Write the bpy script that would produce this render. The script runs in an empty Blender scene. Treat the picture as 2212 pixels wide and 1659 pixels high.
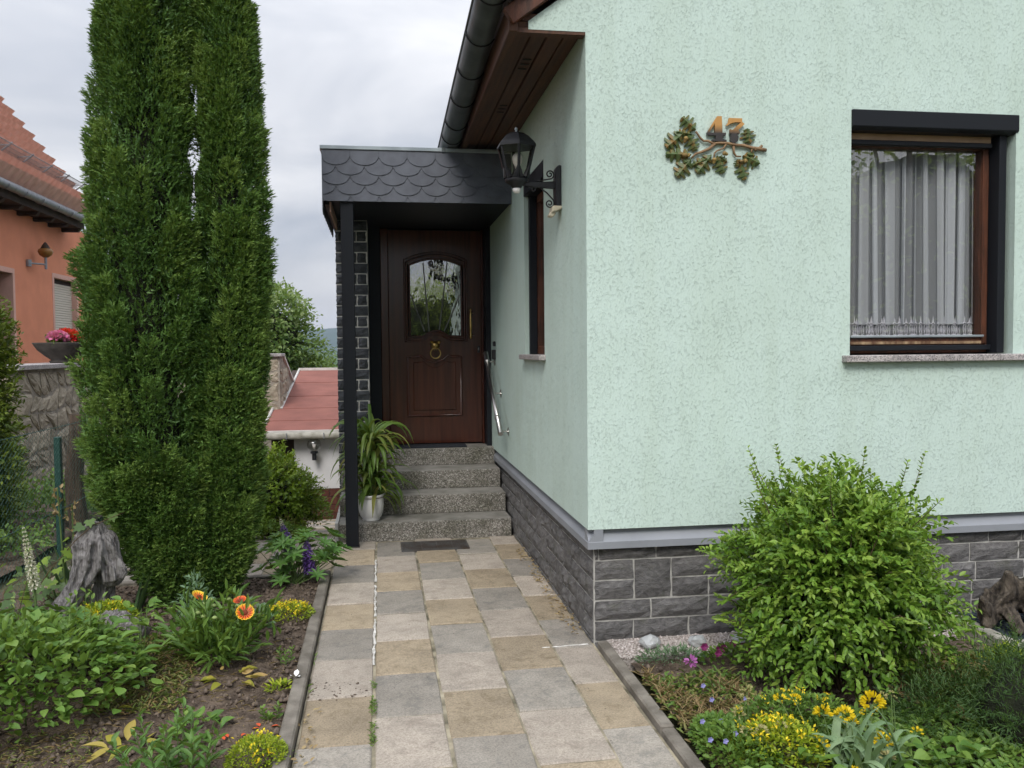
import bpy, bmesh, math, random
import numpy as np
from mathutils import Vector, Matrix, noise as mnoise

random.seed(47)
rng = np.random.default_rng(47)
SC = bpy.context.scene
COL = SC.collection
R = math.radians

# ------------------------------------------------------------------ camera
CAM_H = 1.54
cam_d = bpy.data.cameras.new('camera')
cam_d.sensor_fit = 'HORIZONTAL'
cam_d.sensor_width = 36.0
cam_d.lens = 36.0 * 1850.0 / 2212.0
cam_d.clip_start = 0.05
cam_d.clip_end = 20000
cam = bpy.data.objects.new('camera', cam_d)
COL.objects.link(cam)
_yaw, _pitch, _roll = math.atan(286 / 1850), math.atan(77 / 1850), 0.009
_fw = Vector((math.sin(_yaw) * math.cos(_pitch), math.cos(_yaw) * math.cos(_pitch), -math.sin(_pitch)))
_rt = Vector((math.cos(_yaw), -math.sin(_yaw), 0))
_up = _rt.cross(_fw)
_r2 = _rt * math.cos(_roll) - _up * math.sin(_roll)
_u2 = _up * math.cos(_roll) + _rt * math.sin(_roll)
_m = Matrix((( _r2.x, _u2.x, -_fw.x, 0), (_r2.y, _u2.y, -_fw.y, 0), (_r2.z, _u2.z, -_fw.z, CAM_H), (0, 0, 0, 1)))
cam.matrix_world = _m
SC.camera = cam

# ------------------------------------------------------------------ world: overcast daylight with broken cloud
SUN_DIR = Vector((-0.28, -0.78, 0.82)).normalized()          # towards the sun, behind the camera's right shoulder
W = bpy.data.worlds.new('World')
SC.world = W
W.use_nodes = True
wn, wl = W.node_tree.nodes, W.node_tree.links
wn.clear()
w_out = wn.new('ShaderNodeOutputWorld')
w_bg = wn.new('ShaderNodeBackground')
w_sky = wn.new('ShaderNodeTexSky')
w_sky.sky_type = 'NISHITA'
w_sky.sun_disc = False
w_sky.sun_elevation = math.asin(SUN_DIR.z)
w_sky.sun_rotation = math.atan2(SUN_DIR.x, SUN_DIR.y)
w_skys = wn.new('ShaderNodeVectorMath'); w_skys.operation = 'SCALE'; w_skys.inputs['Scale'].default_value = 0.07
wl.new(w_sky.outputs[0], w_skys.inputs[0])
w_tc = wn.new('ShaderNodeTexCoord')
w_map = wn.new('ShaderNodeMapping'); w_map.inputs['Scale'].default_value = (1.0, 1.0, 3.2)
w_map.inputs['Location'].default_value = (0.35, 0.1, 0.25)
wl.new(w_tc.outputs['Generated'], w_map.inputs[0])
w_n = wn.new('ShaderNodeTexNoise')
w_n.inputs['Scale'].default_value = 2.1; w_n.inputs['Detail'].default_value = 5; w_n.inputs['Roughness'].default_value = 0.5
w_n.inputs['Distortion'].default_value = 0.4
wl.new(w_map.outputs[0], w_n.inputs['Vector'])
w_cr = wn.new('ShaderNodeValToRGB')
e = w_cr.color_ramp.elements
e[0].position = 0.39; e[0].color = (0.44, 0.48, 0.565, 1)
e[1].position = 0.68; e[1].color = (0.92, 0.92, 0.94, 1)
m_ = w_cr.color_ramp.elements.new(0.53); m_.color = (0.67, 0.69, 0.74, 1)
wl.new(w_n.outputs['Fac'], w_cr.inputs[0])
# an overcast sky is brighter overhead than at the horizon
w_sep = wn.new('ShaderNodeSeparateXYZ'); wl.new(w_tc.outputs['Generated'], w_sep.inputs[0])
w_ov = wn.new('ShaderNodeMapRange'); w_ov.inputs['From Min'].default_value = 0.0; w_ov.inputs['From Max'].default_value = 1.0
w_ov.inputs['To Min'].default_value = 0.60; w_ov.inputs['To Max'].default_value = 2.1
w_pw = wn.new('ShaderNodeMath'); w_pw.operation = 'POWER'; w_pw.use_clamp = True; w_pw.inputs[1].default_value = 1.7
wl.new(w_sep.outputs['Z'], w_pw.inputs[0]); wl.new(w_pw.outputs[0], w_ov.inputs['Value'])
w_br = wn.new('ShaderNodeVectorMath'); w_br.operation = 'SCALE'
wl.new(w_cr.outputs[0], w_br.inputs[0]); wl.new(w_ov.outputs[0], w_br.inputs['Scale'])
# thin warm veil close to the horizon
w_hz = wn.new('ShaderNodeMapRange'); w_hz.inputs['From Min'].default_value = 0.02; w_hz.inputs['From Max'].default_value = 0.12
w_hz.inputs['To Min'].default_value = 0.85; w_hz.inputs['To Max'].default_value = 0.0
wl.new(w_sep.outputs['Z'], w_hz.inputs['Value'])
w_mh = wn.new('ShaderNodeMix'); w_mh.data_type = 'RGBA'
w_mh.inputs[7].default_value = (0.56, 0.54, 0.53, 1)
wl.new(w_hz.outputs[0], w_mh.inputs[0]); wl.new(w_br.outputs[0], w_mh.inputs[6])
w_mx = wn.new('ShaderNodeMix'); w_mx.data_type = 'RGBA'; w_mx.inputs[0].default_value = 0.92
wl.new(w_skys.outputs[0], w_mx.inputs[6]); wl.new(w_mh.outputs[2], w_mx.inputs[7])
wl.new(w_mx.outputs[2], w_bg.inputs['Color'])
w_bg.inputs['Strength'].default_value = 1.0
wl.new(w_bg.outputs[0], w_out.inputs['Surface'])

sun_d = bpy.data.lights.new('sun', 'SUN')
sun_d.energy = 1.5
sun_d.angle = R(22)
sun_d.color = (1.0, 0.955, 0.89)
sun = bpy.data.objects.new('sun', sun_d)
COL.objects.link(sun)
sun.rotation_euler = SUN_DIR.to_track_quat('Z', 'Y').to_euler()

SC.view_settings.view_transform = 'Standard'
SC.view_settings.look = 'None'
SC.view_settings.gamma = 1.0
SC.view_settings.use_curve_mapping = False
SC.view_settings.exposure = 0.62
SC.render.engine = 'CYCLES'
SC.cycles.max_bounces = 6
SC.cycles.diffuse_bounces = 3
SC.cycles.glossy_bounces = 3
SC.cycles.transmission_bounces = 5
SC.cycles.volume_bounces = 0
SC.cycles.use_adaptive_sampling = True
SC.cycles.adaptive_threshold = 0.02
SC.cycles.transparent_max_bounces = 16
SC.cycles.caustics_reflective = False
SC.cycles.caustics_refractive = False
SC.cycles.use_denoising = True

# ------------------------------------------------------------------ materials
def nm(name):
    m = bpy.data.materials.new(name); m.use_nodes = True
    n, l = m.node_tree.nodes, m.node_tree.links
    return m, n, l, n['Principled BSDF']

def pos_coord(n, l, scale=(1, 1, 1)):
    g = n.new('ShaderNodeNewGeometry')
    mp = n.new('ShaderNodeMapping'); mp.inputs['Scale'].default_value = scale
    l.new(g.outputs['Position'], mp.inputs[0])
    return mp.outputs[0]

def tnoise(n, l, vec, scale, detail=5, rough=0.55, dist=0.0, ridged=False):
    t = n.new('ShaderNodeTexNoise')
    if ridged: t.noise_type = 'RIDGED_MULTIFRACTAL'
    t.inputs['Scale'].default_value = scale; t.inputs['Detail'].default_value = detail
    t.inputs['Roughness'].default_value = rough; t.inputs['Distortion'].default_value = dist
    l.new(vec, t.inputs['Vector'])
    return t.outputs['Fac']

def ramp(n, l, fac, stops):
    r = n.new('ShaderNodeValToRGB'); el = r.color_ramp.elements
    while len(el) < len(stops): el.new(0.5)
    for s, (p, c) in zip(el, stops): s.position = p; s.color = (*c, 1) if len(c) == 3 else c
    l.new(fac, r.inputs[0])
    return r.outputs[0]

def mixc(n, l, fac, a, b, mode='MIX'):
    x = n.new('ShaderNodeMix'); x.data_type = 'RGBA'; x.blend_type = mode
    for s, v in ((0, fac), (6, a), (7, b)):
        if hasattr(v, 'is_linked'): l.new(v, x.inputs[s])
        else: x.inputs[s].default_value = v if s == 0 else (*v, 1)
    return x.outputs[2]

def bumpn(n, l, b, h, dist, strength=1.0, prev=None):
    u = n.new('ShaderNodeBump'); u.inputs['Distance'].default_value = dist; u.inputs['Strength'].default_value = strength
    l.new(h, u.inputs['Height'])
    if prev is not None: l.new(prev, u.inputs['Normal'])
    if b is not None: l.new(u.outputs[0], b.inputs['Normal'])
    return u.outputs[0]

def sc(c, k): return tuple(min(1.0, x * k) for x in c)

def M(name, col, col2=None, rough=0.7, vscale=6, stretch=(1, 1, 1), bump=0.0, bscale=60, metal=0.0, spec=0.35, detail=5, lo=.35, hi=.65):
    m, n, l, b = nm(name)
    col2 = col2 or sc(col, 0.8)
    v = pos_coord(n, l, stretch)
    f = tnoise(n, l, v, vscale, detail)
    l.new(ramp(n, l, f, [(lo, col2), (hi, col)]), b.inputs['Base Color'])
    b.inputs['Roughness'].default_value = rough; b.inputs['Metallic'].default_value = metal
    b.inputs['Specular IOR Level'].default_value = spec
    if bump: bumpn(n, l, b, tnoise(n, l, v, bscale, 4), bump)
    return m

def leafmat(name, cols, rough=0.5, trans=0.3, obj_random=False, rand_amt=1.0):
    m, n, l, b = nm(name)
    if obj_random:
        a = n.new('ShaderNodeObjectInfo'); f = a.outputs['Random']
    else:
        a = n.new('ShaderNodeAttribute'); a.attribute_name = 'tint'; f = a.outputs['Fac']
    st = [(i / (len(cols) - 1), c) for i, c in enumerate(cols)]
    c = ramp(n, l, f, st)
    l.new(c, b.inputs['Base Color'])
    b.inputs['Roughness'].default_value = rough; b.inputs['Specular IOR Level'].default_value = 0.35
    t = n.new('ShaderNodeBsdfTranslucent')
    tc = mixc(n, l, 0.45, c, (0.35, 0.45, 0.04), 'MIX')
    l.new(tc, t.inputs['Color'])
    x = n.new('ShaderNodeMixShader'); x.inputs[0].default_value = trans
    l.new(b.outputs[0], x.inputs[1]); l.new(t.outputs[0], x.inputs[2])
    o = [k for k in n if k.type == 'OUTPUT_MATERIAL'][0]
    l.new(x.outputs[0], o.inputs['Surface'])
    return m

def plaster(name, base, groove, scale=34, dist=0.006):
    m, n, l, b = nm(name)
    v = pos_coord(n, l)
    warp = n.new('ShaderNodeTexNoise'); warp.inputs['Scale'].default_value = 22; warp.inputs['Detail'].default_value = 3
    l.new(v, warp.inputs['Vector'])
    add = n.new('ShaderNodeVectorMath'); add.operation = 'MULTIPLY_ADD'
    l.new(warp.outputs['Color'], add.inputs[0]); add.inputs[1].default_value = (0.05, 0.05, 0.05); l.new(v, add.inputs[2])
    vo = n.new('ShaderNodeTexVoronoi'); vo.feature = 'DISTANCE_TO_EDGE'; vo.inputs['Scale'].default_value = scale * 1.25
    l.new(add.outputs[0], vo.inputs['Vector'])
    crack = ramp(n, l, vo.outputs['Distance'], [(0.0, (0, 0, 0)), (0.12, (1, 1, 1))])
    patch = tnoise(n, l, v, 75, 3)
    wide = tnoise(n, l, v, 7, 4)
    pa = n.new('ShaderNodeMath'); pa.operation = 'MULTIPLY_ADD'; pa.inputs[1].default_value = 0.22; l.new(wide, pa.inputs[0]); l.new(patch, pa.inputs[2])
    pm = ramp(n, l, pa.outputs[0], [(0.56, (0.0, 0.0, 0.0)), (0.74, (0.62, 0.62, 0.62))])
    hgt = mixc(n, l, pm, (1, 1, 1), crack)
    big = tnoise(n, l, v, 2.3, 3)
    c0 = mixc(n, l, hgt, groove, base)
    c1 = ramp(n, l, big, [(0.3, (0.93, 0.935, 0.92)), (0.7, (1, 1, 1))])
    # faint vertical rain streaks
    st = n.new('ShaderNodeMapping'); st.inputs['Scale'].default_value = (9, 9, 0.7)
    l.new(v, st.inputs[0])
    sk = tnoise(n, l, st.outputs[0], 1.0, 4)
    c2 = ramp(n, l, sk, [(0.38, (0.965, 0.965, 0.95)), (0.56, (1, 1, 1))])
    c3 = mixc(n, l, 1.0, c0, c1, 'MULTIPLY'); c4 = mixc(n, l, 1.0, c3, c2, 'MULTIPLY')
    l.new(c4, b.inputs['Base Color'])
    b.inputs['Roughness'].default_value = 0.9; b.inputs['Specular IOR Level'].default_value = 0.15
    fine = tnoise(n, l, v, 140, 4)
    nb = bumpn(n, l, None, hgt, dist)
    nb2 = bumpn(n, l, None, tnoise(n, l, v, 75, 3), dist * 1.1, prev=nb)
    bumpn(n, l, b, fine, dist * 0.5, prev=nb2)
    return m

def speckle(name, cols, scale=160, rough=0.75, stain=(0.75, 0.75, 0.72), bump=0.002, big=5):
    """washed aggregate: speckles of several stone colours"""
    m, n, l, b = nm(name)
    v = pos_coord(n, l)
    vo = n.new('ShaderNodeTexVoronoi'); vo.inputs['Scale'].default_value = scale
    l.new(v, vo.inputs['Vector'])
    sp = n.new('ShaderNodeSeparateColor'); l.new(vo.outputs['Color'], sp.inputs[0])
    c = ramp(n, l, sp.outputs[0], [(i / (len(cols) - 1), k) for i, k in enumerate(cols)])
    s = ramp(n, l, tnoise(n, l, v, big, 6, 0.65), [(0.33, stain), (0.6, (1, 1, 1))])
    l.new(mixc(n, l, 1.0, c, s, 'MULTIPLY'), b.inputs['Base Color'])
    b.inputs['Roughness'].default_value = rough; b.inputs['Specular IOR Level'].default_value = 0.25
    if bump: bumpn(n, l, b, vo.outputs['Distance'], bump, 0.7)
    return m

def slabmat(name, a, bcol, dark):
    m, n, l, b = nm(name)
    v = pos_coord(n, l)
    oi = n.new('ShaderNodeObjectInfo')
    off = n.new('ShaderNodeVectorMath'); off.operation = 'ADD'
    l.new(v, off.inputs[0]); l.new(oi.outputs['Random'], off.inputs[1])
    v = off.outputs[0]
    f = tnoise(n, l, v, 5.5, 6, 0.62)
    c = ramp(n, l, f, [(0.3, bcol), (0.62, a)])
    g = tnoise(n, l, v, 120, 4, 0.8)
    c = mixc(n, l, 1.0, c, ramp(n, l, g, [(0.30, (0.58, 0.57, 0.55)), (0.5, (1.0, 1.0, 1.0)), (0.68, (1.28, 1.27, 1.24))]), 'MULTIPLY')
    st = tnoise(n, l, v, 13, 6, 0.7, 0.6)
    c = mixc(n, l, ramp(n, l, st, [(0.50, (0, 0, 0)), (0.72, (0.8, 0.8, 0.8))]), c, dark)
    jr = n.new('ShaderNodeMapRange'); jr.inputs['To Min'].default_value = 0.84; jr.inputs['To Max'].default_value = 1.14
    l.new(oi.outputs['Random'], jr.inputs['Value'])
    vs = n.new('ShaderNodeVectorMath'); vs.operation = 'SCALE'
    l.new(c, vs.inputs[0]); l.new(jr.outputs[0], vs.inputs['Scale'])
    l.new(vs.outputs[0], b.inputs['Base Color'])
    b.inputs['Roughness'].default_value = 0.85; b.inputs['Specular IOR Level'].default_value = 0.2
    nb = bumpn(n, l, None, g, 0.0016)
    bumpn(n, l, b, f, 0.004, prev=nb)
    return m

def rockmat(name, a, bcol, dist=0.012, scale=26, moss=None):
    m, n, l, b = nm(name)
    v = pos_coord(n, l, (1, 1, 1.7))
    oi = n.new('ShaderNodeObjectInfo')
    f = tnoise(n, l, v, scale, 7, 0.65, 0.5)
    c = ramp(n, l, f, [(0.3, bcol), (0.68, a)])
    jr = n.new('ShaderNodeMapRange'); jr.inputs['To Min'].default_value = 0.82; jr.inputs['To Max'].default_value = 1.15
    l.new(oi.outputs['Random'], jr.inputs['Value'])
    vs = n.new('ShaderNodeVectorMath'); vs.operation = 'SCALE'
    l.new(c, vs.inputs[0]); l.new(jr.outputs[0], vs.inputs['Scale'])
    c = vs.outputs[0]
    if moss:
        mf = tnoise(n, l, v, 7, 5)
        c = mixc(n, l, ramp(n, l, mf, [(0.58, (0, 0, 0)), (0.78, (0.7, 0.7, 0.7))]), c, moss)
    l.new(c, b.inputs['Base Color'])
    b.inputs['Roughness'].default_value = 0.85; b.inputs['Specular IOR Level'].default_value = 0.25
    nb = bumpn(n, l, None, f, dist)
    bumpn(n, l, b, tnoise(n, l, v, 130, 4), dist * 0.35, prev=nb)
    return m

def glassmat(name, refl=1.0, ior=1.5, wav=0.0, tint=(1, 1, 1), wscale=9):
    m, n, l, b = nm(name)
    n.remove(b)
    o = [k for k in n if k.type == 'OUTPUT_MATERIAL'][0]
    t = n.new('ShaderNodeBsdfTransparent'); t.inputs['Color'].default_value = (*tint, 1)
    g = n.new('ShaderNodeBsdfGlossy'); g.inputs['Roughness'].default_value = 0.0
    f0 = ((ior - 1) / (ior + 1)) ** 2
    ge = n.new('ShaderNodeNewGeometry'); dt = n.new('ShaderNodeVectorMath'); dt.operation = 'DOT_PRODUCT'
    l.new(ge.outputs['Incoming'], dt.inputs[0]); l.new(ge.outputs['Normal'], dt.inputs[1])
    ab = n.new('ShaderNodeMath'); ab.operation = 'ABSOLUTE'; l.new(dt.outputs['Value'], ab.inputs[0])
    om = n.new('ShaderNodeMath'); om.operation = 'SUBTRACT'; om.inputs[0].default_value = 1.0; l.new(ab.outputs[0], om.inputs[1])
    pw = n.new('ShaderNodeMath'); pw.operation = 'POWER'; pw.inputs[1].default_value = 5.0; l.new(om.outputs[0], pw.inputs[0])
    fr = n.new('ShaderNodeMath'); fr.operation = 'MULTIPLY_ADD'; fr.inputs[1].default_value = 1 - f0; fr.inputs[2].default_value = f0; l.new(pw.outputs[0], fr.inputs[0])
    if wav:
        v = pos_coord(n, l, (1, 1, 0.5))
        nb = bumpn(n, l, None, tnoise(n, l, v, wscale, 2), wav)
        l.new(nb, g.inputs['Normal'])
    mu = n.new('ShaderNodeMath'); mu.operation = 'MULTIPLY'; mu.use_clamp = True; mu.inputs[1].default_value = refl
    l.new(fr.outputs[0], mu.inputs[0])
    x = n.new('ShaderNodeMixShader')
    l.new(mu.outputs[0], x.inputs[0]); l.new(t.outputs[0], x.inputs[1]); l.new(g.outputs[0], x.inputs[2])
    l.new(x.outputs[0], o.inputs['Surface'])
    return m

def plain(name, col, rough=0.5, metal=0.0, spec=0.5):
    m, n, l, b = nm(name)
    b.inputs['Base Color'].default_value = (*col, 1)
    b.inputs['Roughness'].default_value = rough; b.inputs['Metallic'].default_value = metal
    b.inputs['Specular IOR Level'].default_value = spec
    return m

MAT = {}
MAT['mint'] = plaster('mint_render', (0.595, 0.73, 0.67), (0.54, 0.665, 0.61), 90, 0.0026)
MAT['trim'] = M('drip_trim', (0.28, 0.295, 0.325), (0.235, 0.25, 0.275), rough=0.4, vscale=3)
MAT['basalt'] = rockmat('plinth_stone', (0.215, 0.208, 0.205), (0.09, 0.087, 0.088), 0.014, 24, (0.07, 0.075, 0.04))
MAT['basalt2'] = rockmat('pillar_stone', (0.105, 0.11, 0.12), (0.045, 0.048, 0.055), 0.010, 20)
MAT['mortar'] = M('mortar', (0.52, 0.51, 0.48), (0.36, 0.35, 0.33), rough=0.9, vscale=30, bump=0.002)
MAT['mortar2'] = M('pale_pointing', (0.78, 0.76, 0.72), (0.6, 0.58, 0.54), rough=0.9, vscale=30)
MAT['terrazzo'] = speckle('washed_concrete', [(0.09, 0.085, 0.075), (0.16, 0.15, 0.13), (0.215, 0.20, 0.175), (0.27, 0.25, 0.225), (0.48, 0.46, 0.43)], 130, 0.7, (0.55, 0.56, 0.5), 0.003)
MAT['tread'] = M('step_tread', (0.30, 0.285, 0.26), (0.15, 0.145, 0.125), rough=0.8, vscale=5, bump=0.002, bscale=150)
MAT['granite'] = speckle('granite', [(0.12, 0.11, 0.11), (0.30, 0.28, 0.28), (0.38, 0.36, 0.35), (0.50, 0.46, 0.45), (0.55, 0.5, 0.48)], 170, 0.55, (0.75, 0.75, 0.75), 0.0)
MAT['slab_grey'] = slabmat('slab_grey', (0.335, 0.305, 0.265), (0.255, 0.232, 0.20), (0.17, 0.165, 0.15))
MAT['slab_tan'] = slabmat('slab_tan', (0.385, 0.315, 0.225), (0.285, 0.235, 0.17), (0.19, 0.15, 0.095))
MAT['slab_pink'] = slabmat('slab_pink', (0.44, 0.385, 0.325), (0.33, 0.29, 0.245), (0.24, 0.20, 0.165))
MAT['joint'] = M('joint_sand', (0.42, 0.37, 0.27), (0.10, 0.09, 0.06), rough=0.95, vscale=7, bump=0.003)
MAT['caulk'] = M('white_joint_mortar', (0.72, 0.70, 0.66), (0.42, 0.40, 0.36), rough=0.9, vscale=30)
MAT['kerb'] = M('kerb_concrete', (0.25, 0.225, 0.19), (0.13, 0.115, 0.095), rough=0.9, vscale=9, bump=0.004, bscale=90)
MAT['concrete'] = M('pale_concrete', (0.42, 0.40, 0.35), (0.24, 0.23, 0.19), rough=0.9, vscale=9, bump=0.003, bscale=90)
MAT['soil'] = M('soil', (0.18, 0.138, 0.105), (0.075, 0.057, 0.045), rough=0.95, vscale=14, bump=0.02, bscale=55, spec=0.1)
MAT['soil2'] = M('soil_clod', (0.19, 0.15, 0.118), (0.08, 0.062, 0.05), rough=0.95, vscale=40, spec=0.1)
MAT['ground'] = M('ground', (0.11, 0.10, 0.055), (0.055, 0.062, 0.025), rough=0.95, vscale=0.8, bump=0.02, bscale=30)
MAT['gravel'] = speckle('gravel_bed', [(0.22, 0.19, 0.17), (0.36, 0.32, 0.29), (0.48, 0.43, 0.40), (0.58, 0.54, 0.5)], 90, 0.85, (0.6, 0.58, 0.55), 0.006)
MAT['anthra'] = plain('anthracite_paint', (0.013, 0.015, 0.019), 0.5, 0.0, 0.2)
MAT['black'] = M('black_metal', (0.022, 0.022, 0.026), (0.012, 0.012, 0.014), rough=0.45, vscale=20)
MAT['slate'] = M('slate', (0.115, 0.125, 0.15), (0.085, 0.092, 0.112), rough=0.55, vscale=12, bump=0.0015, bscale=120)
MAT['zinc'] = M('zinc', (0.40, 0.45, 0.47), (0.27, 0.31, 0.33), rough=0.42, vscale=6, metal=0.35)
MAT['gutter'] = M('gutter_metal', (0.13, 0.15, 0.155), (0.075, 0.088, 0.092), rough=0.38, vscale=5, metal=0.3)
MAT['soffit'] = M('soffit_wood', (0.115, 0.05, 0.026), (0.06, 0.027, 0.015), rough=0.55, vscale=4, stretch=(12, 0.6, 12), bump=0.002, bscale=20)
MAT['door'] = M('door_mahogany', (0.078, 0.021, 0.011), (0.042, 0.012, 0.007), rough=0.22, vscale=3, stretch=(9, 9, 0.5), spec=0.55)
MAT['frame_wood'] = M('window_wood', (0.14, 0.05, 0.026), (0.055, 0.024, 0.014), rough=0.5, vscale=7, stretch=(6, 6, 0.8), bump=0.002)
MAT['worn_wood'] = M('worn_window_wood', (0.42, 0.30, 0.18), (0.10, 0.045, 0.025), rough=0.8, vscale=9, stretch=(3, 3, 0.6), bump=0.003)
MAT['brass'] = M('brass', (0.75, 0.52, 0.18), (0.45, 0.30, 0.10), rough=0.3, vscale=20, metal=1.0)
MAT['steel'] = plain('stainless_steel', (0.55, 0.54, 0.52), 0.28, 1.0)
MAT['glass'] = glassmat('window_glass', 3.6, 1.5, 0.0)
MAT['doorglass'] = glassmat('door_glass', 12.0, 1.5, 0.0012, (0.5, 0.5, 0.5), 14)
MAT['lampglass'] = glassmat('lamp_glass', 0.8, 1.4, 0.0, (0.86, 0.85, 0.80))
MAT['white_pot'] = plain('white_glaze', (0.72, 0.72, 0.71), 0.3)
MAT['bulb'] = plain('bulb_white', (0.82, 0.78, 0.77), 0.35)
MAT['ivory'] = M('ivory_plastic', (0.62, 0.55, 0.42), (0.45, 0.40, 0.30), rough=0.5)
MAT['mat'] = M('door_mat', (0.03, 0.035, 0.045), (0.015, 0.017, 0.022), rough=1.0, vscale=60, bump=0.004, bscale=200)
MAT['rust'] = M('rusty_grate', (0.115, 0.115, 0.115), (0.075, 0.055, 0.042), rough=0.6, vscale=9, metal=0.4)
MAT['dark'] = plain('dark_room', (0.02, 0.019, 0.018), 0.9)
MAT['white_wall'] = M('white_wall', (0.66, 0.655, 0.67), (0.58, 0.575, 0.58), rough=0.9, vscale=3, bump=0.002, bscale=120)
MAT['red_felt'] = M('red_roof_felt', (0.265, 0.108, 0.086), (0.205, 0.082, 0.066), rough=0.95, vscale=2.5, bump=0.002, bscale=160)
MAT['clinker'] = M('red_clinker', (0.115, 0.038, 0.026), (0.062, 0.024, 0.018), rough=0.45, vscale=14)
MAT['rubble'] = rockmat('rubble_stone', (0.47, 0.41, 0.32), (0.26, 0.22, 0.165), 0.012, 9)
MAT['rubble_m'] = M('rubble_mortar', (0.36, 0.32, 0.27), (0.21, 0.185, 0.15), rough=0.95, vscale=9, bump=0.01, bscale=40)
MAT['orange'] = M('orange_render', (0.74, 0.285, 0.165), (0.66, 0.25, 0.145), rough=0.9, vscale=2, bump=0.003, bscale=120)
MAT['pinktrim'] = M('pale_pink_render', (0.70, 0.42, 0.35), (0.62, 0.37, 0.30), rough=0.9, vscale=4)
MAT['tile'] = M('terracotta_tile', (0.78, 0.49, 0.40), (0.66, 0.40, 0.32), rough=0.75, vscale=5, bump=0.002)
MAT['blind'] = plain('roller_blind', (0.62, 0.56, 0.48), 0.6)
MAT['dkwood'] = M('dark_eave_wood', (0.055, 0.035, 0.025), (0.03, 0.02, 0.015), rough=0.8, vscale=5)
MAT['galv'] = M('galvanised', (0.33, 0.34, 0.36), (0.24, 0.25, 0.27), rough=0.5, vscale=9, metal=0.5)
MAT['bowl'] = M('aged_concrete_bowl', (0.095, 0.085, 0.075), (0.05, 0.045, 0.04), rough=0.9, vscale=9, bump=0.004)
MAT['green_post'] = plain('green_paint', (0.012, 0.055, 0.043), 0.45)
MAT['wire'] = plain('green_wire', (0.035, 0.10, 0.08), 0.6)
MAT['bark'] = M('bark', (0.10, 0.072, 0.05), (0.042, 0.03, 0.022), rough=0.95, vscale=5, stretch=(6, 6, 0.9), bump=0.015, bscale=22)
MAT['driftwood'] = M('driftwood', (0.47, 0.445, 0.44), (0.15, 0.138, 0.135), rough=0.95, vscale=9, stretch=(7, 7, 1.0), bump=0.03, bscale=30, lo=.36, hi=.6)
MAT['rootwood'] = M('dark_root_wood', (0.14, 0.115, 0.09), (0.018, 0.014, 0.011), rough=0.95, vscale=9, stretch=(3, 3, 1.1), bump=0.02, bscale=22)
MAT['twig'] = M('twig', (0.12, 0.085, 0.045), (0.07, 0.05, 0.03), rough=0.9)
MAT['stem'] = M('green_stem', (0.13, 0.20, 0.06), (0.08, 0.13, 0.04), rough=0.6)
MAT['core'] = M('inner_shade', (0.022, 0.028, 0.012), (0.012, 0.014, 0.008), rough=1.0, vscale=25, bump=0.02, bscale=40)  # near-black colour stands in for the shade deep inside the crowns
MAT['hill_far'] = M('far_wooded_hill', (0.05, 0.085, 0.05), (0.035, 0.06, 0.04), rough=1.0, vscale=0.012)
MAT['hill_mid'] = M('middle_wooded_hill', (0.06, 0.11, 0.035), (0.035, 0.07, 0.022), rough=1.0, vscale=0.05)

# ------------------------------------------------------------------ helpers
def link(o, parent=None, **props):
    COL.objects.link(o)
    if parent is not None:
        o.parent = parent
        o.matrix_parent_inverse = Matrix.Translation(-parent.location) if parent.type == 'EMPTY' else parent.matrix_basis.inverted()
    for k, v in props.items():
        if v is not None: o[k] = v
    return o

def thing(name, loc, label, category, group=None):
    o = bpy.data.objects.new(name, None)
    o.empty_display_size = 0.1
    o.location = loc
    return link(o, None, label=label, category=category, group=group)

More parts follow.
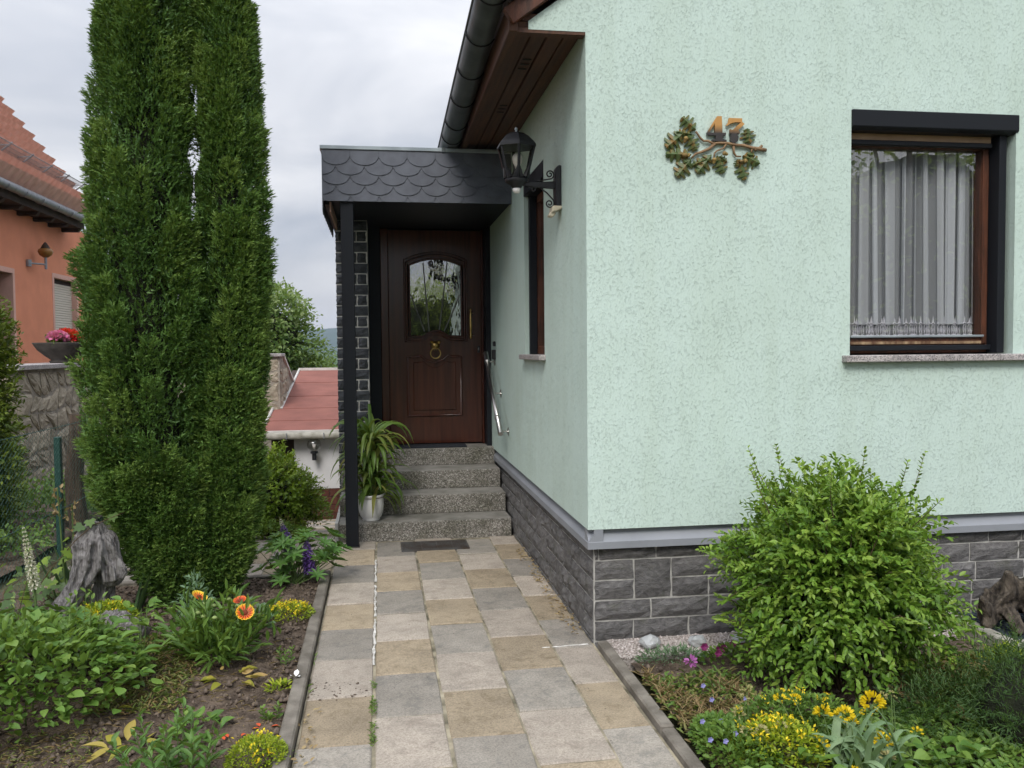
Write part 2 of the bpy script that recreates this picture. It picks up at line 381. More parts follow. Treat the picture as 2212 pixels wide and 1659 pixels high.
class MB:
    def __init__(s): s.v = []; s.f = []
    def add(s, vs, fs):
        k = len(s.v); s.v.extend([tuple(p) for p in vs]); s.f.extend([tuple(i + k for i in f) for f in fs]); return s
    def box(s, x0, x1, y0, y1, z0, z1):
        return s.add([(x0, y0, z0), (x1, y0, z0), (x1, y1, z0), (x0, y1, z0), (x0, y0, z1), (x1, y0, z1), (x1, y1, z1), (x0, y1, z1)],
                     [(0, 3, 2, 1), (4, 5, 6, 7), (0, 1, 5, 4), (1, 2, 6, 5), (2, 3, 7, 6), (3, 0, 4, 7)])
    def quad(s, *p): return s.add(p, [tuple(range(len(p)))])
    def prism(s, poly, fn, a, b):
        """poly: 2-D points; fn(u, v, w) -> xyz; extruded from w=a to w=b"""
        n = len(poly)
        vs = [fn(u, v, a) for u, v in poly] + [fn(u, v, b) for u, v in poly]
        fs = [tuple(range(n))[::-1], tuple(range(n, 2 * n))] + [(i, (i + 1) % n, n + (i + 1) % n, n + i) for i in range(n)]
        return s.add(vs, fs)
    def tube(s, pts, rad, n=8, cap=True):
        pts = [Vector(p) for p in pts]
        if not hasattr(rad, '__len__'): rad = [rad] * len(pts)
        rings = []; prev = None
        for i, p in enumerate(pts):
            d = (pts[min(i + 1, len(pts) - 1)] - pts[max(i - 1, 0)])
            if d.length < 1e-9: d = Vector((0, 0, 1))
            d.normalize()
            if prev is None:
                a = d.cross(Vector((0, 0, 1)))
                if a.length < 1e-3: a = d.cross(Vector((1, 0, 0)))
            else:
                a = prev - d * prev.dot(d)
                if a.length < 1e-6: a = d.orthogonal()
            a.normalize(); prev = a; b = d.cross(a)
            rings.append([p + (a * math.cos(2 * math.pi * k / n) + b * math.sin(2 * math.pi * k / n)) * rad[i] for k in range(n)])
        vs = [q for r in rings for q in r]; fs = []
        for i in range(len(pts) - 1):
            for k in range(n):
                k2 = (k + 1) % n
                fs.append((i * n + k, i * n + k2, (i + 1) * n + k2, (i + 1) * n + k))
        if cap: fs.append(tuple(range(n))[::-1]); fs.append(tuple((len(pts) - 1) * n + k for k in range(n)))
        return s.add(vs, fs)
    def lathe(s, prof, c, n=20, ax=None, a0=0.0):
        vs, fs = [], []
        for r, z in prof:
            for k in range(n):
                a = a0 + 2 * math.pi * k / n
                vs.append((c[0] + r * math.cos(a), c[1] + r * math.sin(a), c[2] + z))
        for i in range(len(prof) - 1):
            for k in range(n):
                k2 = (k + 1) % n
                fs.append((i * n + k, i * n + k2, (i + 1) * n + k2, (i + 1) * n + k))
        if prof[0][0] > 1e-6: fs.append(tuple(range(n))[::-1])
        if prof[-1][0] > 1e-6: fs.append(tuple((len(prof) - 1) * n + k for k in range(n)))
        return s.add(vs, fs)
    def mesh(s, name, smooth=False):
        me = bpy.data.meshes.new(name); me.from_pydata(s.v, [], s.f)
        if smooth: me.polygons.foreach_set('use_smooth', [True] * len(me.polygons))
        me.update(); return me
    def build(s, name, mat, parent=None, smooth=False, bevel=0.0, seg=1, **props):
        me = s.mesh(name, smooth)
        if bevel:
            bm = bmesh.new(); bm.from_mesh(me)
            bmesh.ops.remove_doubles(bm, verts=bm.verts, dist=1e-6)
            bmesh.ops.recalc_face_normals(bm, faces=bm.faces)
            bmesh.ops.bevel(bm, geom=[e for e in bm.edges if e.calc_face_angle(0) > 0.6], offset=bevel, segments=seg, affect='EDGES', profile=0.5)
            bm.to_mesh(me); bm.free()
        me.materials.append(MAT[mat] if isinstance(mat, str) else mat)
        return link(bpy.data.objects.new(name, me), parent, **props)

def inst(name, me, loc, parent, rot=None, scale=None, mat=None, **props):
    o = bpy.data.objects.new(name, me)
    o.location = loc
    if rot is not None: o.rotation_euler = rot
    if scale is not None: o.scale = scale
    return link(o, parent, **props)

def np_mesh(name, verts, tris, mat, parent=None, tint=None, smooth=False, **props):
    me = bpy.data.meshes.new(name)
    nv, nf, k = len(verts), len(tris), tris.shape[1]
    me.vertices.add(nv); me.vertices.foreach_set('co', verts.astype(np.float32).ravel())
    me.loops.add(nf * k); me.loops.foreach_set('vertex_index', tris.astype(np.int32).ravel())
    me.polygons.add(nf); me.polygons.foreach_set('loop_start', np.arange(0, nf * k, k, dtype=np.int32))
    if smooth: me.polygons.foreach_set('use_smooth', np.ones(nf, bool))
    if tint is not None:
        a = me.attributes.new('tint', 'FLOAT', 'POINT'); a.data.foreach_set('value', tint.astype(np.float32))
    me.update(calc_edges=True)
    me.materials.append(MAT[mat] if isinstance(mat, str) else mat)
    return link(bpy.data.objects.new(name, me), parent, **props)

# leaf templates: x across, y along, z up (leaf's own frame), unit length and unit width
T_LEAF = (np.array([(0, 0, 0), (.42, .32, .10), (.40, .66, .08), (0, 1, -.06), (-.40, .66, .08), (-.42, .32, .10)], float),
          np.array([(0, 1, 2), (0, 2, 3), (0, 3, 4), (0, 4, 5)]))
T_DIA = (np.array([(0, 0, 0), (.5, .5, .10), (0, 1, 0), (-.5, .5, .10)], float), np.array([(0, 1, 2), (0, 2, 3)]))
T_NEEDLE = (np.array([(-.5, 0, 0), (.5, 0, 0), (0, 1, 0)], float), np.array([(0, 1, 2)]))

def unit(a): return a / np.maximum(np.linalg.norm(a, axis=1, keepdims=True), 1e-9)

def leaf_arrays(pos, d, upv, ln, wd, T, tint=None):
    tv, tf = T
    d = unit(d); s = unit(np.cross(d, upv)); u = np.cross(s, d)
    N = len(pos); k = len(tv)
    ln = np.broadcast_to(np.asarray(ln, float), (N,)); wd = np.broadcast_to(np.asarray(wd, float), (N,))
    V = (pos[:, None, :] + tv[None, :, 0, None] * s[:, None, :] * wd[:, None, None]
         + tv[None, :, 1, None] * d[:, None, :] * ln[:, None, None] + tv[None, :, 2, None] * u[:, None, :] * ln[:, None, None])
    F = tf[None] + (np.arange(N) * k)[:, None, None]
    t = np.repeat(rng.random(N) if tint is None else tint, k)
    return V.reshape(-1, 3), F.reshape(-1, tf.shape[1]), t

def merge(parts):
    vs, fs, ts = [], [], []; k = 0
    for v, f, t in parts:
        vs.append(v); fs.append(f + k); ts.append(t); k += len(v)
    return np.concatenate(vs), np.concatenate(fs), np.concatenate(ts)

def rdir(n):
    a = rng.normal(size=(n, 3)); return unit(a)

def n3(p, s=1.0, seed=0): return mnoise.noise(Vector((p[0] * s + seed, p[1] * s - seed * .7, p[2] * s + seed * 1.3)))

# ------------------------------------------------------------------ setting: ground, beds, path
WX, PX = 1.045, 1.085            # side wall face, side plinth face
FY, PY = 4.25, 4.30              # front wall face, front plinth face

def lerp(a, b, t): return a + (b - a) * max(0.0, min(1.0, t))
def terrain(x, y):
    z = -0.10
    if x > -2.3:
        z = lerp(-0.10, -1.05, (y - 7.0) / 5.4)
    else:
        z = lerp(-0.06, -0.4, (y - 9.0) / 6)
    if x < -3.72: z = 1.2 if y < 40 else 1.2
    if y > 18.5:
        z = min(z, lerp(z, -34, (y - 18.5) / 300)) if x > -3.72 or y > 40 else z
        if y > 40: z = lerp(-3, -34, (y - 40) / 280)
    return z
xs = [-2500, -900, -300, -120, -60, -30, -15, -9, -6, -4.5, -3.78, -3.66, -3.2, -2.8, -2.4, -2.2, -1.9, -1.5, -1, -.5, 0, .5, 1.0, 1.6, 2.4, 3.2, 4.2, 6, 9, 15, 30, 60, 120, 300, 900, 2500]
ys = [-600, -200, -80, -40, -20, -10, -4, 0, 2, 3, 4, 5, 6, 7, 7.6, 8.2, 9, 10, 11, 12.2, 13, 15, 18, 20, 24, 30, 36, 42, 60, 100, 160, 240, 330, 500, 900, 1600, 3200]
gm = MB()
gm.v = [(x, y, terrain(x, y)) for y in ys for x in xs]
nx = len(xs)
gm.f = [(j * nx + i, j * nx + i + 1, (j + 1) * nx + i + 1, (j + 1) * nx + i) for j in range(len(ys) - 1) for i in range(nx - 1)]
gm.build('ground', 'ground', kind='structure')

def soil_sheet(name, x0, x1, y0, y1, z, amp, step=0.035, seed=0.0):
    nxx = int((x1 - x0) / step) + 1; nyy = int((y1 - y0) / step) + 1
    m = MB()
    for j in range(nyy):
        for i in range(nxx):
            x = x0 + (x1 - x0) * i / (nxx - 1); y = y0 + (y1 - y0) * j / (nyy - 1)
            h = n3((x, y, 0), 3.0, seed) * amp + n3((x, y, 0), 11.0, seed) * amp * .6 + n3((x, y, 0), 27.0, seed) * amp * .5
            ed = min(x - x0, x1 - x, y - y0, y1 - y)
            h = h * min(1, ed / .08 + .2)
            m.v.append((x, y, z + h))
    m.f = [(j * nxx + i, j * nxx + i + 1, (j + 1) * nxx + i + 1, (j + 1) * nxx + i) for j in range(nyy - 1) for i in range(nxx - 1)]
    return m.build(name, 'soil', smooth=True, kind='structure')
soil_sheet('garden_bed', -2.6, -.41, 1.6, 5.92, -0.005, 0.035, seed=3)
soil_sheet('garden_bed', 1.20, 3.9, 1.6, 4.02, -0.01, 0.035, seed=9)
soil_sheet('neighbour_bed', -3.62, -2.59, 2.0, 12.0, 0.0, 0.06, 0.08, seed=5)

def clods(name, n, x0, x1, y0, y1, smin, smax, mat, z=0.0, avoid=None):
    p = np.stack([rng.uniform(x0, x1, n), rng.uniform(y0, y1, n), np.full(n, z)], 1)
    s = smin + (smax - smin) * rng.random(n) ** 3
    octv = np.array([(1, 0, 0), (-1, 0, 0), (0, 1, 0), (0, -1, 0), (0, 0, .8), (0, 0, -.8)], float)
    octf = np.array([(0, 2, 4), (2, 1, 4), (1, 3, 4), (3, 0, 4), (2, 0, 5), (1, 2, 5), (3, 1, 5), (0, 3, 5)])
    jit = 1 + rng.uniform(-.35, .35, (n, 6, 3))
    ang = rng.uniform(0, 6.28, n); c, si = np.cos(ang), np.sin(ang)
    V = octv[None] * jit * s[:, None, None]
    V = np.stack([V[:, :, 0] * c[:, None] - V[:, :, 1] * si[:, None], V[:, :, 0] * si[:, None] + V[:, :, 1] * c[:, None], V[:, :, 2]], 2) + p[:, None, :]
    F = octf[None] + (np.arange(n) * 6)[:, None, None]
    return np_mesh(name, V.reshape(-1, 3), F.reshape(-1, 3), mat, None, rng.random(n * 6), kind='stuff')
clods('soil_crumbs', 4500, -1.9, -.42, 2.6, 5.85, .004, .022, 'soil2', .012)
clods('soil_crumbs', 1800, 1.21, 3.0, 2.5, 3.9, .004, .018, 'soil2', .008)

# paved path: bedding sheet and single slabs
pb = MB(); pb.box(-.345, PX, 1.0, 6.95, -.09, -.006); pb.box(-2.2, -.345, 5.93, 7.08, -.09, -.008)
path = pb.build('path', 'joint', kind='structure')
CX_ = [-.343, -.048, .256, .560, .865, 1.078]
slab_var = {}
def slab_mesh(w, d, var):
    key = (round(w, 2), round(d, 2), var)
    if key in slab_var: return slab_var[key]
    r = random.Random(hash(key) & 0xffff)
    m = MB(); hw, hd = w / 2, d / 2; b = .006
    def ring(ins, z):
        pts = []
        for sx, sy in ((-1, -1), (1, -1), (1, 1), (-1, 1)):
            pts.append((sx * (hw - ins) + r.uniform(-.002, .002), sy * (hd - ins) + r.uniform(-.002, .002), z))
        # mid points to make the arris slightly uneven
        out = []
        for i in range(4):
            p, q = pts[i], pts[(i + 1) % 4]
            out.append(p)
            for t in (.33, .67): out.append((p[0] + (q[0] - p[0]) * t + r.uniform(-.0018, .0018), p[1] + (q[1] - p[1]) * t + r.uniform(-.0018, .0018), z + r.uniform(-.0008, .0008)))
        return out
    a, c, dd = ring(0, -.04), ring(0, -b), ring(b, 0)
    m.v = a + c + dd; n = 12
    for i in range(n):
        j = (i + 1) % n
        m.f += [(i, j, n + j, n + i), (n + i, n + j, 2 * n + j, 2 * n + i)]
    m.f.append(tuple(range(2 * n, 3 * n)))
    slab_var[key] = m
    return m
SLABC = ['slab_grey', 'slab_tan', 'slab_pink']
slab_me = {}
def lay(x0, x1, y0, y1, c, parent=path, z=0.0):
    g = .0045
    w, d = x1 - x0 - 2 * g, y1 - y0 - 2 * g
    var = random.randrange(3); key = (round(w, 2), round(d, 2), var, c)
    if key not in slab_me:
        me = slab_mesh(w, d, var).mesh('paving_slab'); me.materials.append(MAT[SLABC[c]]); slab_me[key] = me
    inst('paving_slab', slab_me[key], ((x0 + x1) / 2, (y0 + y1) / 2, z + random.uniform(-.0035, .0035)), parent,
         rot=(random.uniform(-.007, .007), random.uniform(-.007, .007), random.uniform(-.009, .009)))
# colour order going away from the camera: grey, tan, pink; first joint and first colour of each column
START = [(3.335, 1), (3.100, 2), (3.330, 1), (3.060, 2), (3.310, 1)]
PITCH = .4715
for ci, (y0, c0) in enumerate(START):
    k = -4
    while True:
        ya, yb = y0 + k * PITCH, y0 + (k + 1) * PITCH
        if ya > 6.55: break
        if yb > 6.75: yb = min(yb, 6.93)
        lay(CX_[ci], CX_[ci + 1], ya, yb, (c0 + k) % 3); k += 1
    if ya < 6.78: lay(CX_[ci], CX_[ci + 1], ya, 6.93, (c0 + k) % 3)
# cross path behind the flower bed
for i in range(4):
    x1 = -.350 - i * .472
    for j in range(3):
        lay(x1 - .472, x1, 5.995 + j * .36, 5.995 + (j + 1) * .36, (i + j * 2 + 1) % 3)
# path that falls away beside the steps
dp = MB(); dp.add([(-1.15, 7.09, -.012), (-.372, 7.09, -.012), (-.372, 12.96, -.99), (-1.15, 12.96, -.99)], [(0, 1, 2, 3)])
dpath = dp.build('side_path', 'joint', kind='structure')
sl_ang = -math.atan2(.978, 5.87)
for i in range(2):
    for j in range(12):
        yy = 7.10 + (j + .5) * .485; zz = -.004 - (yy - 7.09) * math.tan(-sl_ang)
        w = .375; key = (w, .478, j % 3, (i * 2 + j) % 3)
        if key not in slab_me:
            me = slab_mesh(w, .478, j % 3).mesh('paving_slab'); me.materials.append(MAT[SLABC[key[3]]]); slab_me[key] = me
        inst('paving_slab', slab_me[key], (-.58 - i * .388, yy, zz), dpath, rot=(sl_ang, 0, random.uniform(-.01, .01)))
# white mortar bead smeared into one joint
cm = MB()
def bead(pts, w0, w1):
    for i in range(len(pts) - 1):
        (xa, ya), (xb, yb) = pts[i], pts[i + 1]
        wa, wb = random.uniform(w0, w1), random.uniform(w0, w1)
        dx, dy = xb - xa, yb - ya; L = math.hypot(dx, dy); px_, py_ = -dy / L, dx / L
        cm.add([(xa - px_ * wa, ya - py_ * wa, .001), (xa + px_ * wa, ya + py_ * wa, .001), (xb + px_ * wb, yb + py_ * wb, .001), (xb - px_ * wb, yb - py_ * wb, .001), ((xa + xb) / 2, (ya + yb) / 2, .0045)],
               [(0, 1, 4), (1, 2, 4), (2, 3, 4), (3, 0, 4)])
for a, b_ in ((4.18, 4.9), (4.95, 5.62), (5.7, 6.3)):
    n_ = int((b_ - a) / .06)
    bead([(-.048 + random.uniform(-.004, .004), a + (b_ - a) * k / n_) for k in range(n_ + 1)], .003, .009)
bead([(.80 + .05 * k, 4.27 + .002 * k + random.uniform(-.004, .004)) for k in range(6)], .003, .008)
cm.build('white_joint_mortar', 'caulk', path)

# kerb stones
def kerb_row(name_parent, x0, x1, y0, y1, n, z1, mat='kerb'):
    L = (y1 - y0) / n
    for k in range(n):
        m = MB(); m.box(x0, x1, y0 + k * L + .003, y0 + (k + 1) * L - .003, -.12, z1 + random.uniform(-.006, .006))
        m.build('kerb_stone', mat, name_parent, bevel=.008)
kerb_row(path, -.412, -.350, 1.2, 5.93, 5, .035)
kerb_row(path, 1.088, 1.145, 1.2, 4.24, 3, .030)
mk = MB(); mk.box(-2.0, -.415, 5.935, 5.99, -.1, .012); mk.build('kerb_stone', 'kerb', path, bevel=.006)

# ------------------------------------------------------------------ the mint house
house = thing('house', (1.1, 4.3, 0), 'mint green rendered house with dark stone plinth and slate porch canopy', 'house')
# front wall (faces the camera), with window opening and the closed end of the eaves box
WO = (2.485, 3.455, 1.485, 2.785)            # window opening x0 x1 z0 z1
fw = MB()
RZ = .605                                    # lower edge of the render
TOPX, TOPZ = 5.0, 6.5
def fq(x0, x1, z0, z1): fw.quad((x0, FY, z0), (x1, FY, z0), (x1, FY, z1), (x0, FY, z1))
fq(WX, WO[0], RZ, 3.12); fq(WO[0], WO[1], RZ, WO[2]); fq(WO[0], WO[1], WO[3], 3.12); fq(WO[1], 9.0, RZ, 3.12)
fw.quad((.755, FY, 3.12), (9.0, FY, 3.12), (9.0, FY, 3.5), (5.0, FY, 6.30), (.755, FY, 3.16))
d_ = .20
fw.quad((WO[0], FY, WO[2]), (WO[0], FY + d_, WO[2]), (WO[0], FY + d_, WO[3]), (WO[0], FY, WO[3]))
fw.quad((WO[1], FY, WO[2]), (WO[1], FY, WO[3]), (WO[1], FY + d_, WO[3]), (WO[1], FY + d_, WO[2]))
fw.quad((WO[0], FY, WO[3]), (WO[0], FY + d_, WO[3]), (WO[1], FY + d_, WO[3]), (WO[1], FY, WO[3]))
fw.quad((WO[0], FY, WO[2]), (WO[1], FY, WO[2]), (WO[1], FY + d_, WO[2]), (WO[0], FY + d_, WO[2]))
fw.quad((WX, FY, RZ), (9, FY, RZ), (9, FY + .1, RZ), (WX, FY + .1, RZ))
fw.build('front_wall', 'mint', house)
# side wall (along the path)
SO = (5.38, 6.12, 1.495, 2.735)              # side window opening y0 y1 z0 z1
sw = MB()
def sq(y0, y1, z0, z1): sw.quad((WX, y1, z0), (WX, y0, z0), (WX, y0, z1), (WX, y1, z1))
sq(FY, SO[0], RZ, 3.3); sq(SO[0], SO[1], RZ, SO[2]); sq(SO[0], SO[1], SO[3], 3.3); sq(SO[1], 8.30, RZ, 3.3)
d2 = .16
for yy in (SO[0], SO[1]): sw.quad((WX, yy, SO[2]), (WX + d2, yy, SO[2]), (WX + d2, yy, SO[3]), (WX, yy, SO[3]))
for zz in (SO[2], SO[3]): sw.quad((WX, SO[0], zz), (WX + d2, SO[0], zz), (WX + d2, SO[1], zz), (WX, SO[1], zz))
sw.quad((WX, FY, RZ), (WX, 8.3, RZ), (WX + .1, 8.3, RZ), (WX + .1, FY, RZ))
sw.build('side_wall', 'mint', house)
bk = MB(); bk.quad((WX, 8.3, -1.2), (WX, 8.3, 3.3), (WX, 13, 3.3), (WX, 13, -1.2)); bk.quad((9, FY, -1), (9, 13, -1), (9, 13, 3.5), (9, FY, 3.5)); bk.quad((WX, 13, -1.2), (9, 13, -1.2), (9, 13, 3.4), (5, 13, 6.3), (WX, 13, 3.4))
bk.build('rear_wall', 'mint', house)
# porch annexe behind the door
an = MB(); an.box(-.35, WX - .004, 8.30, 10.6, -1.1, 2.95); an.build('porch_wall', 'anthra', house)

# drip trim under the render
tr = MB()
prof = [(0.0, 0.0), (-.022, 0.0), (-.022, .036), (.012, .078), (.012, .10), (.06, .10), (.06, 0)]
tr.prism(prof, lambda u, v, w: (w, FY + .02 + u, .503 + v), WX + .002, 9.0)
tr.prism(prof, lambda u, v, w: (WX + .02 + u, w, .503 + v), FY + .0, 8.02)
tr.build('drip_trim', 'trim', house)

# plinth: mortar backing with single split stones
pl = MB(); pl.box(PX + .0005, 9.0, PY + .0005, 4.6, -.15, .52); pl.box(PX + .0005, 1.35, 4.6, 8.1, -.15, .52)
plinth = pl.build('plinth', 'mortar', house)
stone_me = {}
def stone_mesh(w, h, var, mat, rough=.010, depth=.03):
    key = (round(w, 3), round(h, 3), var, mat)
    if key in stone_me: return stone_me[key]
    r = random.Random(var * 77 + int(w * 1000) * 3 + int(h * 1000))
    nx_, nz_ = (4, 3) if w > h else (3, 4)
    m = MB()
    def add_grid():
        for j in range(nz_ + 1):
            for i in range(nx_ + 1):
                u = -w / 2 + w * i / nx_; v = -h / 2 + h * j / nz_
                e = min(i, nx_ - i, j, nz_ - j)
                m.v.append((u + (r.uniform(-.004, .004) if e == 0 else r.uniform(-.008, .008)), (-.003 if e == 0 else -.012) + r.uniform(-rough, rough * .2) * (0.25 if e == 0 else 1), v + r.uniform(-.002, .002)))
    add_grid()
    W_ = nx_ + 1
    for j in range(nz_):
        for i in range(nx_):
            a = j * W_ + i
            m.f.append((a, a + 1, a + W_ + 1, a + W_))
    bnd = [i for i in range(W_)] + [j * W_ + nx_ for j in range(1, nz_ + 1)] + [nz_ * W_ + i for i in range(nx_ - 1, -1, -1)] + [j * W_ for j in range(nz_ - 1, 0, -1)]
    k = len(m.v)
    for b_ in bnd: m.v.append((m.v[b_][0], depth, m.v[b_][2]))
    for q in range(len(bnd)):
        q2 = (q + 1) % len(bnd); m.f.append((bnd[q2], bnd[q], k + q, k + q2))
    me = m.mesh('stone'); me.materials.append(MAT[mat]); stone_me[key] = me
    return me
def put_stone(parent, face, a0, a1, z0, z1, mat='basalt', g=.0049, at=None):
    w, h = a1 - a0 - 2 * g, z1 - z0 - 2 * g
    me = stone_mesh(w, h, random.randrange(4), mat)
    if face == 'front': inst('stone', me, ((a0 + a1) / 2, (PY if at is None else at), (z0 + z1) / 2), parent)
    else: inst('stone', me, (PX if at is None else at, (a0 + a1) / 2, (z0 + z1) / 2), parent, rot=(0, 0, -math.pi / 2))
RH = .1055
ZR = [-.10, .007, .113, .220, .326, .432, .515]
def row_fill(face, start, end, zi, holes, seed, first=None):
    r = random.Random(seed); x = start; i = 0
    while x < end - .03:
        blk = [h for h in holes if h[0] <= x + .005 < h[1]]
        if blk: x = blk[0][1]; continue
        w = first[i] if first and i < len(first) else r.choice((.306, .306, .306, .205, .205))
        i += 1
        lim = min([h[0] for h in holes if h[0] > x + .01] + [end])
        w = min(w, lim - x)
        if lim - (x + w) < .09: w = lim - x
        put_stone(plinth, face, x, x + w, ZR[zi], ZR[zi + 1]); x += w
# front: two-course stones as in the photograph
dbl = [(1.303, 1.507, 3), (2.15, 2.36, 2), (3.05, 3.26, 1)]
for x0, x1, zi in dbl: put_stone(plinth, 'front', x0, x1, ZR[zi], ZR[zi + 2])
firsts = {0: [.21, .305, .305], 1: [.21, .305, .305], 2: [.308, .316, .305], 3: [.213], 4: [.213], 5: [.025, .31, .305]}
for zi in range(6):
    hs = [(a, b) for a, b, k in dbl if k <= zi <= k + 1]
    row_fill('front', PX + .003, 5.6, zi, hs, 100 + zi, firsts[zi])
dbs = [(4.80, 5.0, 3), (5.72, 5.92, 3), (5.05, 5.25, 1), (5.55, 5.75, 2), (6.45, 6.64, 3), (6.75, 6.95, 1), (4.50, 4.70, 1)]
for y0, y1, zi in dbs: put_stone(plinth, 'side', y0, y1, ZR[zi], ZR[zi + 2])
for zi in range(6):
    hs = [(a, b) for a, b, k in dbs if k <= zi <= k + 1]
    row_fill('side', PY + .003, 8.0, zi, hs, 300 + zi)

# eaves: soffit boards, fascia, gutter, verge
sf = MB(); sf.box(.70, WX + .03, FY + .01, 8.3, 3.165, 3.20); soffit = sf.build('soffit', 'soffit', house)
for k in range(4):
    x0 = .70 + k * .0862
    m = MB(); m.box(x0 + .004, x0 + .083, FY + .012, 8.3, 3.13 + (.003 if k % 2 else 0), 3.164); m.build('soffit_board', 'soffit', soffit, bevel=.004)
vm = MB()
for yv in (4.72, 4.80, 4.88, 5.62, 5.70, 5.78):
    vm2 = MB(); vm2.lathe([(.0, -.001), (.020, -.001), (.020, .002), (0, .002)], (0, 0, 0), 12)
    o = vm2.build('vent_slot', 'dark', soffit); o.location = (.83, yv, 3.129); o.scale = (1.3, .55, 1)
    o.matrix_parent_inverse = soffit.matrix_basis.inverted()
fb = MB(); fb.box(.655, .70, FY - .02, 8.3, 3.10, 3.36); fb.build('fascia_board', 'soffit', house, bevel=.004)
eb = MB(); eb.box(.70, WX + .02, FY + .002, FY + .06, 3.105, 3.128); eb.build('end_batten', 'soffit', house)
def gz(y): return 3.160 + (6.98 - y) * .055
gu = MB(); prof_g = []
yl = [3.6, 4.4, 5.2, 6.0, 6.66, 7.4, 8.2]
ng = 10
for y in yl:
    for k in range(ng + 1):
        a = math.pi + math.pi * k / ng
        gu.v.append((.578 + .078 * math.cos(a), y, gz(y) + .078 * math.sin(a)))
for j in range(len(yl) - 1):
    for k in range(ng):
        a = j * (ng + 1) + k; gu.f.append((a, a + 1, a + ng + 2, a + ng + 1))
gutter = gu.build('gutter', 'gutter', house, smooth=True)
sol = gutter.modifiers.new('thickness', 'SOLIDIFY'); sol.thickness = .003
lipm = MB(); lipm.tube([(.498, y, gz(y) + .004) for y in yl], .0085, 8); lipm.build('gutter_lip', 'gutter', gutter, smooth=True)
for y in [3.75, 4.25, 4.75, 5.25, 5.75, 6.25, 6.6, 7.2, 7.8]:
    m = MB(); m.tube([(.578 + .084 * math.cos(math.pi + math.pi * k / 12), y, gz(y) + .084 * math.sin(math.pi + math.pi * k / 12)) for k in range(13)], .0045, 6)
    m.build('gutter_bracket', 'black', gutter, smooth=True)
# verge along the gable, roof skin
SLP = math.atan2(6.30 - 3.16, 5.0 - .755)
def along(t, up): return (.70 + t * math.cos(SLP) - up * math.sin(SLP), 3.13 + t * math.sin(SLP) + up * math.cos(SLP))
vb = MB()
for a, b_, u0, u1, y0, y1 in ((-.02, 5.3, .015, .10, FY - .045, FY - .004),):
    p = [along(a, u0), along(b_, u0), along(b_, u1), along(a, u1)]
    vb.prism(p, lambda u, v, w: (u, w, v), y0, y1)
vb.build('verge_board', 'frame_wood', house, bevel=.003)
rf = MB(); p = [along(.03, .11), along(5.35, .11), along(5.35, .19), along(.03, .19)]
rf.prism(p, lambda u, v, w: (u, w, v), FY - .09, 13.1)
p2 = [(9.4, 3.3), (5.0, 6.6), (5.0, 6.5), (9.3, 3.2)]
rf.prism(p2, lambda u, v, w: (u, w, v), FY - .09, 13.1)
roof = rf.build('roof', M('purple_grey_tile', (0.20, 0.17, 0.22), (0.13, 0.11, 0.15), rough=.6), house)

# ---- front window
fy = FY + .12
win = MB(); fr_w = .062
fx0, fx1, fz0, fz1 = WO[0] + .006, WO[1] - .066, WO[2] + .012, WO[3] - .11
def frame(mb, x0, x1, z0, z1, w, y0, y1):
    mb.box(x0, x0 + w, y0, y1, z0, z1); mb.box(x1 - w, x1, y0, y1, z0, z1)
    mb.box(x0 + w, x1 - w, y0, y1, z0, z0 + w); mb.box(x0 + w, x1 - w, y0, y1, z1 - w, z1)
frame(win, fx0, fx1, fz0, fz1, .05, fy, fy + .07)
window = win.build('window', 'frame_wood', house, bevel=.003, label='front window with lace curtain and black roller shutter box')
sb = MB(); frame(sb, fx0 + .02, fx1 - .012, fz0 + .045, fz1 - .02, .036, fy - .012, fy + .05); sb.build('sash', 'frame_wood', window, bevel=.006)
wl_ = MB(); wl_.box(fx0 - .002, fx0 + .026, fy - .016, fy - .0125, fz0 + .05, fz1 - .02); wl_.build('worn_strip', 'worn_wood', window)
wl2 = MB(); wl2.box(fx0 + .03, fx1 - .05, fy - .017, fy - .0125, fz0 + .047, fz0 + .062); wl2.build('worn_strip', 'worn_wood', window)
gb = MB(); gb.box(fx0 + .05, fx1 - .04, fy - .030, fy - .006, fz0 + .083, fz0 + .096); gb.build('weather_bar', 'zinc', window, bevel=.003)
gb = MB(); gb.box(fx0 + .01, fx1 - .002, fy - .035, fy - .013, fz0 + .012, fz0 + .040); gb.build('shutter_rail', 'anthra', window, bevel=.003)
pn = MB(); pn.box(fx0 + .055, fx1 - .047, fy + .014, fy + .018, fz0 + .085, fz1 - .06); pn.build('pane', 'glass', window)
gr = MB(); gr.box(WO[1] - .070, WO[1] - .026, fy - .085, fy + .03, WO[2] + .006, WO[3] - .09); gr.build('guide_rail', 'anthra', window, bevel=.003)
gr = MB(); gr.box(WO[0] + .001, WO[0] + .007, fy - .085, fy + .03, WO[2] + .006, WO[3] - .09); gr.build('guide_rail', 'anthra', window)
bx = MB(); bx.prism([(FY - .012, WO[3] - .088), (FY + .014, WO[3] - .088 - .014), (fy + .06, WO[3] - .088 - .014), (fy + .06, WO[3] + .0), (FY - .012, WO[3] + .0)], lambda u, v, w: (w, u, v), WO[0] + .001, WO[1] + .012)
bx.build('shutter_box', 'anthra', window, bevel=.004)
bx = MB(); bx.box(WO[0] + .012, WO[1] - .09, fy - .055, fy - .02, fz1 - .055, fz1 - .028); bx.build('shutter_slat', 'anthra', window, bevel=.004)
bx = MB(); bx.box(WO[0] + .012, WO[1] - .09, fy - .04, fy - .014, fz1 - .026, fz1 + .012); bx.build('head_strip', 'ivory' if False else M('tan_strip', (.50, .34, .22), (.38, .25, .16), rough=.6), window)
sl = MB(); sl.box(WO[0] - .045, WO[1] + .14, FY - .048, FY + .19, WO[2] - .036, WO[2] + .001)
sl.build('sill', 'granite', window, bevel=.004)
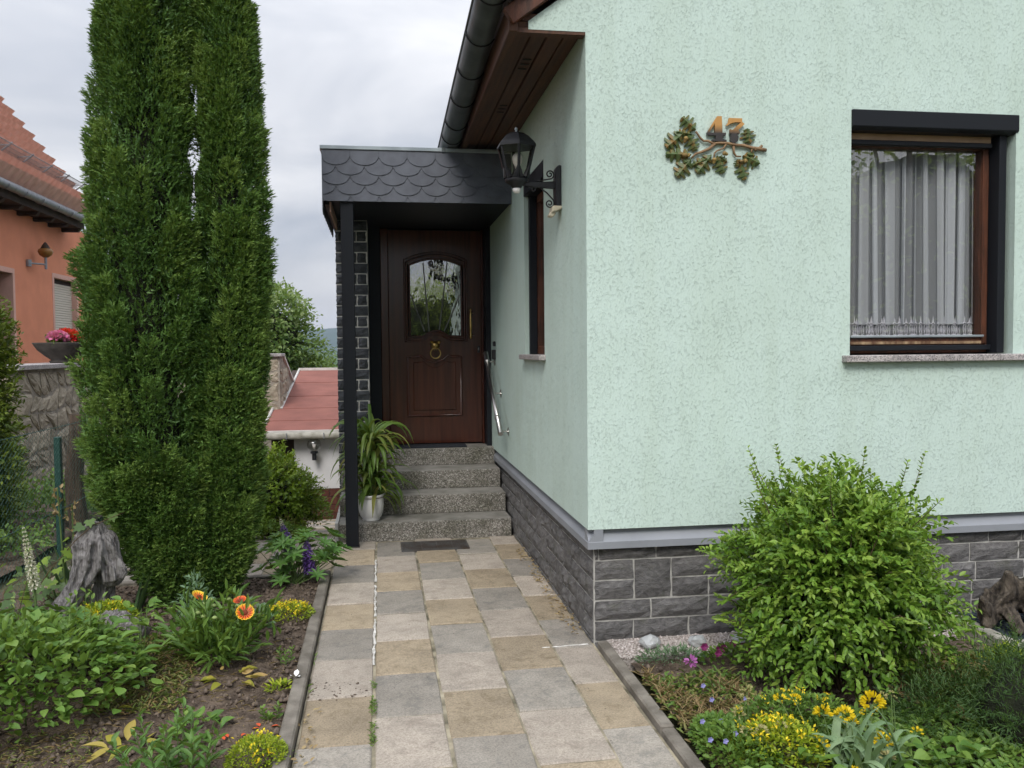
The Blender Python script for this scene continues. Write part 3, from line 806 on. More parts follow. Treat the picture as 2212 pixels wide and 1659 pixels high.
# curtain: pleated sheet with a lace hem of real scallops
cm_, cn, cl, cb = nm('net_curtain')
co = [k for k in cn if k.type == 'OUTPUT_MATERIAL'][0]
ct = cn.new('ShaderNodeBsdfTransparent'); cd = cn.new('ShaderNodeBsdfDiffuse'); cd.inputs['Color'].default_value = (.90, .94, .98, 1)
ctl = cn.new('ShaderNodeBsdfTranslucent'); ctl.inputs['Color'].default_value = (.8, .82, .86, 1)
cmx = cn.new('ShaderNodeMixShader'); cmx.inputs[0].default_value = .25
cl.new(cd.outputs[0], cmx.inputs[1]); cl.new(ctl.outputs[0], cmx.inputs[2])
cx_ = cn.new('ShaderNodeMixShader'); cx_.inputs[0].default_value = .50
cl.new(ct.outputs[0], cx_.inputs[1]); cl.new(cmx.outputs[0], cx_.inputs[2]); cl.new(cx_.outputs[0], co.inputs['Surface'])
MAT['net'] = cm_
MAT['netd'] = cm_.copy(); MAT['netd'].name = 'net_curtain_pleat'
[k for k in MAT['netd'].node_tree.nodes if k.type == 'MIX_SHADER'][-1].inputs[0].default_value = .78
MAT['lace'] = M('lace', (.86, .87, .92), (.8, .8, .86), rough=.9)
cx0, cx1 = fx0 + .05, fx1 - .015; cz0, cz1 = fz0 + .095, fz1 - .03
def cur_y(t): return .018 * math.sin(t * 60) + .010 * math.sin(t * 23 + 1)
def cloth(name, t0, t1, dy, n_):
    cu = MB()
    for i in range(n_ + 1):
        t = t0 + (t1 - t0) * i / n_; yb_ = fy + .072 + cur_y(t) + dy; lean = .010 * math.sin(t * 17)
        cu.v += [(cx0 + (cx1 - cx0) * t, yb_, cz0 + (0 if name == 'curtain' else .062)), (cx0 + (cx1 - cx0) * t + lean, yb_ + .01, cz1)]
    cu.f = [(2 * i, 2 * i + 2, 2 * i + 3, 2 * i + 1) for i in range(n_)]
    return cu.build(name, 'net' if name == 'curtain' else 'netd', window)
cloth('curtain', 0, 1, .0, 120)
rr = random.Random(5); xx = .005
while xx < .97:
    w = rr.uniform(.034, .058); cloth('curtain_pleat', xx, min(xx + w, .995), -.022, 8)
    if rr.random() < .7: cloth('curtain_pleat', xx + w * .25, min(xx + w * .8, .995), -.030, 5)
    xx += w + rr.uniform(.032, .062)
la = MB()
zb = fz0 + .092
for i in range(44):
    t = (i + .5) / 44; xc = cx0 + (cx1 - cx0) * t; yc = fy + .060 + cur_y(t)
    ring = [(xc + .0085 * math.cos(a), yc, zb + .036 + .030 * math.sin(a)) for a in [k * math.pi / 5 for k in range(11)]]
    la.tube(ring, .0022, 4, False)
    la.tube([(xc - .006, yc, zb + .02), (xc, yc, zb + .045), (xc + .006, yc, zb + .02)], .0022, 4, False)
    la.tube([(xc, yc, zb + .072), (xc, yc, zb + .10 + (.012 if i % 2 else 0))], [.006, .001], 5, False)
    la.tube([(xc - .011, yc, zb + .068), (xc, yc, zb + .078), (xc + .011, yc, zb + .068)], .004, 4, False)
    la.tube([(xc - .011, yc, zb + .004), (xc + .011, yc, zb + .004)], .004, 4, False)
la.build('lace_hem', 'lace', window)
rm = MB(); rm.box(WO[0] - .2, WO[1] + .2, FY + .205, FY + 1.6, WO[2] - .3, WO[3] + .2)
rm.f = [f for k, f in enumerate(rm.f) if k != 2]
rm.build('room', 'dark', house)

# ---- side window
sx = WX + .13
s1 = MB()
def frame_s(mb, y0, y1, z0, z1, w, x0, x1):
    mb.box(x0, x1, y0, y0 + w, z0, z1); mb.box(x0, x1, y1 - w, y1, z0, z1)
    mb.box(x0, x1, y0 + w, y1 - w, z0, z0 + w); mb.box(x0, x1, y0 + w, y1 - w, z1 - w, z1)
frame_s(s1, SO[0], SO[1] - .0, SO[2], SO[3] - .1, .06, WX + .085, WX + .15)
swin = s1.build('window', 'frame_wood', house, bevel=.004, label='narrow side window beside the porch')
s2 = MB(); s2.box(WX + .03, WX + .085, SO[1] - .045, SO[1] - .003, SO[2] + .003, SO[3] - .1); s2.build('guide_rail', 'anthra', swin, bevel=.003)
s2 = MB(); s2.box(WX + .03, WX + .085, SO[0] + .003, SO[0] + .045, SO[2] + .003, SO[3] - .1); s2.build('guide_rail', 'anthra', swin, bevel=.003)
s2 = MB(); s2.box(WX - .004, WX + .15, SO[0] + .002, SO[1] - .002, SO[3] - .11, SO[3] - .002); s2.build('shutter_box', 'anthra', swin, bevel=.004)
s2 = MB(); s2.box(WX + .115, WX + .119, SO[0] + .06, SO[1] - .06, SO[2] + .06, SO[3] - .16); s2.build('pane', 'glass', swin)
s2 = MB(); s2.box(WX - .042, WX + .15, SO[0] - .035, SO[1] + .035, SO[2] - .034, SO[2] + .001); s2.build('sill', 'granite', swin, bevel=.004)
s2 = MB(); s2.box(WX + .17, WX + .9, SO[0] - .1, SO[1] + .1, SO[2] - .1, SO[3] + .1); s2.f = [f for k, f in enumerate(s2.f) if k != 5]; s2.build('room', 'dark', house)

# ---- porch: steps, pillar, door, canopy, post, handrail
LZ = .62
steps = [(6.92, 7.235, .145), (7.235, 7.555, .305), (7.555, 7.91, .465), (7.91, 8.30, LZ)]
for i, (y0, y1, z) in enumerate(steps):
    m = MB(); m.box(-.345 if i < 3 else -.345, WX + .01, y0, 8.28, -.2 if i == 0 else steps[i - 1][2] + .001, z)
    st = m.build('step', 'terrazzo', house, bevel=.007, seg=2)
    m = MB(); m.box(-.335, WX + .005, y0 + .012, min(y1 + .05, 8.29), z - .004, z + .0015); m.build('tread', 'tread', st)
ck = MB(); ck.box(-.372, -.347, 6.95, 8.3, -.6, .15)
cheek = ck.build('stair_cheek', 'mortar', house)
# stone pillar left of the door
PYL = 7.75
pm = MB(); pm.box(-.372 + .006, -.085 - .006, PYL + .0005, 8.35, -.5, 2.72)
pillar = pm.build('pillar', 'mortar2', house)
rz = .094; z = -.42; k = 0
while z < 2.66:
    if k % 2 == 0:
        put_stone(pillar, 'front', -.372, -.085, z, z + rz, 'basalt2', .0052, PYL)
    else:
        put_stone(pillar, 'front', -.372, -.300, z, z + rz, 'basalt2', .0052, PYL)
        put_stone(pillar, 'front', -.300, -.185, z, z + rz, 'basalt2', .0052, PYL)
        put_stone(pillar, 'front', -.185, -.098, z, z + rz, 'basalt2', .0052, PYL)
    z += rz; k += 1
# door
DY = 8.20
dm = MB()
dm.box(-.085, .018, DY - .03, DY + .1, LZ, 2.70); dm.box(1.0, WX - .002, DY - .18, DY + .1, LZ, 2.70)
door = dm.build('door_surround', 'anthra', house)
fm = MB(); fm.box(.020, .095, DY, DY + .09, LZ + .003, 2.68); fm.box(.975, .999, DY, DY + .09, LZ + .003, 2.68)
door = fm.build('door', 'door', house, bevel=.006, label='dark mahogany front door with arched glass and lion knocker')
gx0, gx1, gz0, gz1 = .295, .785, 1.665, 2.335          # glass
lf = MB(); lx0, lx1, lz0, lz1 = .099, .972, LZ + .02, 2.665
y0, y1 = DY + .012, DY + .07
lf.box(lx0, gx0 - .03, y0, y1, lz0, lz1); lf.box(gx1 + .03, lx1, y0, y1, lz0, lz1)
lf.box(gx0 - .03, gx1 + .03, y0, y1, lz0, gz0 - .03); lf.box(gx0 - .03, gx1 + .03, y0, y1, gz1 + .10, lz1)
leaf = lf.build('leaf', 'door', door)
# arched head and swept foot fillets around the pane
def arch(u): return gz1 + .062 * (1 - ((u - (gx0 + gx1) / 2) / ((gx1 - gx0) / 2)) ** 2)
def foot(u):
    q = abs(u - (gx0 + gx1) / 2) / ((gx1 - gx0) / 2)
    return gz0 + .055 * max(0, math.cos(min(1, q / .52) * math.pi / 2)) ** 1.2
us = [gx0 + (gx1 - gx0) * k / 20 for k in range(21)]
ar = MB(); ar.prism([(gx0 - .03, gz1 + .10), (gx0 - .03, gz1)] + [(u, arch(u)) for u in us] + [(gx1 + .03, gz1), (gx1 + .03, gz1 + .10)], lambda u, v, w: (u, w, v), y0, y1); ar.build('arch_fillet', 'door', door)
ar = MB(); ar.prism([(gx1 + .03, gz0 - .03), (gx1 + .03, gz0)] + [(u, foot(u)) for u in us[::-1]] + [(gx0 - .03, gz0), (gx0 - .03, gz0 - .03)], lambda u, v, w: (u, w, v), y0, y1); ar.build('foot_fillet', 'door', door)
mo = MB()
loop = [(gx0, foot(gx0))] + [(gx0, gz0 + (gz1 - gz0) * k / 6) for k in range(1, 6)] + [(u, arch(u)) for u in us] + [(gx1, gz1 - (gz1 - gz0) * k / 6) for k in range(1, 6)] + [(u, foot(u)) for u in us[::-1]]
def offs(lp, o):
    cx = (gx0 + gx1) / 2; cz = (gz0 + gz1) / 2; out = []
    for u, v in lp: out.append((cx + (u - cx) * (1 + o / ((gx1 - gx0) / 2)), cz + (v - cz) * (1 + o / ((gz1 - gz0) / 2))))
    return out
for o, r_ in ((.003, .010), (.030, .013), (.052, .008)):
    q = offs(loop, o); mo.tube([(u, y0 - .002, v) for u, v in q] + [(q[0][0], y0 - .002, q[0][1])], r_, 6, False)
mo.build('moulding', 'door', door, smooth=True)
px0, px1, pz0, pz1 = .268, .775, .905, 1.465
def ptop(u):
    q = (u - (px0 + px1) / 2) / ((px1 - px0) / 2); a = abs(q)
    return pz1 - (.050 * max(0, math.cos(min(1, a / .5) * math.pi / 2)) - .012 * math.exp(-((a - .52) / .12) ** 2))
pus = [px0 + (px1 - px0) * k / 24 for k in range(25)]
pan = MB(); plp = [(px0, pz0)] + [(u, ptop(u)) for u in pus] + [(px1, pz0)]
pan.prism([(px0 + .05, pz0 + .05)] + [(px0 + .05 + (px1 - px0 - .1) * k / 24, ptop(pus[k]) - .05) for k in range(25)] + [(px1 - .05, pz0 + .05)], lambda u, v, w: (u, w, v), y0 - .012, y0 + .01)
pan.build('raised_panel', 'door', door, bevel=.006)
pan = MB(); pan.tube([(u, y0 - .002, v) for u, v in plp] + [(px0, y0 - .002, pz0)], .013, 6, False); pan.build('moulding', 'door', door, smooth=True)
pn = MB(); pn.prism(loop, lambda u, v, w: (u, w, v), y0 + .018, y0 + .024); pane = pn.build('pane', 'doorglass', door)
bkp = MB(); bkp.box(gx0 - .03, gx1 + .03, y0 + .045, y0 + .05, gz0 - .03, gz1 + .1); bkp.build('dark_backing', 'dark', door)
st_m = M('cut_glass_line', (.30, .30, .29), (.24, .24, .23), rough=.25)
for (ua, ub) in ((.305, .430), (.425, .475), (.655, .570), (.775, .62)):
    m = MB(); va = 2.36 if .32 < ua < .7 else 2.06; vb_ = 1.71
    m.tube([(ua, y0 + .015, va), (ub, y0 + .015, vb_)], .006, 4); m.build('cut_line', st_m, pane)
kn = MB(); kn.lathe([(0, -.028), (.02, -.026), (.034, -.014), (.040, 0), (.036, .006), (0, .006)], (0, 0, 0), 16)
kn.v = [(v[0], v[2], v[1]) for v in kn.v]
ear = MB()
for s in (-1, 1):
    ear.lathe([(0, -.012), (.014, -.008), (.018, 0), (0, .002)], (0, 0, 0), 10); n_ = 40
    for q in range(len(ear.v) - n_, len(ear.v)): v = ear.v[q]; ear.v[q] = (v[0] + s * .034, v[2], v[1] + .030)
ear.add(kn.v, kn.f)
for a in range(14):
    t = a / 14 * 6.283; ear.tube([(0, 0, 0), (.048 * math.cos(t), .002, .048 * math.sin(t))], [.012, .004], 5)
ear.tube([(0, -.02, -.012), (0, -.042, -.02)], [.014, .009], 8)
ear.v = [(v[0] + .53, v[1] + y0 - .006, v[2] + 1.575) for v in ear.v]
knock = ear.build('knocker', 'brass', door, smooth=True)
rg = MB(); rg.tube([(.53 + .048 * math.sin(a), y0 - .034, 1.500 - .048 * math.cos(a)) for a in [k * math.pi / 12 for k in range(25)]], .0055, 8, False); rg.build('knocker_ring', 'brass', knock, smooth=True)
hd = MB(); hd.tube([(.868, y0 - .05, z_) for z_ in (1.635, 1.655, 1.665, 1.70, 1.78, 1.86, 1.895, 1.905, 1.925)], [.006, .011, .007, .010, .013, .010, .007, .011, .005], 10)
hd.tube([(.868, y0 - .05, 1.675), (.895, y0 + .002, 1.675)], .006, 8); hd.tube([(.868, y0 - .05, 1.88), (.895, y0 + .002, 1.88)], .006, 8)
hd.build('handle', 'brass', door, smooth=True)
lk = MB(); lk.box(.935, .958, y0 - .006, y0 + .002, 1.50, 1.565); lk.build('lock_plate', 'black', door, bevel=.003)
lk = MB(); lk.box(.942, .951, y0 - .009, y0 - .005, 1.525, 1.550); lk.build('lock_cylinder', 'steel', door, bevel=.002)
# canopy
CZ0, CZ1, CYF, CXL = 2.672, 3.062, 6.70, -.41
ca = MB(); ca.box(CXL + .012, WX - .001, CYF + .012, CYF + .05, CZ0 + .004, CZ1)
ca.box(CXL + .012, CXL + .05, CYF + .05, 8.55, CZ0 - .02, CZ1); ca.box(CXL + .05, WX - .001, CYF + .05, 8.55, CZ0 + .012, CZ0 + .09)
canopy = ca.build('canopy', 'anthra', house, label='porch canopy clad with scalloped dark slates')
ib = MB(); ib.box(CXL + .0505, CXL + .062, CYF + .052, PYL + .1, CZ0 - .075, CZ0 + .010); ib.build('inner_board', M('pale_board', (.42, .25, .19), (.33, .2, .15), rough=.8), canopy)
def slate_mesh(w, hh, arc, xmin, xmax, zmin, zmax, xc, zc):
    pts = []
    n_ = 10
    for k in range(n_ + 1):
        u = -w / 2 + w * k / n_
        q = u / (w / 2)
        pts.append((u, -arc * math.sqrt(max(0, 1 - q * q * .985)) + arc * .12))
    pts += [(w / 2, hh), (-w / 2, hh)]
    out = []
    for u, v in pts:
        X = min(max(xc + u, xmin), xmax); Z = min(max(zc + v, zmin), zmax); out.append((X - xc, Z - zc))
    ded = []
    for p_ in out:
        if not ded or (abs(p_[0] - ded[-1][0]) + abs(p_[1] - ded[-1][1])) > 1e-4: ded.append(p_)
    if len(ded) > 2 and abs(ded[0][0] - ded[-1][0]) + abs(ded[0][1] - ded[-1][1]) < 1e-4: ded.pop()
    return ded
SWD, SRH = .2165, .0745
for rrow in range(6):
    zc = CZ1 - .055 - rrow * SRH + .002
    xo = CXL - .005 + (.5 if rrow % 2 == 0 else 0.0) * SWD
    k = 0
    while xo + k * SWD - SWD / 2 < WX - .02:
        xc = xo + k * SWD; k += 1
        poly = slate_mesh(SWD - .002, .10, .072, CXL, WX - .003, CZ0, CZ1 - .002, xc, zc)
        us_ = [p_[0] for p_ in poly]
        if len(poly) < 4 or max(us_) - min(us_) < .02 or max(p_[1] for p_ in poly) - min(p_[1] for p_ in poly) < .006: continue
        m = MB(); tilt = .085
        m.prism(poly, lambda u, v, w: (u, w + v * tilt, v), -.0125, -.004)
        m.v = [(a + xc, b_ + CYF + .002, c + zc) for a, b_, c in m.v]
        m.build('slate', 'slate', canopy)
# left skirt: slate noses seen from inside
for k in range(9):
    m = MB(); yy = CYF + .02 + k * .165
    m.prism([(yy, CZ0 + .2), (yy, CZ0 - .055), (yy + .03, CZ0 - .082), (yy + .08, CZ0 - .092), (yy + .13, CZ0 - .082), (yy + .16, CZ0 - .055), (yy + .16, CZ0 + .2)], lambda u, v, w: (w, u, v), CXL - .002, CXL + .006)
    m.build('slate', 'slate', canopy)
zm = MB(); zm.box(CXL - .012, .515, CYF - .016, CYF + .06, CZ1 + .0, CZ1 + .030); zm.box(.517, WX - .001, CYF - .015, CYF + .06, CZ1 + .0, CZ1 + .029)
zm.box(CXL - .012, CXL + .06, CYF + .06, 8.5, CZ1 + .0, CZ1 + .030)
zm.build('zinc_edge', 'zinc', canopy, bevel=.003)
zs = MB(); zs.box(.500, .530, CYF - .019, CYF - .0155, CZ1 - .002, CZ1 + .032); zs.build('zinc_clip', 'gutter', canopy)
# post
po = MB(); po.box(-.277, -.180, 6.715, 6.80, .006, CZ0 + .01); po.build('post', 'anthra', house, bevel=.004)
po = MB(); po.box(-.284, -.173, 6.708, 6.807, .001, .008); po.build('post_base', 'rust', house)
# handrail
A = Vector((.965, 7.80, 1.50)); B = Vector((.965, 6.87, .845))
hr = MB(); hr.tube([A, A.lerp(B, .5), B], .021, 12); hand = hr.build('handrail', 'steel', house, smooth=False)
for p_ in hand.data.polygons: p_.use_smooth = len(p_.vertices) == 4
for t in (.12, .82):
    c = A.lerp(B, t); d = (B - A).normalized()
    m = MB(); m.tube([c - d * .012, c, c + d * .012], [.0245, .0262, .0245], 12); m.build('collar', 'steel', hand, smooth=True)
for t in (.04, .45, .90):
    c = A.lerp(B, t); m = MB(); m.tube([c + Vector((.0, 0, -.012)), (1.0, c.y, c.z - .055), (WX, c.y, c.z - .055)], .007, 8)
    m.tube([(WX - .006, c.y, c.z - .055), (WX + .001, c.y, c.z - .055)], .032, 14); m.build('bracket', 'steel', hand)
db = MB(); db.box(WX - .022, WX, 7.70, 7.76, 1.56, 1.605); db.box(WX - .03, WX, 7.70, 7.77, 1.44, 1.53); db.build('doorbell', 'black', house, bevel=.006)

# ------------------------------------------------------------------ things on and by the house
# wall lantern
LX, LY = .792, 4.88
lan = thing('wall_lantern', (WX, LY, 2.46), 'black hexagonal wall lantern with scrolled bracket on the side wall', 'lantern')
m = MB(); m.lathe([(.0, 2.800), (.006, 2.800), (.010, 2.788), (.004, 2.778), (.010, 2.770), (0.0, 2.768)], (LX, LY, 0), 10); m.build('finial', 'zinc', lan, smooth=True)
m = MB(); m.lathe([(.012, 2.772), (.045, 2.765), (.075, 2.745), (.105, 2.715), (.118, 2.698), (.120, 2.684), (.112, 2.684)], (LX, LY, 0), 6, a0=math.pi / 6); m.build('lantern_roof', 'black', lan)
m = MB(); m.lathe([(.062, 2.505), (.066, 2.520), (.066, 2.505)], (LX, LY, 0), 6, a0=math.pi / 6); m.build('lower_ring', 'black', lan)
for k in range(6):
    a = math.pi / 6 + k * math.pi / 3
    m = MB(); m.tube([(LX + .109 * math.cos(a), LY + .109 * math.sin(a), 2.69), (LX + .062 * math.cos(a), LY + .062 * math.sin(a), 2.505)], [.0085, .0085], 4)
    # flared foot of the bar
    for s in (-1, 1):
        b_ = a + s * .33
        m.tube([(LX + .082 * math.cos(a), LY + .082 * math.sin(a), 2.585), (LX + .064 * math.cos(b_), LY + .064 * math.sin(b_), 2.512)], [.004, .012], 4)
    m.build('cage_bar', 'black', lan)
    a2 = a + math.pi / 3
    m = MB(); m.quad((LX + .105 * math.cos(a), LY + .105 * math.sin(a), 2.688), (LX + .105 * math.cos(a2), LY + .105 * math.sin(a2), 2.688), (LX + .060 * math.cos(a2), LY + .060 * math.sin(a2), 2.512), (LX + .060 * math.cos(a), LY + .060 * math.sin(a), 2.512))
    m.build('pane', 'lampglass', lan)
m = MB(); m.lathe([(0, 2.652), (.018, 2.649), (.028, 2.636), (.030, 2.620), (.026, 2.600), (.016, 2.580), (.013, 2.565), (0, 2.565)], (LX + .005, LY, 0), 16); m.build('bulb', 'bulb', lan, smooth=True)
m = MB(); m.lathe([(.013, 2.566), (.015, 2.52), (0, 2.52)], (LX + .005, LY, 0), 10); m.build('lamp_holder', 'black', lan)
m = MB(); m.lathe([(.064, 2.507), (.070, 2.500), (.060, 2.484), (.036, 2.472), (.026, 2.455), (0, 2.455)], (LX, LY, 0), 18); m.build('lantern_base', 'black', lan, smooth=True)
m = MB(); m.lathe([(.024, 2.455), (.024, 2.44), (.014, 2.428), (0, 2.426)], (LX, LY, 0), 14); m.build('under_cap', 'bulb', lan, smooth=True)
m = MB()
m.prism([(LX + .02, 2.487), (WX - .03, 2.497), (WX - .03, 2.455), (LX + .10, 2.462), (LX + .02, 2.472)], lambda u, v, w: (u, w, v), LY - .012, LY + .012); m.build('arm', 'black', lan, bevel=.003)
m = MB(); m.prism([(WX - .028, 2.575), (WX - .014, 2.585), (WX + .0, 2.585), (WX + .0, 2.345), (WX - .014, 2.335), (WX - .028, 2.345), (WX - .034, 2.46)], lambda u, v, w: (u, w, v), LY - .045, LY + .045); m.build('back_plate', 'black', lan, bevel=.006)
def spiral(cx, cz, r0, turns, a0, s, tail):
    pts = []
    for k in range(26):
        t = k / 25; a = a0 + s * t * turns * 2 * math.pi; r_ = r0 * (1 - .78 * t); pts.append((cx + r_ * math.cos(a), LY, cz + r_ * math.sin(a)))
    return tail + pts
m = MB(); m.tube(spiral(WX - .060, 2.538, .026, 1.5, -1.2, 1, [(WX - .16, LY, 2.492), (WX - .105, LY, 2.503)]), .0042, 6); m.build('scroll', 'black', lan, smooth=True)
m = MB(); m.tube(spiral(WX - .062, 2.372, .026, 1.5, .2, -1, [(WX - .13, LY, 2.468), (WX - .075, LY, 2.43), (WX - .04, LY, 2.392)]), .0042, 6); m.build('scroll', 'black', lan, smooth=True)
m = MB(); m.tube(spiral(LX + .095, 2.452, .018, 1.2, 2.6, -1, [(LX + .05, LY, 2.468)]), .0045, 6); m.build('scroll', 'black', lan, smooth=True)
sen = thing('motion_sensor', (WX, 4.86, 2.31), 'small ivory motion sensor under the wall lantern', 'sensor')
m = MB(); m.prism([(WX - .062, 2.312), (WX - .0, 2.334), (WX + .001, 2.352), (WX - .055, 2.352)], lambda u, v, w: (u, w, v), 4.825, 4.91); m.build('housing', 'ivory', sen, bevel=.005)
m = MB(); m.prism([(WX - .078, 2.295), (WX - .05, 2.288), (WX - .03, 2.312), (WX - .06, 2.325)], lambda u, v, w: (u, w, v), 4.84, 4.895); m.build('lens', 'ivory', sen, bevel=.006)

# house number sign: oak branch with leaves, acorns and the digits 47
sg = thing('house_number_sign', (1.73, FY, 2.55), 'carved oak branch house number sign reading 47', 'sign')
# crop pixel (2212 x 1416 crop of the sign) -> wall position
def sp(u, v): return (1.355 + u * .0003436, 2.778 - v * .000322)
m_num, nn, nl, nb = nm('number_patina')
gpos = nn.new('ShaderNodeNewGeometry'); sepz = nn.new('ShaderNodeSeparateXYZ'); nl.new(gpos.outputs['Position'], sepz.inputs[0])
mr = nn.new('ShaderNodeMapRange'); mr.inputs['From Min'].default_value = sp(0, 450)[1]; mr.inputs['From Max'].default_value = sp(0, 310)[1]
nl.new(sepz.outputs['Z'], mr.inputs['Value'])
nl.new(ramp(nn, nl, mr.outputs[0], [(0.0, (.035, .03, .028)), (1.0, (.50, .26, .075))]), nb.inputs['Base Color'])
nb.inputs['Roughness'].default_value = .5
four = [(1100, 178), (1168, 178), (1180, 440), (1235, 432), (1235, 478), (1182, 480), (1185, 540), (1245, 548), (1245, 572), (1015, 572), (1015, 550), (1072, 540), (1072, 480), (938, 480), (938, 440)]
four_hole = [(1060, 290), (1060, 440), (975, 440)]
seven = [(1285, 200), (1490, 200), (1488, 255), (1528, 288), (1430, 385), (1455, 430), (1448, 450), (1405, 440), (1432, 490), (1425, 560), (1380, 592), (1330, 588), (1303, 550), (1308, 480), (1325, 440), (1292, 452), (1302, 375), (1345, 388), (1470, 262), (1380, 262), (1310, 285), (1245, 330), (1240, 318), (1275, 268)]
def plate(poly, y0, y1, hole=None):
    mb = MB()
    if hole:
        bm = bmesh.new()
        def lp(P_): return [bm.verts.new((sp(u, v)[0], 0, sp(u, v)[1])) for u, v in P_]
        a, h = lp(poly), lp(hole)
        ed = [bm.edges.new((L[i], L[(i + 1) % len(L)])) for L in (a, h) for i in range(len(L))]
        bmesh.ops.triangle_fill(bm, edges=ed, use_beauty=True)
        bm.verts.index_update()
        vs = [(v.co.x, v.co.z) for v in bm.verts]; fs = [tuple(v.index for v in f.verts) for f in bm.faces]
        k = len(vs)
        mb.v = [(x, y0, z) for x, z in vs] + [(x, y1, z) for x, z in vs]
        mb.f = fs + [tuple(i + k for i in f) for f in fs]
        for L in (len(poly), len(hole)):
            o = 0 if L == len(poly) else len(poly)
            for i in range(L): mb.f.append((o + i, o + (i + 1) % L, k + o + (i + 1) % L, k + o + i))
        bm.free()
    else:
        bm = bmesh.new(); L = [bm.verts.new((sp(u, v)[0], 0, sp(u, v)[1])) for u, v in poly]
        ed = [bm.edges.new((L[i], L[(i + 1) % len(L)])) for i in range(len(L))]
        bmesh.ops.triangle_fill(bm, edges=ed, use_beauty=True); bm.verts.index_update()
        vs = [(v.co.x, v.co.z) for v in bm.verts]; fs = [tuple(v.index for v in f.verts) for f in bm.faces]; k = len(vs)
        mb.v = [(x, y0, z) for x, z in vs] + [(x, y1, z) for x, z in vs]
        mb.f = fs + [tuple(i + k for i in f) for f in fs] + [(i, (i + 1) % k, k + (i + 1) % k, k + i) for i in range(k)]
        bm.free()
    return mb
plate(four, FY - .020, FY - .006, four_hole).build('digit', m_num, sg, label='digit 4 in brass fading to black')
plate(seven, FY - .020, FY - .006).build('digit', m_num, sg, label='digit 7 in brass fading to black')
m_br = M('carved_branch', (.30, .19, .10), (.16, .095, .05), rough=.6, vscale=30)
m_ol = M('painted_oak_leaf', (.085, .125, .045), (.20, .12, .035), rough=.5, vscale=30, lo=.38, hi=.52)
m_ac = M('painted_acorn', (.36, .25, .08), (.20, .13, .05), rough=.5, vscale=30)
br = MB()
def bt(pts, r0, r1):
    P_ = [(*sp(u, v)[:1], FY - .014, sp(u, v)[1]) for u, v in pts]; n_ = len(P_)
    br.tube(P_, [r0 + (r1 - r0) * i / (n_ - 1) for i in range(n_)], 7)
bt([(1880, 692), (1760, 672), (1650, 660), (1520, 625), (1390, 622), (1250, 595), (1130, 598), (1040, 610), (960, 570), (890, 572), (840, 530), (800, 470), (765, 425)], .0095, .005)
bt([(1815, 620), (1770, 660), (1690, 690)], .007, .009)
bt([(1060, 612), (980, 690), (860, 745), (760, 780), (700, 850)], .009, .005)
bt([(1245, 610), (1200, 680), (1100, 720), (1060, 760), (1050, 830)], .0055, .004)
bt([(1360, 640), (1365, 740), (1400, 800), (1480, 800)], .007, .004)
bt([(1650, 670), (1645, 740)], .006, .004)
br.build('branch', m_br, sg, smooth=True)
def oak(base, tip, w):
    bx_, bz_ = sp(*base); tx, tz = sp(*tip); L = math.hypot(tx - bx_, tz - bz_); dx, dz = (tx - bx_) / L, (tz - bz_) / L
    prof = [(0, .08), (.10, .28), (.18, .72), (.27, .74), (.31, .30), (.40, .38), (.46, 1.0), (.57, .98), (.61, .34), (.68, .38), (.74, .86), (.83, .80), (.86, .30), (.93, .46), (1.0, .34), (1.04, .05)]
    w_ = w * .00042
    pts = [(t * L, q * w_) for t, q in prof] + [(t * L, -q * w_) for t, q in prof[::-1]]
    mb = MB(); n_ = len(pts)
    ctr = [(t * L, 0) for t, q in prof]
    def tp(a, b_, y): return (bx_ + dx * a - dz * b_, y, bz_ + dz * a + dx * b_)
    k = len(prof)
    mb.v = [tp(t * L, q * w_, FY - .012 + .006 * abs(q)) for t, q in prof] + [tp(t * L, 0, FY - .027) for t, q in prof] + [tp(t * L, -q * w_, FY - .012 + .006 * abs(q)) for t, q in prof]
    for i in range(k - 1): mb.f += [(i, i + 1, k + i + 1, k + i), (k + i, k + i + 1, 2 * k + i + 1, 2 * k + i)]
    mb.build('oak_leaf', m_ol, sg)
for base, tip, w in (((760, 410), (550, 225), 115), ((560, 470), (310, 690), 125), ((640, 470), (770, 720), 105), ((700, 480), (470, 450), 60), ((690, 800), (310, 800), 105), ((690, 860), (470, 1140), 120), ((680, 890), (580, 930), 60),
                     ((1010, 790), (790, 1070), 110), ((930, 860), (720, 960), 60), ((1100, 800), (1200, 1065), 105), ((1130, 810), (1250, 900), 60), ((1620, 600), (1570, 365), 110), ((1500, 790), (1760, 910), 105), ((1450, 850), (1545, 1165), 100), ((1560, 770), (1690, 790), 60), ((1420, 850), (1430, 960), 50)):
    oak(base, tip, w)
for (u, v, du, dv) in ((595, 560, -20, 70), (590, 810, -50, 0), (1040, 880, -10, 65), (1205, 770, 55, 20), (1465, 885, 10, 30), (640, 815, 20, 5), (1530, 880, 40, 5)):
    x, z = sp(u, v); x2, z2 = sp(u + du, v + dv)
    m = MB(); P0, P1 = Vector((x, FY - .028, z)), Vector((x2, FY - .026, z2)); d = P1 - P0
    m.tube([P0 - d * .6, P0 - d * .4, P0, P0 + d * .1, P0 + d * .6, P0 + d], [.004, .011, .0125, .010, .009, .001], 8); m.build('acorn', m_ac, sg, smooth=True)

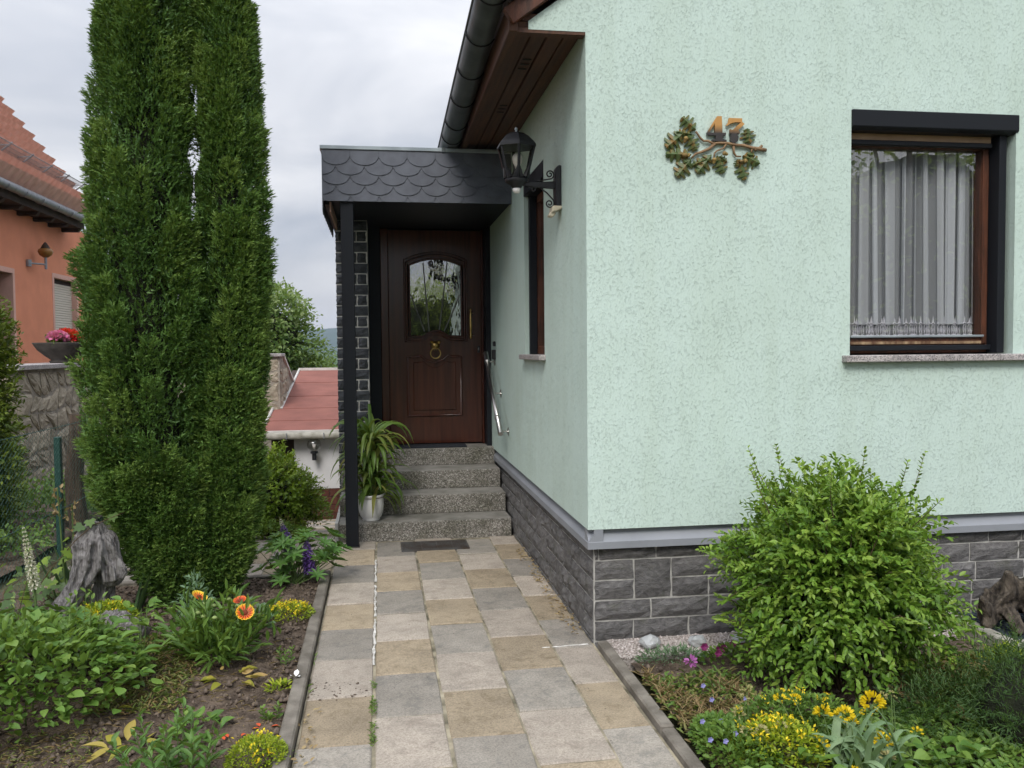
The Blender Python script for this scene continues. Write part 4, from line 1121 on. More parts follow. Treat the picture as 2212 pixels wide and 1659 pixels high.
# boot-scraper grate, door mat
gt = thing('boot_scraper_grate', (.45, 6.68, 0), 'rusty dark metal grate let into the paving before the steps', 'grate')
gx0_, gx1_, gy0_, gy1_ = .145, .665, 6.50, 6.79
m = MB(); m.box(gx0_, gx1_, gy0_, gy0_ + .012, -.01, .013); m.box(gx0_, gx1_, gy1_ - .012, gy1_, -.01, .013); m.box(gx0_, gx0_ + .012, gy0_ + .012, gy1_ - .012, -.01, .013); m.box(gx1_ - .012, gx1_, gy0_ + .012, gy1_ - .012, -.01, .013)
m.build('grate_frame', 'rust', gt)
m = MB(); m.box(gx0_ + .012, gx1_ - .012, gy0_ + .012, gy1_ - .012, -.004, .0085); m.build('pit', 'dark', gt)
for k in range(9):
    yk = gy0_ + .03 + k * .029; m = MB(); m.box(gx0_ + .012, gx1_ - .012, yk, yk + .007, -.002, .0128); m.build('grate_bar', 'rust', gt)
for xk in (.30, .42, .54):
    m = MB(); m.box(xk, xk + .006, gy0_ + .012, gy1_ - .012, -.002, .0115); m.build('cross_bar', 'rust', gt)
dmat = MB(); dmat.box(.14, .80, 7.945, 8.17, LZ + .002, LZ + .016)
dmat.build('door_mat', 'mat', bevel=.004, label='dark door mat in front of the mahogany door', category='door mat')

# potted strap-leaved plant on the first step
pp = thing('potted_plant', (-.085, 7.06, .147), 'arching strap-leaved plant in a white pot on the lowest step', 'potted plant')
m = MB(); m.lathe([(0, .0), (.066, .0), (.072, .006), (.068, .014), (.086, .035), (.099, .075), (.104, .12), (.103, .165), (.099, .190), (.106, .198), (.108, .212), (.101, .214), (.097, .19), (0, .185)], (-.085, 7.06, .147), 28)
m.build('pot', 'white_pot', pp, smooth=True)
m = MB(); m.lathe([(0, .193), (.103, .191), (.103, .187), (0, .187)], (-.085, 7.06, .147), 20); m.build('pot_soil', 'soil', pp)
MAT['strap'] = leafmat('strap_leaf', [(.085, .16, .03), (.125, .22, .04), (.18, .26, .055), (.27, .25, .07)], .4, .3, True)
def strap(name, mat, parent, base, az, el, L, w, droop, n=9, fold=.25, twist=0.0):
    """one arching ribbon leaf"""
    mb = MB(); p = Vector(base); d = Vector((math.cos(az) * math.cos(el), math.sin(az) * math.cos(el), math.sin(el)))
    side = Vector((-math.sin(az), math.cos(az), 0))
    for i in range(n + 1):
        t = i / n
        ww = w * (.55 + .45 * min(1, t * 4)) * (1 - max(0, (t - .55) / .45) ** 1.6 * .97)
        s = (Matrix.Rotation(twist * t, 3, d) @ side)
        upv = s.cross(d); upv.normalize()
        mb.v += [tuple(p - s * ww / 2 + upv * ww * fold), tuple(p), tuple(p + s * ww / 2 + upv * ww * fold)]
        p = p + d * (L / n)
        d = (d + Vector((0, 0, -1)) * droop / n * (0.4 + 1.5 * t)).normalized()
    for i in range(n):
        a = i * 3; mb.f += [(a, a + 1, a + 4, a + 3), (a + 1, a + 2, a + 5, a + 4)]
    return mb.build(name, mat, parent, smooth=True)
rp = random.Random(11)
m = MB()
for k in range(4): m.tube([(-.085 + .02 * math.cos(k * 1.6), 7.06 + .02 * math.sin(k * 1.6), .33), (-.085 + .05 * math.cos(k * 1.6), 7.06 + .04 * math.sin(k * 1.6), .62 + .08 * k)], [.008, .006], 6)
m.build('stem', 'stem', pp)
for k in range(165):
    az = rp.uniform(0, 6.283); h = rp.choice((.36, .42, .5, .6, .68, .74, .78)) + rp.uniform(-.05, .05)
    strap('leaf', 'strap', pp, (-.08 + rp.uniform(-.045, .045), 7.06 + rp.uniform(-.04, .04), h), az, rp.uniform(.5, 1.4), rp.uniform(.28, .50), rp.uniform(.026, .042), rp.uniform(2.6, 4.6), twist=rp.uniform(-.8, .8))

# ------------------------------------------------------------------ garage with red felt roof, rubble walls
ga = thing('garage', (-.5, 13, -.95), 'low white garage with red felt roof behind the porch', 'garage')
GX0, GX1, GY0, GY1 = -1.62, .85, 13.0, 17.7
m = MB(); m.box(GX0 + .35, GX1, GY0 + .02, GY1, -.53, .36); m.build('wall', 'white_wall', ga)
m = MB(); m.box(GX0 + .35, GX1, GY0 + .03, GY0 + .2, -1.1, -.53); gpl = m.build('plinth', M('dark_joint', (.12, .10, .09), (.08, .07, .06), rough=.9), ga)
for r_ in range(5):
    for k in range(10):
        x0 = GX0 + .35 + k * .252 - (.126 if r_ % 2 else 0); x1 = min(x0 + .244, GX1); x0 = max(x0, GX0 + .35)
        if x1 - x0 < .04: continue
        m = MB(); z0 = -.535 - (r_ + 1) * .125; m.box(x0, x1, GY0 + .012, GY0 + .06, z0 + .008, z0 + .125); m.build('brick', 'clinker', gpl, bevel=.004)
m = MB(); m.box(GX0 + .02, GX0 + .35, GY0 + .05, GY0 + .35, -1.2, .30); m.build('corner_post', 'dkwood', ga)
def rz_(y): return .345 + (y - GY0 + .12) * (1.135 - .345) / (17.6 - GY0 + .12)
ry = [GY0 - .12, 13.55, 14.35, 15.25, 16.4, 17.6]
rfm = MB(); rfm.prism([(GY0 - .12, rz_(GY0 - .12)), (17.62, rz_(17.62)), (17.62, rz_(17.62) - .08), (GY0 - .12, rz_(GY0 - .12) - .08)], lambda u, v, w: (w, u, v), GX0 - .1, GX1 + .1)
groof = rfm.build('roof', 'dkwood', ga)
for k in range(5):
    a, b_ = ry[k], ry[k + 1]; x0 = GX0 - .1 if b_ < 14.4 else GX0 + .02
    m = MB(); m.prism([(a - .03, rz_(a - .03) + .012), (b_, rz_(b_) + .004), (b_, rz_(b_) + .001), (a - .03, rz_(a - .03) + .001)], lambda u, v, w: (w, u, v), x0, GX1 + .1)
    m.build('felt_strip', 'red_felt', groof)
MAT['white_strip'] = M('white_verge_strip', (.66, .64, .61), (.45, .43, .40), rough=.7, vscale=4)
m = MB(); m.tube([(GX0 - .1, ry[0], rz_(ry[0]) + .02), (GX0 - .1, 14.3, rz_(14.3) + .02)], .022, 6); m.build('verge_strip', 'white_strip', groof)
m = MB(); m.tube([(GX0 + .03, 14.35, rz_(14.3) + .02), (GX0 + .03, 17.6, rz_(17.6) + .02)], .022, 6); m.tube([(GX0 - .12, 14.32, rz_(14.3) + .02), (GX0 + .05, 14.32, rz_(14.3) + .02)], .02, 6); m.build('verge_strip', 'white_strip', groof)
m = MB(); m.box(GX0 + .02, GX1 + .1, 17.57, 17.64, rz_(17.6), rz_(17.6) + .05); m.build('ridge_strip', 'white_strip', groof)
m = MB(); m.box(GX0 - .12, GX1 + .1, GY0 - .17, GY0 - .12, rz_(GY0) - .035, rz_(GY0) + .0); m.build('eave_strip', 'white_strip', groof)
gg = MB(); gg.tube([(GX0 - .16, GY0 - .19, rz_(GY0) - .075), (GX1 + .1, GY0 - .19, rz_(GY0) - .085)], .052, 12); gg.build('gutter', 'concrete', ga, smooth=True)
for xk in (-1.35, -.82, -.3): 
    m = MB(); m.tube([(xk, GY0 - .25, rz_(GY0) - .03), (xk, GY0 - .25, rz_(GY0) - .11), (xk, GY0 - .16, rz_(GY0) - .145)], .008, 5); m.build('gutter_bracket', 'galv', ga)
gl = thing('globe_lamp', (-.97, 13.0, .0), 'clear globe lamp on black holder on the white garage wall', 'lamp')
m = MB(); m.lathe([(.03, -.095), (.07, -.075), (.10, -.02), (.105, .02), (.085, .075), (.04, .10), (0, .105)], (-.97, GY0 - .12, .135), 18); m.build('globe', glassmat('globe_glass', 3.0, 1.4, 0, (.90, .90, .89)), gl, smooth=True)
m = MB(); m.lathe([(.0, .075), (.035, .07), (.022, .03), (.016, .0), (0, .0)], (-.97, GY0 - .12, .085), 12); m.build('bulb', 'bulb', gl, smooth=True)
m = MB(); m.lathe([(.055, .0), (.055, -.03), (.032, -.035), (.032, -.13), (0, -.13)], (-.97, GY0 - .12, .05), 14); m.box(-.99, -.95, GY0 - .12, GY0 + .02, -.06, -.02); m.build('holder', 'black', gl)

def rubble(parent, face, a0, a1, z0, z1, na, nz, at, seed, mat='rubble', g=.018):
    """irregular stones filling a rectangle; corners jittered so that joints wander"""
    r = random.Random(seed)
    P_ = {}
    for j in range(nz + 1):
        for i in range(na + 1):
            u = a0 + (a1 - a0) * (i + (.5 if j % 2 and 0 < i < na else 0) * .8) / na; v = z0 + (z1 - z0) * j / nz
            if 0 < i < na: u += r.uniform(-.28, .28) * (a1 - a0) / na
            if 0 < j < nz: v += r.uniform(-.30, .30) * (z1 - z0) / nz
            P_[i, j] = (min(max(u, a0), a1), v)
    for j in range(nz):
        for i in range(na):
            q = [P_[i, j], P_[i + 1, j], P_[i + 1, j + 1], P_[i, j + 1]]
            cx = sum(p[0] for p in q) / 4; cz = sum(p[1] for p in q) / 4
            out = []
            for k in range(4):
                p, p2 = q[k], q[(k + 1) % 4]
                for t in (.12, .5, .88):
                    u = p[0] + (p2[0] - p[0]) * t + r.uniform(-.015, .015); v = p[1] + (p2[1] - p[1]) * t + r.uniform(-.015, .015)
                    L = math.hypot(u - cx, v - cz) or 1
                    s = max(.2, 1 - g / L); out.append((cx + (u - cx) * s, cz + (v - cz) * s))
            n_ = len(out); b = r.uniform(.008, .022); m = MB()
            def tp(u, v, d): return (u, at - d, v) if face == 'front' else (at + d, u, v)
            m.v = [tp(u, v, -.03) for u, v in out] + [tp(u, v, .006) for u, v in out] + [tp(cx + (u - cx) * .72, cz + (v - cz) * .72, b + r.uniform(-.012, .012)) for u, v in out] + [tp(cx, cz, b + .008)]
            for k in range(n_):
                k2 = (k + 1) % n_; m.f += [(k, k2, n_ + k2, n_ + k), (n_ + k, n_ + k2, 2 * n_ + k2, 2 * n_ + k), (2 * n_ + k, 2 * n_ + k2, 3 * n_)]
            m.build('stone', mat, parent)
rw = thing('rubble_wall', (-2, 14.3, -1), 'pale rubble stone wall with sloping coping beside the red garage roof', 'wall')
m = MB(); m.box(-3.4, -1.60, 14.3, 14.75, -1.0, 1.44); m.prism([(14.75, .3), (14.75, 1.44), (16.5, .92), (16.5, .3)], lambda u, v, w: (w, u, v), -1.95, -1.60); rb = m.build('wall_core', 'rubble_m', rw)
rubble(rb, 'front', -2.9, -1.61, .25, 1.42, 6, 5, 14.3, 5)
rubble(rb, 'side', 14.32, 15.6, .55, 1.25, 4, 3, -1.60, 6)
m = MB(); m.box(-3.4, -1.56, 14.24, 14.80, 1.44, 1.49); m.build('coping', 'granite', rw, bevel=.006)
m = MB(); m.prism([(14.80, 1.47), (16.5, .95), (16.5, .90), (14.80, 1.42)], lambda u, v, w: (w, u, v), -1.99, -1.57); m.build('sloping_coping', 'white_strip', rw)

# neighbour's terrace wall, parallel to the path
tw = thing('terrace_wall', (-3.7, 9, 0), 'rubble stone terrace wall with granite coping below the orange house', 'wall')
m = MB(); m.box(-4.0, -3.60, 9.25, 14.29, -.6, 1.36); wc = m.build('wall_core', 'rubble_m', tw)
rubble(wc, 'side', 9.25, 13.0, .05, 1.34, 15, 6, -3.60, 15)
m = MB(); m.box(-4.02, -3.93, 6.0, 9.25, -.6, 1.2); m.build('wall_core', 'rubble_m', tw)
rubble(wc, 'front', -4.0, -3.62, .05, 1.34, 2, 6, 9.25, 16)
m = MB(); m.box(-4.08, -3.54, 9.17, 11.8, 1.362, 1.415); m.build('coping', 'granite', tw, bevel=.006)
m = MB(); m.box(-4.08, -3.54, 11.806, 14.29, 1.362, 1.415); m.build('coping', 'granite', tw, bevel=.006)
# flower bowl with geraniums
BX, BY, BZ = -3.72, 10.9, 1.416
m = MB(); m.lathe([(0, 0), (.14, 0), (.15, .02), (.13, .035), (.19, .08), (.27, .15), (.32, .225), (.325, .24), (.30, .24), (.25, .17), (0, .16)], (BX, BY, BZ), 28)
m.build('flower_bowl', 'bowl', None, smooth=True, label='dark shallow stone bowl on the terrace wall coping', category='planter')

# ------------------------------------------------------------------ the orange house
oh = thing('neighbour_house', (-7.2, 18, 1.2), 'orange rendered house with terracotta tile roof beyond the terrace', 'house')
OX = -7.2
DR = (16.2, 18.73, 1.25, 3.32); WN = (20.55, 21.75, 1.95, 3.33)      # door and window incl. trim (y0 y1 z0 z1)
ow = MB()
def oq(y0, y1, z0, z1, x=OX): ow.quad((x, y0, z0), (x, y1, z0), (x, y1, z1), (x, y0, z1))
DI = (16.4, 18.45, 1.25, 3.12); WI = (20.66, 22.1, 2.0, 3.22)
oq(12, DI[0], 1.2, 4.5); oq(DI[0], DI[1], DI[3], 4.5); oq(DI[1], WI[0], 1.2, 4.5); oq(WI[0], WI[1], 1.2, WI[2]); oq(WI[0], WI[1], WI[3], 4.5); oq(WI[1], 23.3, 1.2, 4.5)
ow.quad((OX, 23.3, 1.2), (-12, 23.3, 1.2), (-12, 23.3, 4.5), (OX, 23.3, 4.5)); ow.quad((OX, 21.4, 4.5), (OX, 23.3, 4.5), (-12, 23.3, 4.5), (-12, 21.4, 4.5))
ow.quad((OX, 21.4, 4.5), (-16, 21.4, 4.5), (-11.6, 21.4, 10.2))
ow.quad((OX, 12, 1.2), (-16, 12, 1.2), (-16, 12, 4.5), (-11.6, 12, 10.2), (OX, 12, 4.5))
ow.build('wall', 'orange', oh)
def reveal(o, name):
    m = MB(); t = .10
    frm = (o[0] - t, o[1] + t, o[2], o[3] + t)
    m.box(OX - .25, OX + .012, frm[0], o[0], o[2], frm[3]); m.box(OX - .25, OX + .012, o[1], frm[1], o[2], frm[3]); m.box(OX - .25, OX + .012, o[0], o[1], o[3], frm[3])
    return m.build(name, 'pinktrim', oh, bevel=.005)
dr = reveal(DI, 'doorway'); wi = reveal(WI, 'window')
m = MB(); m.box(OX - .3, OX - .24, DI[0], DI[1], DI[2], DI[3]); m.build('door_leaf', 'dkwood', dr)
m = MB(); m.box(OX - .16, OX - .12, WI[0], WI[1], WI[3] - .10, WI[3]); m.build('shutter_slot', 'dkwood', wi)
for k in range(20):
    z0 = WI[2] + k * .056; m = MB(); m.box(OX - .13, OX - .105, WI[0], WI[1], z0, z0 + .050); m.build('shutter_slat', 'blind', wi, bevel=.008)
m = MB(); m.box(OX - .16, OX - .13, WI[0], WI[1], WI[2], WI[3]); m.build('shutter_back', M('blind_gap', (.30, .26, .22), (.26, .23, .2)), wi)
m = MB(); m.box(OX - .1, OX + .05, WI[0] - .05, WI[1] + .05, WI[2] - .04, WI[2]); m.build('sill', 'granite', wi)
# eaves, gutter, tiles
EX, EZ = -6.72, 4.62; RS = R(52)
m = MB(); m.prism([(-7.2, 4.40), (EX - .05, 4.40), (EX - .05, 4.56), (-7.2, 5.1)], lambda u, v, w: (u, w, v), 12, 21.45); m.build('eave_board', 'dkwood', oh)
for k in range(12):
    m = MB(); yk = 12.2 + k * .82; m.prism([(-7.2, 4.32), (-6.85, 4.32), (-6.78, 4.40), (-7.2, 4.40)], lambda u, v, w: (u, w, v), yk, yk + .12); m.build('rafter_end', 'dkwood', oh)
gu2 = MB(); gu2.tube([(EX + .07, 12, EZ - .02), (EX + .07, 21.45, EZ - .02)], .085, 14); og = gu2.build('gutter', 'galv', oh, smooth=True)
for k in range(13):
    m = MB(); yk = 11.9 + k * .82; m.tube([(EX + .07 + .092 * math.cos(a), yk, EZ - .02 + .092 * math.sin(a)) for a in [math.pi + k2 * math.pi / 8 for k2 in range(9)]], .012, 5); m.build('gutter_bracket', 'galv', og)
def roof_p(s, y, up=0.0): return (EX - s * math.cos(RS) + up * math.sin(RS), y, EZ + .05 + s * math.sin(RS) + up * math.cos(RS))
m = MB(); m.quad(roof_p(0, 11.8, -.03), roof_p(0, 21.45, -.03), roof_p(7.6, 21.45, -.03), roof_p(7.6, 11.8, -.03)); m.quad(roof_p(7.6, 11.8, -.03), roof_p(7.6, 21.45, -.03), (-16.6, 21.45, 4.4), (-16.6, 11.8, 4.4))
oroof = m.build('roof', 'tile', oh)
TW, TL = .30, .345
tm = MB(); prof_t = [(0, .0), (.035, .035), (.09, .045), (.14, .025), (.185, .004), (.24, 0), (.30, .012)]
for (s, lift) in ((0, .034), (0, .030), (TL * 1.06, .0)):
    for u, h in prof_t: tm.v.append((u, s, h + lift - (.024 if (s == 0 and lift < .04) else 0)))
n_ = len(prof_t)
for i in range(n_ - 1):
    tm.f += [(i, i + 1, n_ * 2 + i + 1, n_ * 2 + i), (n_ + i, n_ + i + 1, i + 1, i)]
tme = tm.mesh('roof_tile', False); tme.materials.append(MAT['tile'])
rotm = Matrix(((0, -math.cos(RS), math.sin(RS)), (-1, 0, 0), (0, math.sin(RS), math.cos(RS)))).to_euler()
def place_tile(row, col, name='roof_tile'):
    y = 21.45 - col * TW
    return inst(name, tme, roof_p(row * TL - .03, y, -.02), oroof, rot=rotm)
cnt = 0
for row in range(13):
    for col in range(23):
        if cnt < 299: place_tile(row, col); cnt += 1
rest = MB()
for row in range(22):
    for col in range(37):
        if row < 13 and col < 23: continue
        o_ = Vector(roof_p(row * TL - .03, 21.45 - col * TW, -.02)); Rm = rotm.to_matrix()
        rest.add([o_ + Rm @ Vector(v) for v in tm.v], tm.f)
rest.build('roof_tile_field', 'tile', oroof, kind='stuff')
vt = MB(); c0, c1 = Vector(roof_p(-.04, 21.45, .012)), Vector(roof_p(7.6, 21.45, .012)); nu = Vector((math.sin(RS), 0, math.cos(RS))) * .075
vt.add([c0, c1, c1 + nu, c0 + nu] + [p_ + Vector((0, .04, 0)) for p_ in (c0, c1, c1 + nu, c0 + nu)], [(0, 1, 2, 3), (7, 6, 5, 4), (0, 4, 5, 1), (3, 2, 6, 7), (0, 3, 7, 4), (1, 5, 6, 2)])
vt.build('verge_strip', 'tile', oroof)
# snow guard: grille above the gutter
sg2 = MB(); s0 = .62
for zz in (0.03, .42):
    sg2.tube([roof_p(s0, 14.0, .05 + zz), roof_p(s0, 21.3, .05 + zz)], .010, 5)
sg2.build('snow_guard_rail', 'galv', oroof)
gm2 = MB()
y = 14.0
while y < 21.3:
    gm2.tube([roof_p(s0, y, .08), roof_p(s0, y, .47)], .0042, 3, False); y += .05
for zz in (.10, .18, .26, .34): gm2.tube([roof_p(s0, 14, .05 + zz), roof_p(s0, 21.3, .05 + zz)], .005, 3, False)
gm2.build('snow_guard_grille', 'galv', oroof, kind='stuff')
for k in range(9):
    m = MB(); yk = 14.4 + k; m.tube([roof_p(s0, yk, .0), roof_p(s0, yk, .50)], .018, 5); m.tube([roof_p(s0, yk, .44), roof_p(s0 + .25, yk, .05)], .009, 4); m.build('snow_guard_post', 'galv', oroof)
ol = thing('wall_lamp', (OX, 19.5, 3.5), 'amber glass wall lamp on the orange house between doorway and window', 'lamp')
m = MB(); m.tube([(OX + .02, 19.2, 3.40), (OX + .20, 19.4, 3.40), (OX + .26, 19.5, 3.40)], .02, 6); m.tube([(OX + .26, 19.5, 3.30), (OX + .26, 19.5, 3.55)], .028, 8); m.lathe([(0, 0), (.06, 0), (.06, .14), (0, .14)], (OX + .03, 19.2, 3.33), 10); m.build('arm', 'galv', ol)
m = MB(); m.lathe([(.05, 0), (.12, .05), (.15, .12), (.13, .17), (.06, .20), (0, .2)], (OX + .26, 19.5, 3.55), 14); m.build('shade', M('amber_glass', (.33, .17, .05), (.25, .12, .03), rough=.2), ol, smooth=True)
m = MB(); m.lathe([(.10, .18), (.07, .24), (.03, .30), (0, .33)], (OX + .26, 19.5, 3.55), 12); m.build('cap', 'dkwood', ol)

# ------------------------------------------------------------------ chain-link fence
fe = thing('chain_link_fence', (-2.0, 5.8, 0), 'green chain link fence between garden and neighbour', 'fence')
FX = -2.02
fm_ = []
cell = .06; y = 3.2
wires = MB()
nzc = int(1.08 / (cell / 2))
while y < 10.2:
    for s in (0,):
        pts = [(FX + (.003 if k % 2 else -.003), y + (cell / 2 if k % 2 else 0) + (cell / 2 if s else 0), k * cell / 2) for k in range(nzc + 1)]
        wires.tube(pts, .0010, 3, False)
        pts = [(FX - (.003 if k % 2 else -.003), y + cell / 2 + (cell / 2 if k % 2 else 0), k * cell / 2) for k in range(nzc + 1)]
        wires.tube([(a, b_ if k % 2 == 0 else b_ - cell, c) for k, (a, b_, c) in enumerate(pts)], .0010, 3, False)
    y += cell
wires.build('wire_mesh', 'wire', fe, kind='stuff')
for z_ in (.55, 1.075):
    m = MB(); m.tube([(FX, 3.2 + k * .7, z_ - .012 * math.sin(k * 1.3) ** 2) for k in range(11)], .0024, 5); m.build('tension_wire', 'wire', fe)
for yk in (5.85, 8.6):
    m = MB(); m.box(FX - .045, FX - .005, yk - .02, yk + .02, -.1, 1.00); m.build('fence_post', 'green_post', fe, bevel=.004)
ft = MB()
pts = [(-2.15 + .02 * math.sin(k), 6.5, -.1 + k * .15) for k in range(9)]
ft.tube(pts, [.075, .07, .068, .066, .064, .062, .06, .058, .055], 9)
ft.build('tree_trunk', 'bark', None, smooth=True, label='slim brown tree trunk just behind the green fence post', category='tree trunk')

# ------------------------------------------------------------------ vegetation
MAT['juniper'] = leafmat('juniper_needles', [(.045, .105, .022), (.075, .16, .030), (.115, .21, .04), (.175, .27, .055)], .55, .15)
MAT['thuja'] = leafmat('thuja_scales', [(.06, .11, .015), (.11, .17, .02), (.19, .24, .03)], .55, .2)
MAT['box'] = leafmat('box_leaf', [(.055, .13, .02), (.11, .22, .028), (.165, .295, .036), (.27, .39, .065)], .38, .25)
MAT['bush'] = leafmat('round_bush_leaf', [(.085, .16, .016), (.15, .25, .022), (.27, .37, .035)], .4, .3)
MAT['lime'] = leafmat('lime_tree_leaf', [(.05, .12, .022), (.10, .19, .045), (.19, .28, .09), (.32, .40, .17)], .45, .35)
MAT['fartree'] = leafmat('far_tree_leaf', [(.05, .11, .02), (.09, .17, .03), (.15, .22, .04)], .6, .3)
MAT['sedum'] = leafmat('sedum_leaf', [(.17, .27, .022), (.30, .40, .028), (.46, .48, .035)], .45, .3)
MAT['yellow'] = leafmat('yellow_petal', [(.72, .52, .01), (.82, .62, .015), (.85, .68, .03)], .5, .25)
MAT['herb'] = leafmat('herb_leaf', [(.075, .155, .032), (.12, .22, .042), (.19, .30, .055)], .45, .3)
MAT['bluegreen'] = leafmat('blue_green_leaf', [(.10, .18, .10), (.15, .25, .14), (.21, .32, .18)], .45, .25)
MAT['lupleaf'] = leafmat('lupine_leaf', [(.07, .165, .04), (.10, .215, .05), (.15, .27, .06)], .45, .3)
MAT['purple'] = leafmat('purple_floret', [(.14, .065, .34), (.22, .11, .46), (.32, .18, .56)], .5, .25)
MAT['cream'] = leafmat('cream_floret', [(.62, .60, .42), (.78, .76, .62), (.82, .8, .72)], .5, .25)
MAT['weed'] = leafmat('weed_leaf', [(.10, .14, .03), (.14, .19, .04), (.24, .20, .08), (.20, .12, .05)], .6, .25)
MAT['dry'] = leafmat('dry_leaf', [(.32, .23, .11), (.42, .32, .17), (.25, .16, .08)], .7, .2)
MAT['pink'] = leafmat('pink_petal', [(.62, .12, .30), (.72, .25, .42)], .5, .25)
MAT['red'] = leafmat('red_petal', [(.55, .012, .015), (.70, .03, .03), (.45, .008, .01)], .5, .2)
MAT['magenta'] = leafmat('magenta_petal', [(.22, .02, .13), (.33, .04, .20)], .5, .2)
MAT['lilac'] = leafmat('lilac_petal', [(.28, .27, .62), (.38, .37, .72)], .5, .25)
MAT['hyd'] = leafmat('broad_leaf', [(.075, .165, .032), (.11, .22, .04), (.155, .28, .05), (.21, .32, .07)], .42, .28, True)
MAT['ivy'] = leafmat('ivy_leaf', [(.07, .13, .045), (.12, .20, .05), (.24, .36, .04)], .45, .3, True)
MAT['iris'] = leafmat('iris_leaf', [(.055, .12, .05), (.08, .16, .065), (.11, .19, .08)], .45, .25, True)
MAT['allium'] = leafmat('allium_leaf', [(.16, .26, .13), (.21, .32, .17), (.26, .36, .19)], .5, .25, True)
MAT['yell_leaf'] = leafmat('yellowing_leaf', [(.28, .30, .04), (.42, .36, .06), (.50, .33, .14)], .5, .3, True)
MAT['street'] = leafmat('street_tree_leaf', [(.12, .20, .03), (.20, .30, .04), (.30, .38, .06)], .4, .5)
UPV = np.array([0, 0, 1.0])

def perp_up(d):
    u = np.tile(UPV, (len(d), 1)) + rng.normal(0, .35, d.shape)
    return u

# ---- twin-stemmed columnar juniper
def juniper():
    t = thing('juniper_tree', (-1.15, 5.45, 0), 'tall dense columnar juniper with two fused green columns', 'tree')
    zk = np.array([.02, .12, .3, .6, 1.0, 1.5, 2.0, 2.6, 3.1, 3.6, 4.2, 4.8, 5.2])
    cols = [ # centre x, radius
        (np.array([-1.16, -1.18, -1.24, -1.33, -1.40, -1.41, -1.385, -1.37, -1.355, -1.34, -1.33, -1.33, -1.33]),
         np.array([.09, .15, .215, .30, .375, .365, .35, .30, .26, .225, .18, .11, .02]), 5.42, 0),
        (np.array([-1.06, -1.03, -1.0, -.965, -.94, -.915, -.90, -.895, -.90, -.915, -.93, -.93, -.93]),
         np.array([.08, .13, .175, .205, .205, .205, .215, .20, .175, .15, .12, .08, .02]), 5.50, 1)]
    parts = []; core = MB()
    for cxs, rs, cy, ci in cols:
        npl = 420 if ci == 0 else 330
        zb = np.concatenate([rng.uniform(.03, 5.0, npl - 60), rng.uniform(.02, .7, 60)])
        an = rng.uniform(0, 2 * np.pi, npl)
        for z0, a in zip(zb, an):
            r0 = np.interp(z0, zk, rs); c0 = np.interp(z0, zk, cxs)
            L = rng.uniform(.22, .42) * (1.0 if z0 < 4.4 else .6)
            z1 = z0 + L; r1 = np.interp(z1, zk, rs); c1 = np.interp(z1, zk, cxs)
            out = rng.uniform(.86, 1.09); pt = rng.normal(.42, .22)
            if z0 < .35: out = rng.uniform(.7, 1.0)
            b = np.array([c0 + r0 * .62 * np.cos(a), cy + r0 * .62 * np.sin(a), z0])
            e = np.array([c1 + r1 * out * np.cos(a), cy + r1 * out * np.sin(a), z1])
            if z0 < .25: e[2] = z0 + L * .55
            ax = e - b; ln = np.linalg.norm(ax); ax /= ln
            n = int(290 * (ln / .35) * (1.0 if r0 > .15 else .7))
            tt = rng.random(n) ** .8; w = .080 * (1 - .72 * tt) + .012
            off = rdir(n); off -= (off @ ax)[:, None] * ax; off = unit(off) * (w * np.sqrt(rng.uniform(.2, 1, n)))[:, None]
            p = b + ax * (tt * ln)[:, None] + off
            d = unit(ax * .55 + unit(off) * .55 + np.array([np.cos(a), np.sin(a), .35]) * .35 + rng.normal(0, .28, (n, 3)))
            p[:, 2] = np.maximum(p[:, 2], .012)
            # each twig carries a few needles
            base_t = np.clip(pt + rng.normal(0, .13, n) + .22 * tt, 0, 1)
            tl = rng.uniform(.022, .042, n)
            for k in range(5):
                f = k / 4
                pk = p + d * (tl * f * .8)[:, None]
                dk = unit(d + rdir(n) * (.75 if k < 4 else .15))
                parts.append(leaf_arrays(pk, dk, rdir(n), rng.uniform(.014, .025, n), .0085, T_NEEDLE, np.clip(base_t + .12 * f, 0, 1)))
        # short shoots all over the shell, mostly upright
        ns = 17000 if ci == 0 else 12000
        zz = rng.uniform(.03, 5.0, ns); aa = rng.uniform(0, 2 * np.pi, ns); rf = np.interp(zz, zk, rs) * rng.uniform(.55, .92, ns)
        ps = np.stack([np.interp(zz, zk, cxs) + rf * np.cos(aa), cy + rf * np.sin(aa), zz], 1)
        ds = unit(np.stack([np.cos(aa) * .45, np.sin(aa) * .45, np.full(ns, .8)], 1) + rng.normal(0, .35, (ns, 3)))
        tn = np.clip(rng.normal(.3, .18, ns), 0, 1)
        for k in range(5):
            parts.append(leaf_arrays(ps + ds * (.012 * k), unit(ds + rdir(ns) * .75), rdir(ns), rng.uniform(.020, .034, ns), .011, T_NEEDLE, tn))
        vs = []
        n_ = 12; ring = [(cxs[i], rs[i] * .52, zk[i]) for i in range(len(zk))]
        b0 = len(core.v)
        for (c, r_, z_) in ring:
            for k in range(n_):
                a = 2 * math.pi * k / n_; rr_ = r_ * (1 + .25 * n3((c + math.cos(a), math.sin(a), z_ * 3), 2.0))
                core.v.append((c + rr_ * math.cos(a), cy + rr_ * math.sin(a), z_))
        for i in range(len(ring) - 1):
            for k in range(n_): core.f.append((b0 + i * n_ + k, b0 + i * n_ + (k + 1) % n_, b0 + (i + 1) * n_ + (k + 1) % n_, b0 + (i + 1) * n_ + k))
    V, F, T = merge(parts)
    # narrow gap left between the two columns half way up
    c = V.reshape(-1, 3, 3).mean(1); hw = .020 * np.clip(1.25 - np.abs(c[:, 2] - 2.68) / .38, 0, 1) * (1 + .8 * np.sin(c[:, 2] * 19))
